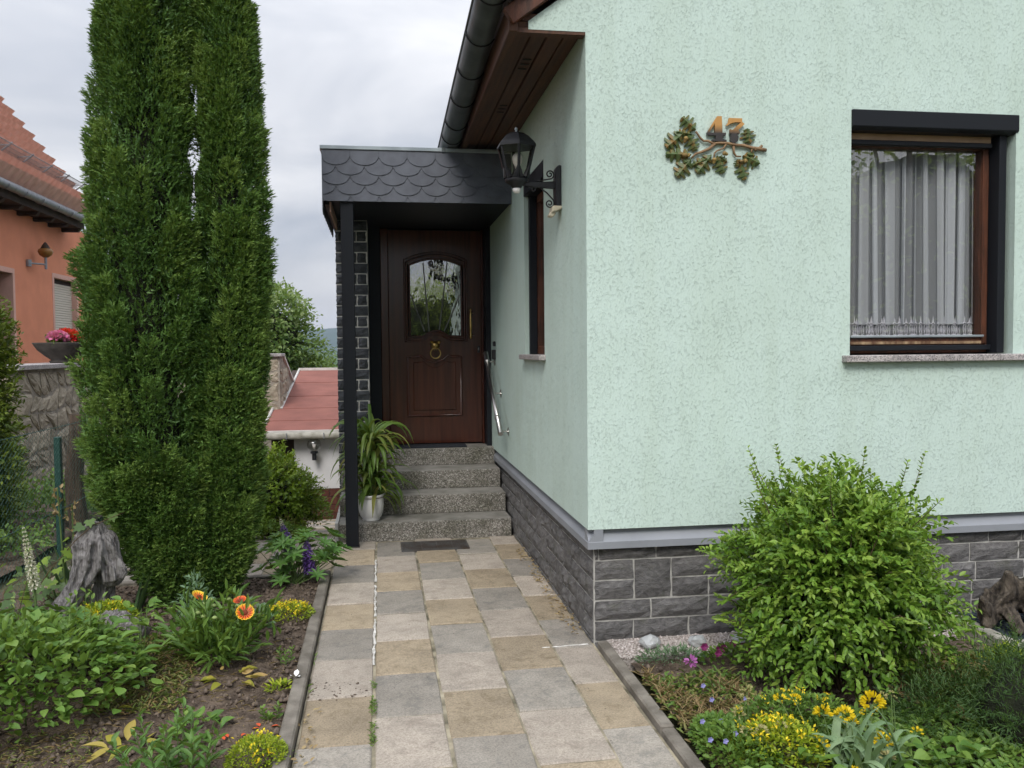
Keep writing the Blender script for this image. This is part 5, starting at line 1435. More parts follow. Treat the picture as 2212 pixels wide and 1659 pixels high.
    keep = (rng.random(len(c)) < .10) | (np.abs(c[:, 0] + 1.085 + .2 * (c[:, 1] - 5.45) - .05 * (c[:, 2] - 2.7)) > hw * 1.2)
    V = V.reshape(-1, 3, 3)[keep].reshape(-1, 3); T = T.reshape(-1, 3)[keep].ravel(); F = np.arange(len(V)).reshape(-1, 3)
    np_mesh('crown', V, F, 'juniper', t, T)
    core.build('shade_core', 'core', t, smooth=True)  # added solid core against see-through, inner shade put into its colour
    m = MB(); m.tube([(-1.15, 5.44, -.05), (-1.2, 5.43, .3), (-1.3, 5.42, 1.0)], [.07, .06, .05], 8); m.build('trunk', 'bark', t, smooth=True)
    m = MB(); m.tube([(-1.05, 5.48, -.05), (-1.0, 5.49, .3), (-.93, 5.5, 1.0)], [.06, .05, .045], 8); m.build('trunk', 'bark', t, smooth=True)
juniper()

def leafy_ball(n_shoot, centre, rad, leaf_l, leaf_w, per, up_bias, mat, parent, droop=.25, shoot=.2, inner=.25, T=T_LEAF, zmin=0.0, lum=.22, seed=0, lo_el=-.35):
    """crown of many leafy shoots pointing out of an ellipsoid; lum: lumpiness"""
    parts = []
    d = rdir(n_shoot * 2); d = d[d[:, 2] > lo_el][:n_shoot]
    n = len(d); rad = np.array(rad)
    lump = np.array([1 + lum * mnoise.noise(Vector((x * 2.2 + seed, y * 2.2, z * 2.2))) * 1.6 for x, y, z in d])
    depth = 1 - inner * rng.random(n) ** 2.0
    tip = np.array(centre) + d * rad * (lump * depth)[:, None]
    dirs = unit(d * (1 / rad) + np.array([0, 0, up_bias]) + rng.normal(0, .28, (n, 3)))
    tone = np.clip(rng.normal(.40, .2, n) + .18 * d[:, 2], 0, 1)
    for k in range(per):
        f = k / max(1, per - 1)
        dk = unit(dirs + np.array([0, 0, -droop]) * (f ** 1.5))
        p = tip + dirs * (shoot * (f - .8))[..., None] if np.ndim(f) else tip + dirs * (shoot * (f - .8))
        p = p + np.array([0, 0, -droop * shoot * .5 * f * f])
        side = unit(np.cross(dirs, rdir(n))) * (1 if k % 2 else -1)
        ld = unit(dk * .75 + side * .8 + rng.normal(0, .15, (n, 3)))
        ok = p[:, 2] > zmin
        s = rng.uniform(.7, 1.15, n) * (1 if f < .85 else .75)
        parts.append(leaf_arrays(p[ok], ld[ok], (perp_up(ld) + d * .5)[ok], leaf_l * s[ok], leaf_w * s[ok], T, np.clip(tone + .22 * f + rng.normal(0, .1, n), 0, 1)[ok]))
    V, F, T_ = merge(parts)
    return np_mesh('crown', V, F, mat, parent, T_), tip, dirs

def stems(parent, base, tips, dirs, n, r0, mat='twig', name='branch'):
    m = MB(); idx = rng.choice(len(tips), n, replace=False); b = Vector(base)
    for i in idx:
        tp = Vector(tips[i]) - Vector(dirs[i]) * .1
        mid = b.lerp(tp, .5) + Vector((0, 0, .05)) + Vector(rng.normal(0, .02, 3))
        m.tube([b + Vector(rng.normal(0, .03, 3)) * Vector((1, 1, 0)).length, mid, tp], [r0, r0 * .6, r0 * .3], 5)
    return m.build(name, mat, parent, smooth=True)

def core_blob(parent, c, r, mat='core', n=14, name='shade_core', seed=0):  # added filler for a crown; its dark colour imitates inner shade
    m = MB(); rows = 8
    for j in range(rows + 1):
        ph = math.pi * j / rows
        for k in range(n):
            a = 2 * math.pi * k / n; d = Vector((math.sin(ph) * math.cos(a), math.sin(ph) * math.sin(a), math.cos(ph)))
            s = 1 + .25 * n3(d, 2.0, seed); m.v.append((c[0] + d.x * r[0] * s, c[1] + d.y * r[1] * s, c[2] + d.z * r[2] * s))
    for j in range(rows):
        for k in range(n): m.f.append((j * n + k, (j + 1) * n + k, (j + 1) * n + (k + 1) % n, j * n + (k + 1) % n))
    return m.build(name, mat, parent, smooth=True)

# ---- box shrub in the right bed
bs = thing('box_shrub', (2.03, 3.62, 0), 'large bright green leafy shrub in front of the stone plinth', 'shrub')
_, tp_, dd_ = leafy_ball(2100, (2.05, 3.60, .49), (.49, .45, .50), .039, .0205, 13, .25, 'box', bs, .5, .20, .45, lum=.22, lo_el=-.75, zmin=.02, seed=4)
stems(bs, (2.03, 3.6, .02), tp_, dd_, 120, .006)
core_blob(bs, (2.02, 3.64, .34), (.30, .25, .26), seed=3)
# long upright new shoots
parts = []; sm = MB()
for k in range(17):
    a = rng.uniform(0, 6.28); r_ = .42 * math.sqrt(rng.random()); b = np.array([2.06 + r_ * math.cos(a), 3.6 + r_ * .8 * math.sin(a), .74]); e = b + np.array([.35 * r_ * math.cos(a), .35 * r_ * math.sin(a), 0]) + np.array([rng.normal(0, .03), rng.normal(0, .03), rng.uniform(.20, .42) * (1.1 - r_)])
    sm.tube([b, (b + e) / 2 + rng.normal(0, .006, 3), e], [.0025, .002, .001], 4)
    n = 13; tt = np.linspace(.25, 1, n); p = b + (e - b) * tt[:, None]; ax = unit((e - b)[None])[0]
    for s in (-1, 1):
        sd = unit(np.cross(np.tile(ax, (n, 1)), rdir(n))) * s
        parts.append(leaf_arrays(p, unit(sd + ax * .8), np.tile(ax, (n, 1)) + rng.normal(0, .2, (n, 3)), rng.uniform(.024, .036, n) * (1.1 - .35 * tt), .015, T_LEAF, np.clip(.55 + .35 * tt, 0, 1)))
# spreading side sprays
for k in range(30):
    a = rng.uniform(0, 6.28); z0 = rng.uniform(.15, .6); b = np.array([2.05 + .38 * math.cos(a), 3.6 + .34 * math.sin(a), z0]); L = rng.uniform(.12, .22)
    e = b + np.array([math.cos(a) * L, math.sin(a) * L, rng.uniform(-.08, .12)]); mid = (b + e) / 2 + np.array([0, 0, .03])
    sm.tube([b, mid, e], [.0025, .002, .001], 4)
    n = 16; tt = np.linspace(.1, 1, n); p = (1 - tt)[:, None] ** 2 * b + 2 * (tt * (1 - tt))[:, None] * mid + tt[:, None] ** 2 * e; ax = unit((e - b)[None])[0]
    for s in (-1, 1):
        sd = np.cross(np.tile(ax, (n, 1)), UPV) * s
        parts.append(leaf_arrays(p, unit(sd + ax * .8 + rng.normal(0, .15, (n, 3))), perp_up(sd), rng.uniform(.027, .038, n), .017, T_LEAF, np.clip(rng.normal(.5, .15) + .3 * tt, 0, 1)))
V, F, T_ = merge(parts); np_mesh('spray', V, F, 'box', bs, T_); sm.build('shoot', 'twig', bs, kind='stuff')

# ---- bush beside the sloping side path
rb_ = thing('round_bush', (-.95, 7.75, -.1), 'rounded bright green bush between juniper and white garage wall', 'shrub')
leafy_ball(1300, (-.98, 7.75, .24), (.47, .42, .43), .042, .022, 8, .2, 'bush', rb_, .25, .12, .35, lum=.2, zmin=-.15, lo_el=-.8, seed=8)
core_blob(rb_, (-.98, 7.78, .18), (.28, .25, .27), seed=5)
m = MB(); m.tube([(-.98, 7.78, -.25), (-.98, 7.78, .2)], [.03, .02], 6); m.build('stem', 'twig', rb_)

# ---- thuja left edge, neighbour's hedge plants
th = thing('thuja', (-3.1, 7.2, 0), 'yellow-green thuja at the left edge behind the fence', 'shrub')
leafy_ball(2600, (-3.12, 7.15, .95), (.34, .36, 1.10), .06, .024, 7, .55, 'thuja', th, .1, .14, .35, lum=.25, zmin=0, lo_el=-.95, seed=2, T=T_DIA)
core_blob(th, (-3.12, 7.15, .85), (.18, .18, .75), seed=6)
m = MB(); m.tube([(-3.05, 7.15, -.05), (-3.05, 7.15, .6)], [.04, .03], 6); m.build('trunk', 'bark', th)
lowp = thing('low_shrub', (-3.1, 8.3, 0), 'low broad-leaved green shrub behind the chain link fence', 'shrub')
leafy_ball(420, (-3.1, 8.3, .10), (.55, .62, .30), .07, .045, 3, .3, 'herb', lowp, .2, .12, .5, lum=.2, lo_el=-.1, seed=1)
lowp2 = thing('low_shrub', (-2.75, 6.9, 0), 'small dark shrub at the foot of the slim trunk', 'shrub')
leafy_ball(160, (-2.75, 7.0, .06), (.30, .35, .2), .05, .03, 3, .3, 'herb', lowp2, .2, .1, .5, lum=.2, lo_el=-.1, seed=7)

# ---- trees beyond the garage
def far_tree(name, label, c, rad, n, leaf, mat, base, seed, per=4):
    t = thing(name, base, label, 'tree', None)
    _, tps, ds = leafy_ball(n, c, rad, leaf, leaf * .55, per, .15, mat, t, .5, leaf * 3, .5, lum=.3, zmin=-50, lo_el=-.8, seed=seed)
    m = MB(); m.tube([base, (base[0], base[1], (base[2] + c[2]) / 2), c], [rad[0] * .10, rad[0] * .08, rad[0] * .04], 8); m.build('trunk', 'bark', t)
    m = MB()
    for i in rng.choice(len(tps), 14, replace=False): m.tube([(c[0], c[1], c[2] - rad[2] * .7), Vector(tps[i]) * .95 + Vector(c) * .05], [rad[0] * .035, rad[0] * .01], 5)
    m.build('limb', 'bark', t)
    core_blob(t, (c[0], c[1], c[2] - rad[2] * .1), (rad[0] * .62, rad[1] * .62, rad[2] * .6), 'core', seed=seed)
far_tree('lime_tree', 'pale green leafy tree rising behind the red garage roof', (-3.05, 24.0, 1.85), (1.45, 1.4, 1.62), 1900, .15, 'lime', (-3.05, 24, -1.6), 12, per=5)
far_tree('garden_tree', 'bright green tree low on the slope right of the lime tree', (-3.0, 40, -.2), (1.75, 1.8, 1.45), 520, .20, 'fartree', (-3.0, 40, -4), 21)
far_tree('garden_tree', 'dark green tree farther down the slope beside the stone pillar', (-4.6, 75, -1.2), (3.2, 3, 2.6), 500, .35, 'fartree', (-4.6, 75, -9), 22)
# wooded hills
def hill(name, mat, y0, x0, x1, base, fn, depth):
    m = MB(); nx_ = 90
    for k in range(nx_ + 1):
        x = x0 + (x1 - x0) * k / nx_; h = fn(x)
        m.v += [(x, y0, base), (x, y0 + depth * .45, base + (h - base) * .75), (x, y0 + depth, h), (x, y0 + depth * 1.8, base)]
    for k in range(nx_):
        for j in range(3): a = k * 4 + j; m.f.append((a, a + 4, a + 5, a + 1))
    m.build(name, mat, None, smooth=True, kind='structure')
hill('hills', 'hill_far', 1900, -2600, 2600, -45, lambda x: 58 + 18 * math.sin(x * .0031 + 1.2) + 9 * math.sin(x * .011) + 5 * mnoise.noise(Vector((x * .03, 0, 0))), 600)
hill('hills', 'hill_mid', 520, -900, 900, -40, lambda x: -6 + 6 * math.sin(x * .02 + 2.0) + 4 * math.sin(x * .07) + 3 * mnoise.noise(Vector((x * .2, 1, 0))), 180)

# ------------------------------------------------------------------ flower bed plants, left
def clump(name, label, cat, centre, rad, n, leaf_l, leaf_w, mat, h, flower=None, nf=0, fl=.012, group=None, T=T_LEAF, spread=1.0, part='foliage'):
    t = thing(name, centre, label, cat, group)
    a = rng.uniform(0, 6.28, n); r_ = np.sqrt(rng.random(n)); 
    dome = np.sqrt(np.maximum(0, 1 - r_ ** 2 * .9))
    z = h * dome * rng.uniform(.25, 1.0, n) ** .5
    p = np.stack([centre[0] + rad[0] * r_ * np.cos(a), centre[1] + rad[1] * r_ * np.sin(a), centre[2] + z], 1)
    d = unit(np.stack([np.cos(a) * r_, np.sin(a) * r_, .5 * np.ones(n)], 1) * spread + rng.normal(0, .45, (n, 3)))
    V, F, T_ = leaf_arrays(p, d, perp_up(d), leaf_l * rng.uniform(.6, 1.2, n), leaf_w, T, np.clip(rng.normal(.35, .2, n) + .3 * z / h, 0, 1))
    np_mesh(part, V, F, mat, t, T_)
    if flower:
        af = rng.uniform(0, 6.28, nf); rf_ = np.sqrt(rng.random(nf)) * .9; parts = []
        pf = np.stack([centre[0] + rad[0] * rf_ * np.cos(af), centre[1] + rad[1] * rf_ * np.sin(af), centre[2] + h * np.sqrt(1 - rf_ ** 2 * .9) + .006], 1)
        for k in range(6):
            dk = unit(rdir(nf) * np.array([1, 1, .3]) + np.array([0, 0, .5])); parts.append(leaf_arrays(pf + rng.normal(0, fl * .5, (nf, 3)), dk, perp_up(dk), fl, fl * .5, T_DIA))
        V, F, T_ = merge(parts); np_mesh('flower', V, F, flower, t, T_, kind='stuff')
    return t

clump('sedum', 'bright yellow-green sedum cushion by the driftwood stump', 'sedum', (-1.51, 4.96, .03), (.16, .14, .0), 1500, .022, .010, 'sedum', .13, 'yellow', 16, .016)
clump('sedum', 'yellow flowering sedum near the kerb below the purple lupine', 'sedum', (-.53, 4.98, .0), (.14, .12, 0), 700, .022, .010, 'sedum', .09, 'yellow', 60, .014)
clump('sedum', 'light green sedum cushion at the kerb by the bottom edge', 'sedum', (-.47, 3.22, .0), (.11, .12, 0), 1300, .017, .007, 'sedum', .11, 'yellow', 10, .016)

# broad-leaved shrub, bottom left: every leaf its own piece
def broad_leaf_mesh(name, mat, fold=.12, teeth=False):
    m = MB(); prof = [(0, .0), (.12, .30), (.28, .48), (.45, .50), (.62, .42), (.78, .28), (.90, .13), (1, 0)]
    k = len(prof)
    for t, w in prof: m.v += [(-w, t, fold * w * 2 - .10 * t * t), (0, t, -.10 * t * t), (w, t, fold * w * 2 - .10 * t * t)]
    for i in range(k - 1): a = i * 3; m.f += [(a, a + 1, a + 4, a + 3), (a + 1, a + 2, a + 5, a + 4)]
    me = m.mesh(name, True); me.materials.append(MAT[mat]); return me
BL = [broad_leaf_mesh('leaf', 'hyd', f) for f in (.06, .12, .2)]
YL = [broad_leaf_mesh('leaf', 'yell_leaf', f) for f in (.06, .15)]
def frame_mat(p, d, up, L, w):
    d = Vector(d).normalized(); s = d.cross(Vector(up)); s = s.normalized() if s.length > 1e-4 else Vector((1, 0, 0)); u = s.cross(d)
    return Matrix(((s.x * w, d.x * L, u.x * L, p[0]), (s.y * w, d.y * L, u.y * L, p[1]), (s.z * w, d.z * L, u.z * L, p[2]), (0, 0, 0, 1)))
def leaf_obj(parent, me, p, d, up, L, w, name='leaf'):
    o = bpy.data.objects.new(name, me); o.matrix_basis = frame_mat(p, d, up, L, w); link(o, parent); return o
def broad_plant(name, label, cat, centre, rad, h, n, L, ratio=.62, meshes=BL, seed=1, stem=True, ycount=0):
    t = thing(name, centre, label, cat); r = random.Random(seed); sm = MB()
    for k in range(n):
        a = r.uniform(0, 6.283); q = math.sqrt(r.random()); z = h * math.sqrt(max(0, 1 - q * q * .85)) * r.uniform(.45, 1.0)
        p = Vector((centre[0] + rad[0] * q * math.cos(a), centre[1] + rad[1] * q * math.sin(a), centre[2] + z))
        d = Vector((math.cos(a) * (.4 + q), math.sin(a) * (.4 + q), r.uniform(-.25, .55))) + Vector((r.gauss(0, .3), r.gauss(0, .3), 0))
        ll = L * r.uniform(.5, 1.35)
        me = r.choice(meshes)
        if ycount and k < ycount: me = r.choice(YL); p.z *= .5
        leaf_obj(t, me, p, d, (r.gauss(0, .3), r.gauss(0, .3), 1), ll, ll * ratio * r.uniform(.8, 1.1))
        if stem and k % 9 == 0: sm.tube([(centre[0] + rad[0] * q * .5 * math.cos(a), centre[1] + rad[1] * q * .5 * math.sin(a), centre[2] - .02), p - d.normalized() * .01], [.004, .002], 5)
    if sm.v: sm.build('stem', 'stem', t)
    return t
broad_plant('broad_leaved_shrub', 'mass of broad green leaves in the bottom left corner', 'shrub', (-1.55, 3.95, .0), (.52, .54, 0), .38, 298, .066, .64, seed=3, ycount=9)
clump('broad_leaved_undergrowth', 'dense lower leaves under the broad-leaved shrub at bottom left', 'shrub', (-1.60, 3.95, 0), (.52, .54, 0), 2600, .052, .031, 'herb', .35)
broad_plant('broad_leaved_shrub', 'smaller broad-leaved green plant left of the sedum and stump', 'shrub', (-1.22, 4.45, .0), (.20, .22, 0), .34, 90, .055, .58, seed=4)
broad_plant('leafy_seedling', 'small round-leaved green plant on bare soil before the gaillardia', 'plant', (-.73, 3.52, 0), (.09, .08, 0), .09, 26, .055, .72, seed=6)
broad_plant('yellowing_plant', 'yellowing withered rosette at the foot of the gaillardia', 'plant', (-.70, 4.06, 0), (.11, .07, 0), .07, 22, .06, .55, seed=7, meshes=YL, stem=False)
broad_plant('columbine_leaf_plant', 'pale blue-green lobed leaves right of the big leafy shrub', 'plant', (-1.10, 3.80, 0), (.16, .12, 0), .20, 26, .042, .95, seed=9)
broad_plant('wilted_plant', 'wilted yellow-green plant on the soil near the bottom edge', 'plant', (-.98, 3.42, 0), (.10, .05, 0), .05, 9, .10, .35, seed=10, meshes=YL, stem=False)
# leafy upright plant at the bottom edge
def upright(name, label, c, n_st, h, L, w, mat, spread, seed):
    t = thing(name, c, label, 'plant'); r = random.Random(seed); parts = []; sm = MB()
    for k in range(n_st):
        a = r.uniform(0, 6.283); q = spread * math.sqrt(r.random()); b = Vector((c[0] + q * math.cos(a), c[1] + q * math.sin(a), c[2])); hh = h * r.uniform(.6, 1.0)
        e = b + Vector((math.cos(a) * q * .6, math.sin(a) * q * .6, hh)); sm.tube([b, e], [.003, .0015], 5)
        n = 12; tt = np.linspace(.15, 1, n); p = np.array(b) + (np.array(e) - np.array(b)) * tt[:, None]; ang = np.arange(n) * 2.4 + r.random() * 6
        d = np.stack([np.cos(ang), np.sin(ang), .35 + .7 * tt], 1)
        parts.append(leaf_arrays(p, d, perp_up(d), L * (1.1 - .5 * tt), w, T_LEAF, np.clip(.3 + .5 * tt + rng.normal(0, .1, n), 0, 1)))
    V, F, T_ = merge(parts); np_mesh('foliage', V, F, mat, t, T_); sm.build('stem', 'stem', t); return t
upright('upright_perennial', 'dark green upright leafy perennial at the bottom edge left of the kerb', (-.74, 3.20, 0), 16, .22, .075, .020, 'lupleaf', .15, 3)
upright('small_seedling', 'tiny green seedling close to the kerb beside pale soil', (-.47, 3.62, 0), 3, .07, .04, .014, 'herb', .03, 5)
upright('small_seedling', 'thin green seedling beside the kerb level with the gaillardia', (-.48, 4.25, 0), 3, .11, .035, .010, 'herb', .03, 6)
clump('small_rosette', 'little yellow-green rosette at the kerb half way along the bed', 'plant', (-.47, 3.92, 0), (.05, .05, 0), 60, .035, .012, 'sedum', .04)

upright('upright_weed', 'dark upright weed at the left edge above the broad leaves', (-1.95, 4.25, 0), 12, .42, .07, .02, 'lupleaf', .16, 13)
upright('upright_weed', 'light green upright weed rising out of the broad leaves', (-1.42, 4.1, .05), 9, .40, .06, .018, 'herb', .12, 14)
# gaillardia
gaT = thing('gaillardia', (-.80, 4.35, 0), 'bushy gaillardia with orange-red and yellow flowers', 'flower')
parts = []; sm = MB(); rg_ = random.Random(21)
for k in range(120):
    a = rg_.uniform(0, 6.283); q = .07 * math.sqrt(rg_.random()); L = rg_.uniform(.16, .34); el = rg_.uniform(.55, 1.45)
    b = np.array([-.80 + q * math.cos(a), 4.35 + q * math.sin(a), 0]); d0 = np.array([math.cos(a) * math.cos(el), math.sin(a) * math.cos(el), math.sin(el)])
    n = 6; tt = np.linspace(.35, 1, n); p = b + d0 * (L * tt)[:, None]; d = d0 * .8 + rdir(n) * .75
    parts.append(leaf_arrays(p, d, perp_up(d), rng.uniform(.055, .10, n), rng.uniform(.016, .026, n), T_LEAF, np.clip(rng.normal(.4, .2, n), 0, 1)))
V, F, T_ = merge(parts); np_mesh('foliage', V, F, 'herb', gaT, T_)
m_gf, gn_, gl_, gb_ = nm('gaillardia_petal')
ga_ = gn_.new('ShaderNodeAttribute'); ga_.attribute_name = 'tint'
gl_.new(ramp(gn_, gl_, ga_.outputs['Fac'], [(0, (.42, .03, .01)), (.45, (.72, .10, .012)), (.72, (.80, .28, .015)), (.85, (.85, .55, .03)), (1, (.88, .66, .05))]), gb_.inputs['Base Color'])
gb_.inputs['Roughness'].default_value = .55
def gflower(parent, c, nrm, r0, yellow=0.0, cup=.25):
    nrm = Vector(nrm).normalized(); s = nrm.orthogonal().normalized(); u = nrm.cross(s); V = []; F = []; T = []
    n_ = 15
    for k in range(n_):
        a = 2 * math.pi * k / n_
        for (rr_, da, tn, z) in ((.18, 0, .0, 0), (.62, -.16, .45, .05), (.62, .16, .45, .05), (.98, -.19, .95, cup), (.90, 0, .88, cup), (.98, .19, .95, cup)):
            p = Vector(c) + (s * math.cos(a + da) + u * math.sin(a + da)) * r0 * rr_ + nrm * z * r0; V.append(p); T.append(min(1, tn + yellow))
        b = k * 6; F += [(b, b + 1, b + 2), (b + 1, b + 3, b + 4), (b + 1, b + 4, b + 2), (b + 2, b + 4, b + 5)]
    f = np_mesh('flower_head', np.array([tuple(v) for v in V]), np.array(F), m_gf, parent, np.array(T))
    m = MB(); rr = r0 * .3
    for j in range(5):
        for k in range(9):
            ph = math.pi / 2 * j / 4; a = 2 * math.pi * k / 9; p = Vector(c) + (s * math.cos(a) + u * math.sin(a)) * rr * math.cos(ph) + nrm * rr * .8 * math.sin(ph); m.v.append(tuple(p))
    for j in range(4):
        for k in range(9): m.f.append((j * 9 + k, j * 9 + (k + 1) % 9, (j + 1) * 9 + (k + 1) % 9, (j + 1) * 9 + k))
    m.build('flower_centre', M('gaillardia_centre', (.22, .04, .015), (.12, .02, .01), vscale=90), f)
for c, nv, r0, ye in (((-.66, 4.24, .275), (.1, -.62, .62), .046, .0), ((-.90, 4.38, .325), (.5, -.2, .9), .042, .2), ((-.705, 4.38, .295), (-.1, -.3, .95), .034, -.3)):
    gflower(gaT, c, nv, r0, ye); sm.tube([(-.80, 4.36, .02), ((-.8 + c[0]) / 2, (4.36 + c[1]) / 2, .2), c], .0025, 5)
for k in range(11):
    a = rg_.uniform(0, 6.283); q = rg_.uniform(.03, .2); c = (-.80 + q * math.cos(a), 4.35 + q * math.sin(a), rg_.uniform(.22, .32)); sm.tube([(-.8, 4.35, .02), ((-.8 + c[0]) / 2, (4.35 + c[1]) / 2, c[2] * .6), c], .002, 5)
    m = MB(); m.lathe([(0, -.008), (.012, -.002), (.014, .004), (.006, .010), (0, .011)], c, 8); m.build('seed_head', M('pale_bud', (.28, .36, .12), (.2, .27, .09)) if k == 0 else bpy.data.materials['pale_bud'], gaT, smooth=True)
sm.build('stem', 'stem', gaT)
# background herbs behind the gaillardia
clump('silvery_herb', 'grey-green herb behind the gaillardia at the juniper foot', 'plant', (-1.0, 4.78, 0), (.10, .08, 0), 170, .05, .016, 'bluegreen', .34)
clump('lobed_herb', 'lobed blue-green herb right behind the orange gaillardia flower', 'plant', (-.72, 4.78, 0), (.11, .07, 0), 60, .06, .045, 'bluegreen', .15)

# lupines
def palmate(parts, c, nrm, L, n=8, tone=.5):
    nrm = Vector(nrm).normalized(); s = nrm.orthogonal().normalized(); u = nrm.cross(s); ds = []
    for k in range(n):
        a = 2 * math.pi * k / n; ds.append(s * math.cos(a) + u * math.sin(a) + nrm * .35)
    d = np.array([tuple(x) for x in ds]); p = np.tile(np.array(c), (n, 1))
    parts.append(leaf_arrays(p, d, np.tile(np.array(nrm), (n, 1)), np.full(n, L) * rng.uniform(.85, 1.1, n), L * .30, T_LEAF, np.clip(np.full(n, tone) + rng.normal(0, .08, n), 0, 1)))
def spike(parent, base, top, r0, mat, n_whorl=15, tip_mat=None):
    base, top = Vector(base), Vector(top); parts = []
    ax = (top - base).normalized(); s = ax.orthogonal().normalized(); u = ax.cross(s)
    for w in range(n_whorl):
        t = w / (n_whorl - 1); c = base.lerp(top, t); rr_ = r0 * (1 - .75 * t ** 2.2); k_n = 7
        for k in range(k_n):
            a = 2 * math.pi * (k + .5 * (w % 2)) / k_n + rng.normal(0, .1); dd = s * math.cos(a) + u * math.sin(a)
            p = np.array(c + dd * rr_ * .35)[None]
            for q in range(3):
                d = np.array(dd * .9 + ax * (.5 - .45 * q) + Vector(rng.normal(0, .12, 3)))[None]
                parts.append(leaf_arrays(p, d, np.array(ax)[None], rr_ * .85, rr_ * .52, T_LEAF, np.clip(np.array([rng.normal(.4, .2) + .25 * (1 - t)]), 0, 1)))
    V, F, T_ = merge(parts); np_mesh('flower_spike', V, F, mat, parent, T_)
lw = thing('white_lupine', (-1.93, 5.05, 0), 'lupine with one tall creamy white flower spike at far left', 'flower')
lparts = []; sm = MB(); rl = random.Random(31)
spike(lw, (-1.775, 4.70, .33), (-1.82, 4.70, .64), .028, 'cream', 16)
sm.tube([(-1.77, 4.7, 0), (-1.775, 4.70, .33), (-1.82, 4.70, .64)], [.007, .006, .002], 7)
for k in range(46):
    a = rl.uniform(0, 6.283); q = .34 * math.sqrt(rl.random()); c = (-1.82 + q * math.cos(a), 4.52 + q * .9 * math.sin(a), rl.uniform(.08, .24)); nv = (math.cos(a) * q * 1.5, math.sin(a) * q * 1.5, 1)
    palmate(lparts, c, nv, rl.uniform(.06, .09), 8, rl.uniform(.25, .75)); sm.tube([(-1.80 + .1 * math.cos(a), 4.66, 0), c], [.003, .002], 5)
V, F, T_ = merge(lparts); np_mesh('foliage', V, F, 'lupleaf', lw, T_); sm.build('stem', 'stem', lw)
lp = thing('purple_lupine', (-.58, 5.72, 0), 'lupine with two purple flower spikes at the corner of the bed', 'flower')
lparts = []; sm = MB()
for b, e in (((-.600, 5.74, .215), (-.648, 5.75, .40)), ((-.470, 5.68, .10), (-.490, 5.69, .305))):
    spike(lp, b, e, .042, 'purple', 14); sm.tube([(-.58, 5.72, 0), b, e], [.006, .005, .002], 6)
spike(lp, (-.648, 5.75, .395), (-.660, 5.755, .44), .014, 'cream', 5)
for k in range(58):
    a = rl.uniform(0, 6.283); q = .33 * math.sqrt(rl.random()); c = (-.53 + q * math.cos(a) * .9, 5.74 + q * .55 * math.sin(a), rl.uniform(.06, .34) * (1.2 - q)); nv = (math.cos(a) * q * 2, math.sin(a) * q * 2, 1)
    palmate(lparts, c, nv, rl.uniform(.065, .095), 8, rl.uniform(.2, .8)); sm.tube([(-.58 + rl.uniform(-.04, .04), 5.72 + rl.uniform(-.03, .03), 0), c], [.0035, .002], 5)
V, F, T_ = merge(lparts); np_mesh('foliage', V, F, 'lupleaf', lp, T_); sm.build('stem', 'stem', lp)

# driftwood stump
def gnarled(tubes, name, mat, seed, amp, label, cat, base, nr=44, ridge=9.0, voxel=.006):
    m = MB()
    for pts, rad in tubes:
        P_ = [Vector(p) for p in pts]; fine = []; fr_ = []
        for i in range(len(P_) - 1):
            for k in range(14):
                t = k / 14; a = P_[max(i - 1, 0)]; b, c = P_[i], P_[i + 1]; d = P_[min(i + 2, len(P_) - 1)]
                fine.append(.5 * ((2 * b) + (c - a) * t + (2 * a - 5 * b + 4 * c - d) * t * t + (3 * b - a - 3 * c + d) * t ** 3)); fr_.append(rad[i] + (rad[i + 1] - rad[i]) * t)
        fine.append(P_[-1]); fr_.append(rad[-1])
        k0 = len(m.v); m.tube(fine, fr_, nr)
        for q in range(k0, len(m.v)):
            v = Vector(m.v[q]); i = min((q - k0) // nr, len(fine) - 1); c = fine[i]; o = v - c
            an = math.atan2(o.y, o.x)
            g = abs(mnoise.noise(Vector((math.cos(an) * 2.6 + seed, math.sin(an) * 2.6, v.z * 3.2)))) * 2 - .45
            h = mnoise.noise(v * ridge + Vector((seed, 0, 0))) + .6 * mnoise.noise(v * ridge * 2.7 + Vector((0, seed, 0)))
            fn = abs(mnoise.noise(Vector((math.cos(an) * 7 + seed, math.sin(an) * 7, v.z * 5)))) - .25
            m.v[q] = tuple(c + o * (1 + .55 * g + .30 * h + .42 * fn))
    o = m.build(name, mat, None, smooth=True, label=label, category=cat)
    md = o.modifiers.new('fuse', 'REMESH'); md.mode = 'VOXEL'; md.voxel_size = voxel; md.use_smooth_shade = True
    return o
gnarled([([(-1.60, 5.12, .58), (-1.62, 5.12, .52), (-1.635, 5.12, .44), (-1.66, 5.11, .34), (-1.70, 5.08, .22), (-1.745, 5.05, .12), (-1.77, 5.03, -.03)], [.025, .062, .078, .072, .052, .060, .068]),
         ([(-1.60, 5.13, .50), (-1.575, 5.14, .42), (-1.545, 5.15, .33), (-1.535, 5.15, .24), (-1.53, 5.14, .20)], [.05, .072, .072, .060, .020]),
         ([(-1.62, 5.13, .40), (-1.60, 5.2, .25), (-1.60, 5.24, .0)], [.06, .05, .055]),
         ([(-1.55, 4.93, .02), (-1.40, 4.80, .10), (-1.24, 4.72, .05)], [.045, .05, .035])],
        'driftwood_stump', 'driftwood', 4.3, .02, 'weathered grey driftwood stump standing in the left bed', 'driftwood', None)
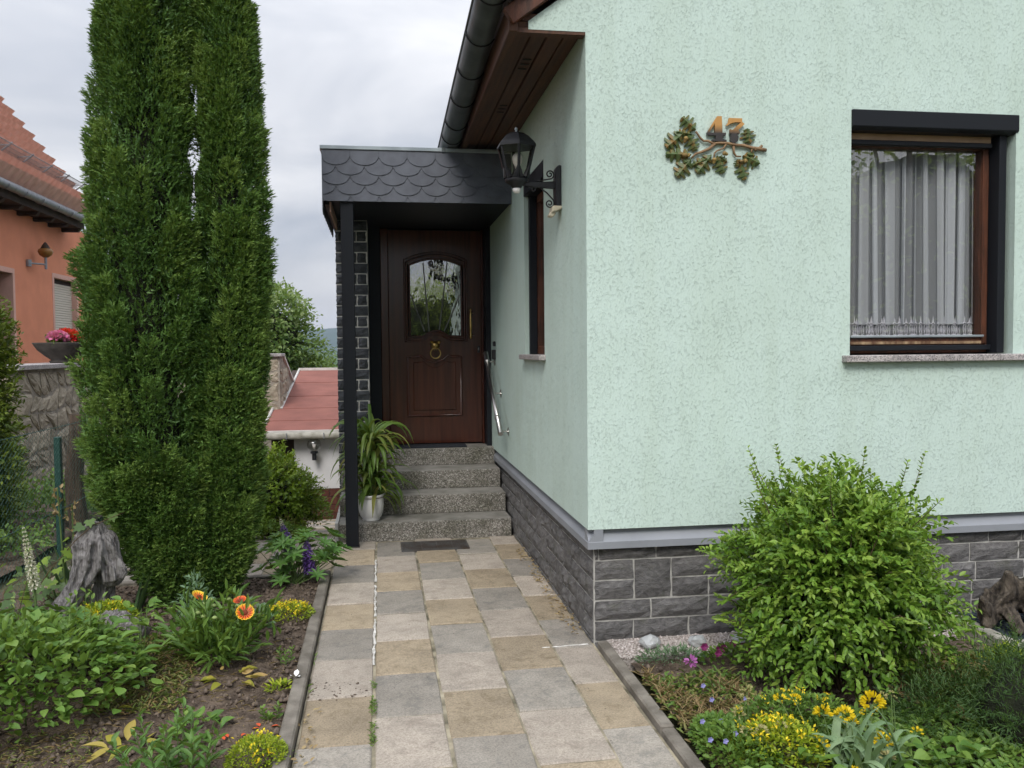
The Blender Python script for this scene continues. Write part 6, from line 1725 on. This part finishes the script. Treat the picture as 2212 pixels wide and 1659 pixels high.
# iris: leaves and withered flower stalks by the fence
ir = thing('iris_clump', (-1.85, 5.6, 0), 'iris leaves with withered brown flower stalks by the fence post', 'plant'); r = random.Random(8)
for k in range(16):
    strap('leaf', 'iris', ir, (-1.83 + r.uniform(-.12, .12), 5.55 + r.uniform(-.15, .12), 0), r.choice((0, math.pi)) + r.uniform(-.5, .5), r.uniform(1.1, 1.45), r.uniform(.28, .45), r.uniform(.022, .034), r.uniform(.2, .8), 7, .12)
sm = MB(); parts = []
for dx, h in ((-.02, .72), (.03, .62), (.05, .46)):
    b = (-1.88 + dx, 5.5, 0); e = (-1.90 + dx * 1.6, 5.5, h); sm.tube([b, e], [.006, .004], 6)
    for q in range(8):
        p = np.array(e) + np.array([rng.normal(0, .012), rng.normal(0, .012), -q * .022]); d = rdir(3) * np.array([1, 1, .8]); parts.append(leaf_arrays(np.tile(p, (3, 1)), d, rdir(3), .034, .02, T_LEAF))
sm.build('flower_stalk', 'stem', ir); V, F, T_ = merge(parts); np_mesh('withered_bloom', V, F, 'dry', ir, T_, kind='stuff')
ir2 = thing('iris_clump', (-1.42, 5.25, 0), 'dark iris leaves between driftwood stump and juniper', 'plant')
for k in range(18):
    strap('leaf', 'iris', ir2, (-1.42 + r.uniform(-.07, .07), 5.28 + r.uniform(-.06, .10), 0), r.uniform(-.9, .9), r.uniform(.9, 1.4), r.uniform(.25, .40), r.uniform(.022, .034), r.uniform(.3, 1.2), 7, .12)
# ivy: on the fence and over the stump
IVL = MB(); ip = [(0, 0), (.28, -.10), (.52, .18), (.34, .34), (.36, .62), (.14, .60), (0, 1.0), (-.14, .60), (-.36, .62), (-.34, .34), (-.52, .18), (-.28, -.10)]
IVL.v = [(u, v, .05 * abs(u)) for u, v in ip] + [(0, .35, 0)]; IVL.f = [(i, (i + 1) % 12, 12) for i in range(12)]
ivme = IVL.mesh('leaf', False); ivme.materials.append(MAT['ivy'])
iv = thing('ivy', (-2.0, 5.3, 0), 'ivy trailing along the foot of the chain link fence', 'ivy'); r = random.Random(13); sm = MB()
for k in range(110):
    p = Vector((-2.02 + r.uniform(-.10, .16), r.uniform(4.55, 5.75), r.uniform(.02, .42) * r.random() ** .4)); leaf_obj(iv, ivme, p, (r.uniform(-.2, 1), r.uniform(-1, .1), r.uniform(-.8, .3)), (r.gauss(0, .4), -.6, .8), r.uniform(.045, .085), r.uniform(.045, .08))
for k in range(5): sm.tube([(-2.0 + r.uniform(-.05, .1), 4.6 + q * .25, r.uniform(.03, .3)) for q in range(5)], .0025, 5)
sm.build('vine', 'twig', iv)
iv2 = thing('ivy', (-1.72, 5.0, .3), 'bright ivy sprays climbing the driftwood stump', 'ivy')
for c in ((-1.77, 4.98, .40), (-1.80, 4.96, .33), (-1.71, 5.02, .43), (-1.84, 4.95, .27), (-1.62, 5.08, .60), (-1.57, 5.10, .63), (-1.66, 5.08, .57), (-1.88, 4.95, .31), (-1.51, 5.12, .62), (-1.45, 5.12, .64)):
    leaf_obj(iv2, ivme, c, (r.uniform(-.6, .6), -.5, r.uniform(-.6, .5)), (0, -.8, .6), r.uniform(.055, .085), r.uniform(.055, .08))
m = MB(); m.tube([(-1.9, 4.97, .2), (-1.8, 4.98, .35), (-1.68, 5.04, .5), (-1.60, 5.08, .57), (-1.44, 5.12, .63)], .003, 5); m.build('vine', 'twig', iv2)
# low weeds, straw and fallen petals on the soil
def scatter(name, n, x0, x1, y0, y1, L, w, mat, el=.3, z=.015, thick=None, T=T_LEAF, kind='stuff', dens=None, **kw):
    p = np.stack([rng.uniform(x0, x1, n), rng.uniform(y0, y1, n), z + rng.uniform(0, .015, n)], 1)
    if dens:
        v = np.array([mnoise.noise(Vector((a * dens, b * dens, 3.3))) for a, b, _ in p]); p = p[v > .05]; n = len(p)
    a = rng.uniform(0, 6.28, n); d = np.stack([np.cos(a), np.sin(a), rng.uniform(0, el * 2, n)], 1)
    V, F, T_ = leaf_arrays(p, d, perp_up(d), L * rng.uniform(.5, 1.3, n), w, T); return np_mesh(name, V, F, mat, None, T_, kind=kind, **kw)
scatter('low_weed_carpet', 2200, -1.25, -.88, 3.75, 4.75, .035, .009, 'weed', .4)
scatter('low_weed_carpet', 1200, -2.0, -1.1, 3.0, 3.6, .03, .006, 'weed', .2)
clods('soil_crumbs', 70, -.34, -.08, 3.78, 4.0, .002, .009, 'soil2', .002)
clods('soil_crumbs', 160, -.345, 1.07, 2.9, 6.6, .0015, .004, 'soil2', .001)
scatter('leaf_litter', 40, -.345, -.27, 2.9, 3.7, .028, .014, 'dry', .3, .003)
scatter('dry_stalk_litter', 700, -1.6, -.45, 2.9, 4.6, .05, .0025, 'dry', .08, T=T_DIA)
scatter('weed_tuft', 260, -.40, -.335, 2.9, 4.6, .03, .007, 'herb', .5, .0, dens=5)
scatter('weed_tuft', 420, -.056, -.040, 2.95, 3.95, .018, .005, 'herb', .5, .0, dens=6)
scatter('dead_leaf_litter', 170, .99, 1.075, 4.4, 6.4, .03, .012, 'dry', .2, .004)
for k, (x, y) in enumerate(((-.53, 3.50), (-.50, 3.52), (-.545, 3.465), (-.455, 3.51), (-.62, 3.42), (-.525, 3.455), (-.90, 3.38), (-.61, 3.44))):
    d = np.array([[math.cos(k * 2.1), math.sin(k * 2.1), .15]]); V, F, T_ = leaf_arrays(np.array([[x, y, .022]]), d, np.array([[0, .2, 1.]]), .032, .02, T_LEAF)
    np_mesh('fallen_petal', V, F, M('poppy_petal', (.62, .10, .03), (.5, .08, .03)) if k == 0 else bpy.data.materials['poppy_petal'], None, T_, label='fallen orange-red petal on the soil near the light green sedum', category='petal', group='fallen poppy petals on the left bed')
V, F, T_ = leaf_arrays(np.array([[-.40, 3.985, .04], [-.405, 3.98, .04], [-.40, 3.98, .045]]), np.array([[.4, -.6, .3], [-.5, -.5, .5], [.1, .6, .6]]), np.array([[0, 0, 1.]] * 3), .035, .028, T_LEAF)
np_mesh('white_petal', V, F, plain('white_petal', (.78, .76, .75), .6), None, T_, label='white fallen petal lying on the left kerb', category='petal')

# geraniums in the bowl on the wall
def geranium(name, label, c, r0, mat, n):
    t = thing(name, c, label, 'flower'); d = rdir(n); d[:, 2] = np.abs(d[:, 2]); p = np.array(c) + d * np.array([r0, r0, r0 * .7]) * rng.uniform(.8, 1.05, (n, 1))
    dd = unit(d + rng.normal(0, .5, (n, 3))); V, F, T_ = leaf_arrays(p, dd, rdir(n), .05, .045, T_LEAF); np_mesh('blossom', V, F, mat, t, T_)
    p = np.array(c) + rdir(60) * np.array([r0, r0, r0 * .3]) - np.array([0, 0, .0]); dd = rdir(60); V, F, T_ = leaf_arrays(p, dd, rdir(60), .07, .06, T_LEAF); np_mesh('foliage', V, F, 'herb', t, T_)
geranium('geranium', 'pink geranium at the left of the stone bowl', (BX + .02, BY - .21, BZ + .28), .095, 'pink', 260)
geranium('geranium', 'red geranium filling the middle of the stone bowl', (BX + .03, BY + .03, BZ + .27), .15, 'red', 520)

# ------------------------------------------------------------------ right bed
gvs = MB(); gvs.box(1.152, 3.02, 4.03, PY + .005, -.06, .012); gvs.build('gravel_strip', 'gravel', kind='structure')
MAT['pebble'] = leafmat('pebble', [(.24, .20, .18), (.40, .35, .32), (.52, .46, .44), (.62, .58, .55)], .8, 0.0)
clods('gravel', 3800, 1.16, 3.0, 4.0, 4.285, .004, .011, 'pebble', .014)
qm, qn, ql, qb = nm('clear_quartz')
qb.inputs['Base Color'].default_value = (.85, .88, .89, 1); qb.inputs['Roughness'].default_value = .06; qb.inputs['Transmission Weight'].default_value = .55; qb.inputs['IOR'].default_value = 1.45
def rock(label, c, s, seed):
    bm = bmesh.new(); bmesh.ops.create_icosphere(bm, subdivisions=2, radius=1)
    for v in bm.verts:
        k = 1 + .35 * mnoise.noise(v.co * 1.4 + Vector((seed, seed, 0))) + .15 * mnoise.noise(v.co * 4 + Vector((0, seed, 0)))
        v.co = Vector((v.co.x * s[0] * k + c[0], v.co.y * s[1] * k + c[1], v.co.z * s[2] * k + c[2]))
    me = bpy.data.meshes.new('quartz_rock'); bm.to_mesh(me); bm.free(); me.materials.append(qm)
    link(bpy.data.objects.new('quartz_rock', me), None, label=label, category='rock', group='clear quartz rocks on the gravel')
rock('clear quartz lump on the gravel nearest the house corner', (1.335, 4.13, .045), (.05, .04, .036), 1)
rock('clear quartz lump on the gravel middle of three', (1.585, 4.12, .04), (.046, .04, .032), 2)
rock('clear quartz lump half hidden behind the big shrub', (1.80, 4.08, .04), (.05, .045, .04), 3)

# light well with grating and root wood
lwl = thing('light_well', (3.5, 4.0, 0), 'concrete framed cellar light well with metal grating by the plinth', 'light well')
m = MB(); m.box(3.03, 3.10, 3.70, 4.285, -.1, .075); m.build('concrete_rim', 'concrete', lwl, bevel=.008)
m = MB(); m.box(3.102, 4.30, 3.70, 3.77, -.1, .073); m.build('concrete_rim', 'concrete', lwl, bevel=.008)
m = MB(); m.box(3.10, 4.3, 3.77, 4.285, -.09, -.02); m.build('pit_floor', 'dark', lwl)
gm3 = MB(); MAT['grating'] = M('galvanised_grating', (.17, .21, .26), (.11, .14, .18), rough=.45, metal=.5)
for k in range(40): gm3.box(3.102 + k * .03, 3.106 + k * .03, 3.772, 4.283, .02, .05)
for k in range(17): gm3.box(3.102, 4.3, 3.775 + k * .03, 3.779 + k * .03, .03, .048)
gm3.build('grating', 'grating', lwl, kind='stuff')
gnarled([([(3.08, 3.95, .07), (3.16, 4.0, .16), (3.28, 4.02, .22), (3.42, 4.02, .20), (3.6, 4.02, .10)], [.025, .055, .08, .08, .04]),
         ([(3.24, 4.0, .22), (3.23, 3.98, .30), (3.22, 3.96, .36)], [.06, .035, .02]), ([(3.34, 4.0, .2), (3.36, 3.95, .34), (3.38, 3.95, .42)], [.06, .04, .015]),
         ([(3.2, 3.95, .16), (3.20, 3.88, .10), (3.19, 3.86, .06)], [.04, .03, .02]), ([(3.35, 3.98, .16), (3.34, 3.86, .10), (3.32, 3.83, .055)], [.05, .035, .02]), ([(3.12, 3.98, .14), (3.06, 3.94, .2), (3.03, 3.92, .25)], [.04, .025, .01])],
        'root_wood', 'rootwood', 9.1, .02, 'dark gnarled root lying on the light well grating', 'driftwood', None, 20, 11.0, .010)

# plants of the right bed
clump('grey_sprigs', 'low grey-green sprigs in front of the quartz lumps', 'plant', (1.38, 3.94, 0), (.17, .06, 0), 420, .035, .006, 'bluegreen', .075, T=T_DIA)
pt = clump('petunia_patch', 'dark magenta petunias at the gravel edge left of the shrub', 'flower', (1.68, 3.90, 0), (.17, .10, 0), 260, .03, .018, 'herb', .08)
parts = []
for k in range(9):
    c = np.array([1.55 + .03 * k + rng.normal(0, .02), 3.88 + rng.normal(0, .05), .085 + rng.normal(0, .012)]); n = 6; a = np.arange(n) * 1.05; d = np.stack([np.cos(a), np.full(n, -.4), np.sin(a)], 1); parts.append(leaf_arrays(np.tile(c, (n, 1)), d, np.tile(np.array([0, -1., .3]), (n, 1)), .022, .022, T_LEAF))
V, F, T_ = merge(parts); np_mesh('flower', V, F, 'magenta', pt, T_, kind='stuff')
pk = thing('pink_bloom', (1.385, 3.66, 0), 'single pink flower on a bent stem near the kerb', 'flower')
m = MB(); m.tube([(1.42, 3.62, 0), (1.44, 3.64, .06), (1.40, 3.66, .10), (1.375, 3.66, .115)], .0025, 5); m.build('stem', 'stem', pk)
d = rdir(26); V, F, T_ = leaf_arrays(np.array([[1.375, 3.66, .115]]) + d * .008, d, rdir(26), .026, .014, T_LEAF); np_mesh('petal_cluster', V, F, MAT['pink'] if False else leafmat('mauve_petal', [(.42, .12, .40), (.55, .2, .5)], .5, .2), pk, T_)
scatter('dry_grass_litter', 1500, 1.17, 1.55, 3.1, 3.8, .06, .004, 'dry', .5, T=T_DIA, dens=4)
scatter('low_weed_carpet', 1300, 1.16, 1.6, 2.7, 3.75, .035, .012, 'weed', .5)
scatter('low_weed_carpet', 1500, 2.3, 3.1, 3.0, 3.75, .06, .022, 'weed', .5)
scatter('leaf_litter', 600, 2.2, 3.1, 3.2, 3.8, .04, .02, 'dry', .2)
scatter('ground_cover_weeds', 2600, 1.62, 2.5, 2.55, 3.25, .045, .020, 'herb', .5)
scatter('ground_cover_weeds', 1300, 1.17, 1.62, 2.6, 3.75, .030, .013, 'herb', .5, dens=3)
scatter('ground_cover_weeds', 700, 2.3, 3.0, 3.15, 3.7, .055, .022, 'sedum', .5, dens=3)
bf = clump('bellflower_patch', 'low bellflower patch with lilac flowers beside the right kerb', 'flower', (1.28, 2.98, 0), (.12, .26, 0), 1500, .026, .016, 'herb', .12)
parts = []
for (x, y, z) in ((1.19, 3.05, .12), (1.26, 3.04, .12), (1.17, 2.92, .11), (1.22, 2.90, .11), (1.27, 2.93, .12), (1.33, 3.40, .11), (1.32, 3.28, .10), (1.43, 3.2, .13)):
    n = 5; a = np.arange(n) * 1.256; d = np.stack([np.cos(a), np.full(n, -.5), np.sin(a)], 1); parts.append(leaf_arrays(np.tile(np.array([x, y, z]), (n, 1)), d, np.tile(np.array([0, -1., .4]), (n, 1)), .013, .012, T_LEAF))
V, F, T_ = merge(parts); np_mesh('flower', V, F, 'lilac', bf, T_, kind='stuff')
clump('sedum', 'yellow flowering sedum mat left of the allium leaves', 'sedum', (1.44, 2.93, 0), (.18, .16, 0), 1400, .022, .011, 'sedum', .15, 'yellow', 34, .017)
clump('sedum', 'green sedum mound behind the yellow allium heads', 'sedum', (1.60, 3.14, 0), (.27, .13, 0), 1300, .024, .012, 'herb', .16, 'yellow', 22, .012)
broad_plant('pale_leaf_plant', 'pale green broad leaves at the bottom between path and alliums', 'plant', (1.40, 2.72, 0), (.16, .10, 0), .13, 40, .06, .5, seed=17)
# allium: strap leaves, yellow flower heads, pale seed heads
al = thing('allium_clump', (1.80, 2.78, 0), 'blue-green allium clump with bright yellow flower heads', 'flower'); r = random.Random(17); sm = MB()
for k in range(34):
    a = r.uniform(0, 6.283); strap('leaf', 'allium', al, (1.70 + r.uniform(-.12, .12), 2.76 + r.uniform(-.06, .10), .0), a, r.uniform(.9, 1.45), r.uniform(.20, .34), r.uniform(.022, .034), r.uniform(1.5, 4.2), 8, .15, r.uniform(-.5, .5))
def umbel(c, r0, n, mat, name, openness=1.0):
    parts = []; d = rdir(n * 2); d = d[d[:, 2] > -.15][:n]
    for k in range(4):
        dd = unit(d + rng.normal(0, .22, d.shape)); parts.append(leaf_arrays(np.array(c) + d * r0 * .55, dd, rdir(len(d)), r0 * .62, r0 * .24, T_LEAF))
    V, F, T_ = merge(parts); return np_mesh(name, V, F, mat, al, T_)
heads = [((1.480, 3.00, 0.200), .026, 12), ((1.540, 3.00, 0.193), .026, 12), ((1.600, 2.90, 0.180), .034, 20), ((1.675, 2.88, 0.175), .036, 22), ((1.690, 2.86, 0.155), .026, 12), ((1.810, 2.92, 0.195), .044, 30), ((1.775, 2.90, 0.170), .024, 9), ((1.765, 2.78, 0.120), .034, 18), ((1.555, 2.82, 0.105), .024, 9), ((1.600, 2.68, 0.060), .028, 12), ((1.925, 2.82, 0.120), .022, 8)]
for c, r0, n in heads:
    umbel(c, r0, n, 'yellow', 'flower_head'); sm.tube([(c[0] * .6 + 1.69 * .4, c[1] * .6 + 2.78 * .4, 0), c], [.0035, .002], 5)
MAT['budhead'] = leafmat('pale_seed_head', [(.30, .30, .10), (.44, .42, .18), (.5, .44, .24)], .6, .2)
for c, r0, n in (((1.385, 3.08, 0.205), .028, 16), ((1.360, 3.05, 0.185), .026, 14), ((1.315, 3.0, 0.160), .026, 14), ((1.310, 2.92, 0.125), .024, 12), ((1.360, 2.90, 0.130), .026, 14), ((1.445, 2.92, 0.135), .022, 10), ((1.865, 2.95, 0.205), .02, 10), ((1.905, 2.95, 0.210), .016, 8), ((1.745, 2.72, 0.085), .028, 12), ((1.935, 2.98, 0.180), .014, 6), ((1.535, 2.62, 0.060), .026, 12)):
    umbel(c, r0, n, 'budhead', 'seed_head'); sm.tube([(c[0], c[1] - .02, 0), c], [.003, .002], 5)
sm.build('stem', 'stem', al, kind='stuff')
broad_plant('round_leaved_plant', 'flat round green leaves at the bottom right of the allium', 'plant', (1.98, 2.78, 0), (.20, .13, 0), .10, 46, .062, .95, seed=23)
fs_ = thing('feathery_shrub', (2.55, 2.95, 0), 'dark feathery green dwarf shrub at the right edge', 'shrub')
leafy_ball(900, (2.62, 2.95, .10), (.42, .36, .30), .035, .004, 8, .4, leafmat('feathery', [(.03, .075, .02), (.05, .11, .03), (.08, .15, .035)], .5, .2), fs_, .1, .10, .4, lum=.25, lo_el=-.1, T=T_DIA, seed=31)
leafy_ball(420, (2.25, 3.12, .04), (.26, .22, .17), .03, .004, 7, .4, bpy.data.materials['feathery'], fs_, .1, .08, .4, lum=.25, lo_el=-.1, T=T_DIA, seed=33)
core_blob(fs_, (2.62, 2.97, .08), (.28, .24, .2), seed=2)
clump('small_yarrow', 'yellowish weed tuft beside the concrete rim of the light well', 'plant', (2.92, 3.62, 0), (.10, .07, 0), 120, .05, .018, 'sedum', .10)

# weeds on the strip beside the falling side path
clump('pale_weed', 'pale flowering weeds at the edge of the falling side path', 'plant', (-.78, 7.45, -.07), (.20, .22, 0), 500, .035, .008, 'weed', .22)
clump('dark_fern', 'dark leafy weeds against the garage wall beside the bush', 'plant', (-.72, 8.6, -.25), (.22, .3, 0), 400, .06, .02, 'herb', .42)
clump('border_weed', 'green weeds behind the cross path left of the purple lupine', 'plant', (-1.05, 7.22, -.02), (.42, .12, 0), 700, .05, .014, 'herb', .16)

# ------------------------------------------------------------------ garden behind the camera (mirrored in the door and window glass)
far_tree('street_tree', 'broad leafy tree across the street mirrored in the door glass', (1.9, -13, 2.2), (3.8, 1.6, 2.1), 1500, .17, 'street', (1.9, -13, -.1), 41, per=4)
far_tree('street_tree', 'open crowned tree across the street mirrored in the window glass', (12.0, -9, 4.0), (3.6, 1.6, 3.9), 800, .20, 'street', (12.0, -9, -.1), 42, per=4)

# ------------------------------------------------------------------ air
hz = MB(); hz.box(-3000, 3000, -700, 3300, -60, 110)
hm, hn, hl, hb = nm('haze_air'); hn.remove(hb)
ho = [k for k in hn if k.type == 'OUTPUT_MATERIAL'][0]
hv = hn.new('ShaderNodeVolumePrincipled'); hv.inputs['Color'].default_value = (.60, .72, .95, 1); hv.inputs['Density'].default_value = .00020; hv.inputs['Anisotropy'].default_value = .1
hl.new(hv.outputs[0], ho.inputs['Volume'])
USE_HAZE = True
if USE_HAZE: hz.build('haze', hm, kind='stuff')
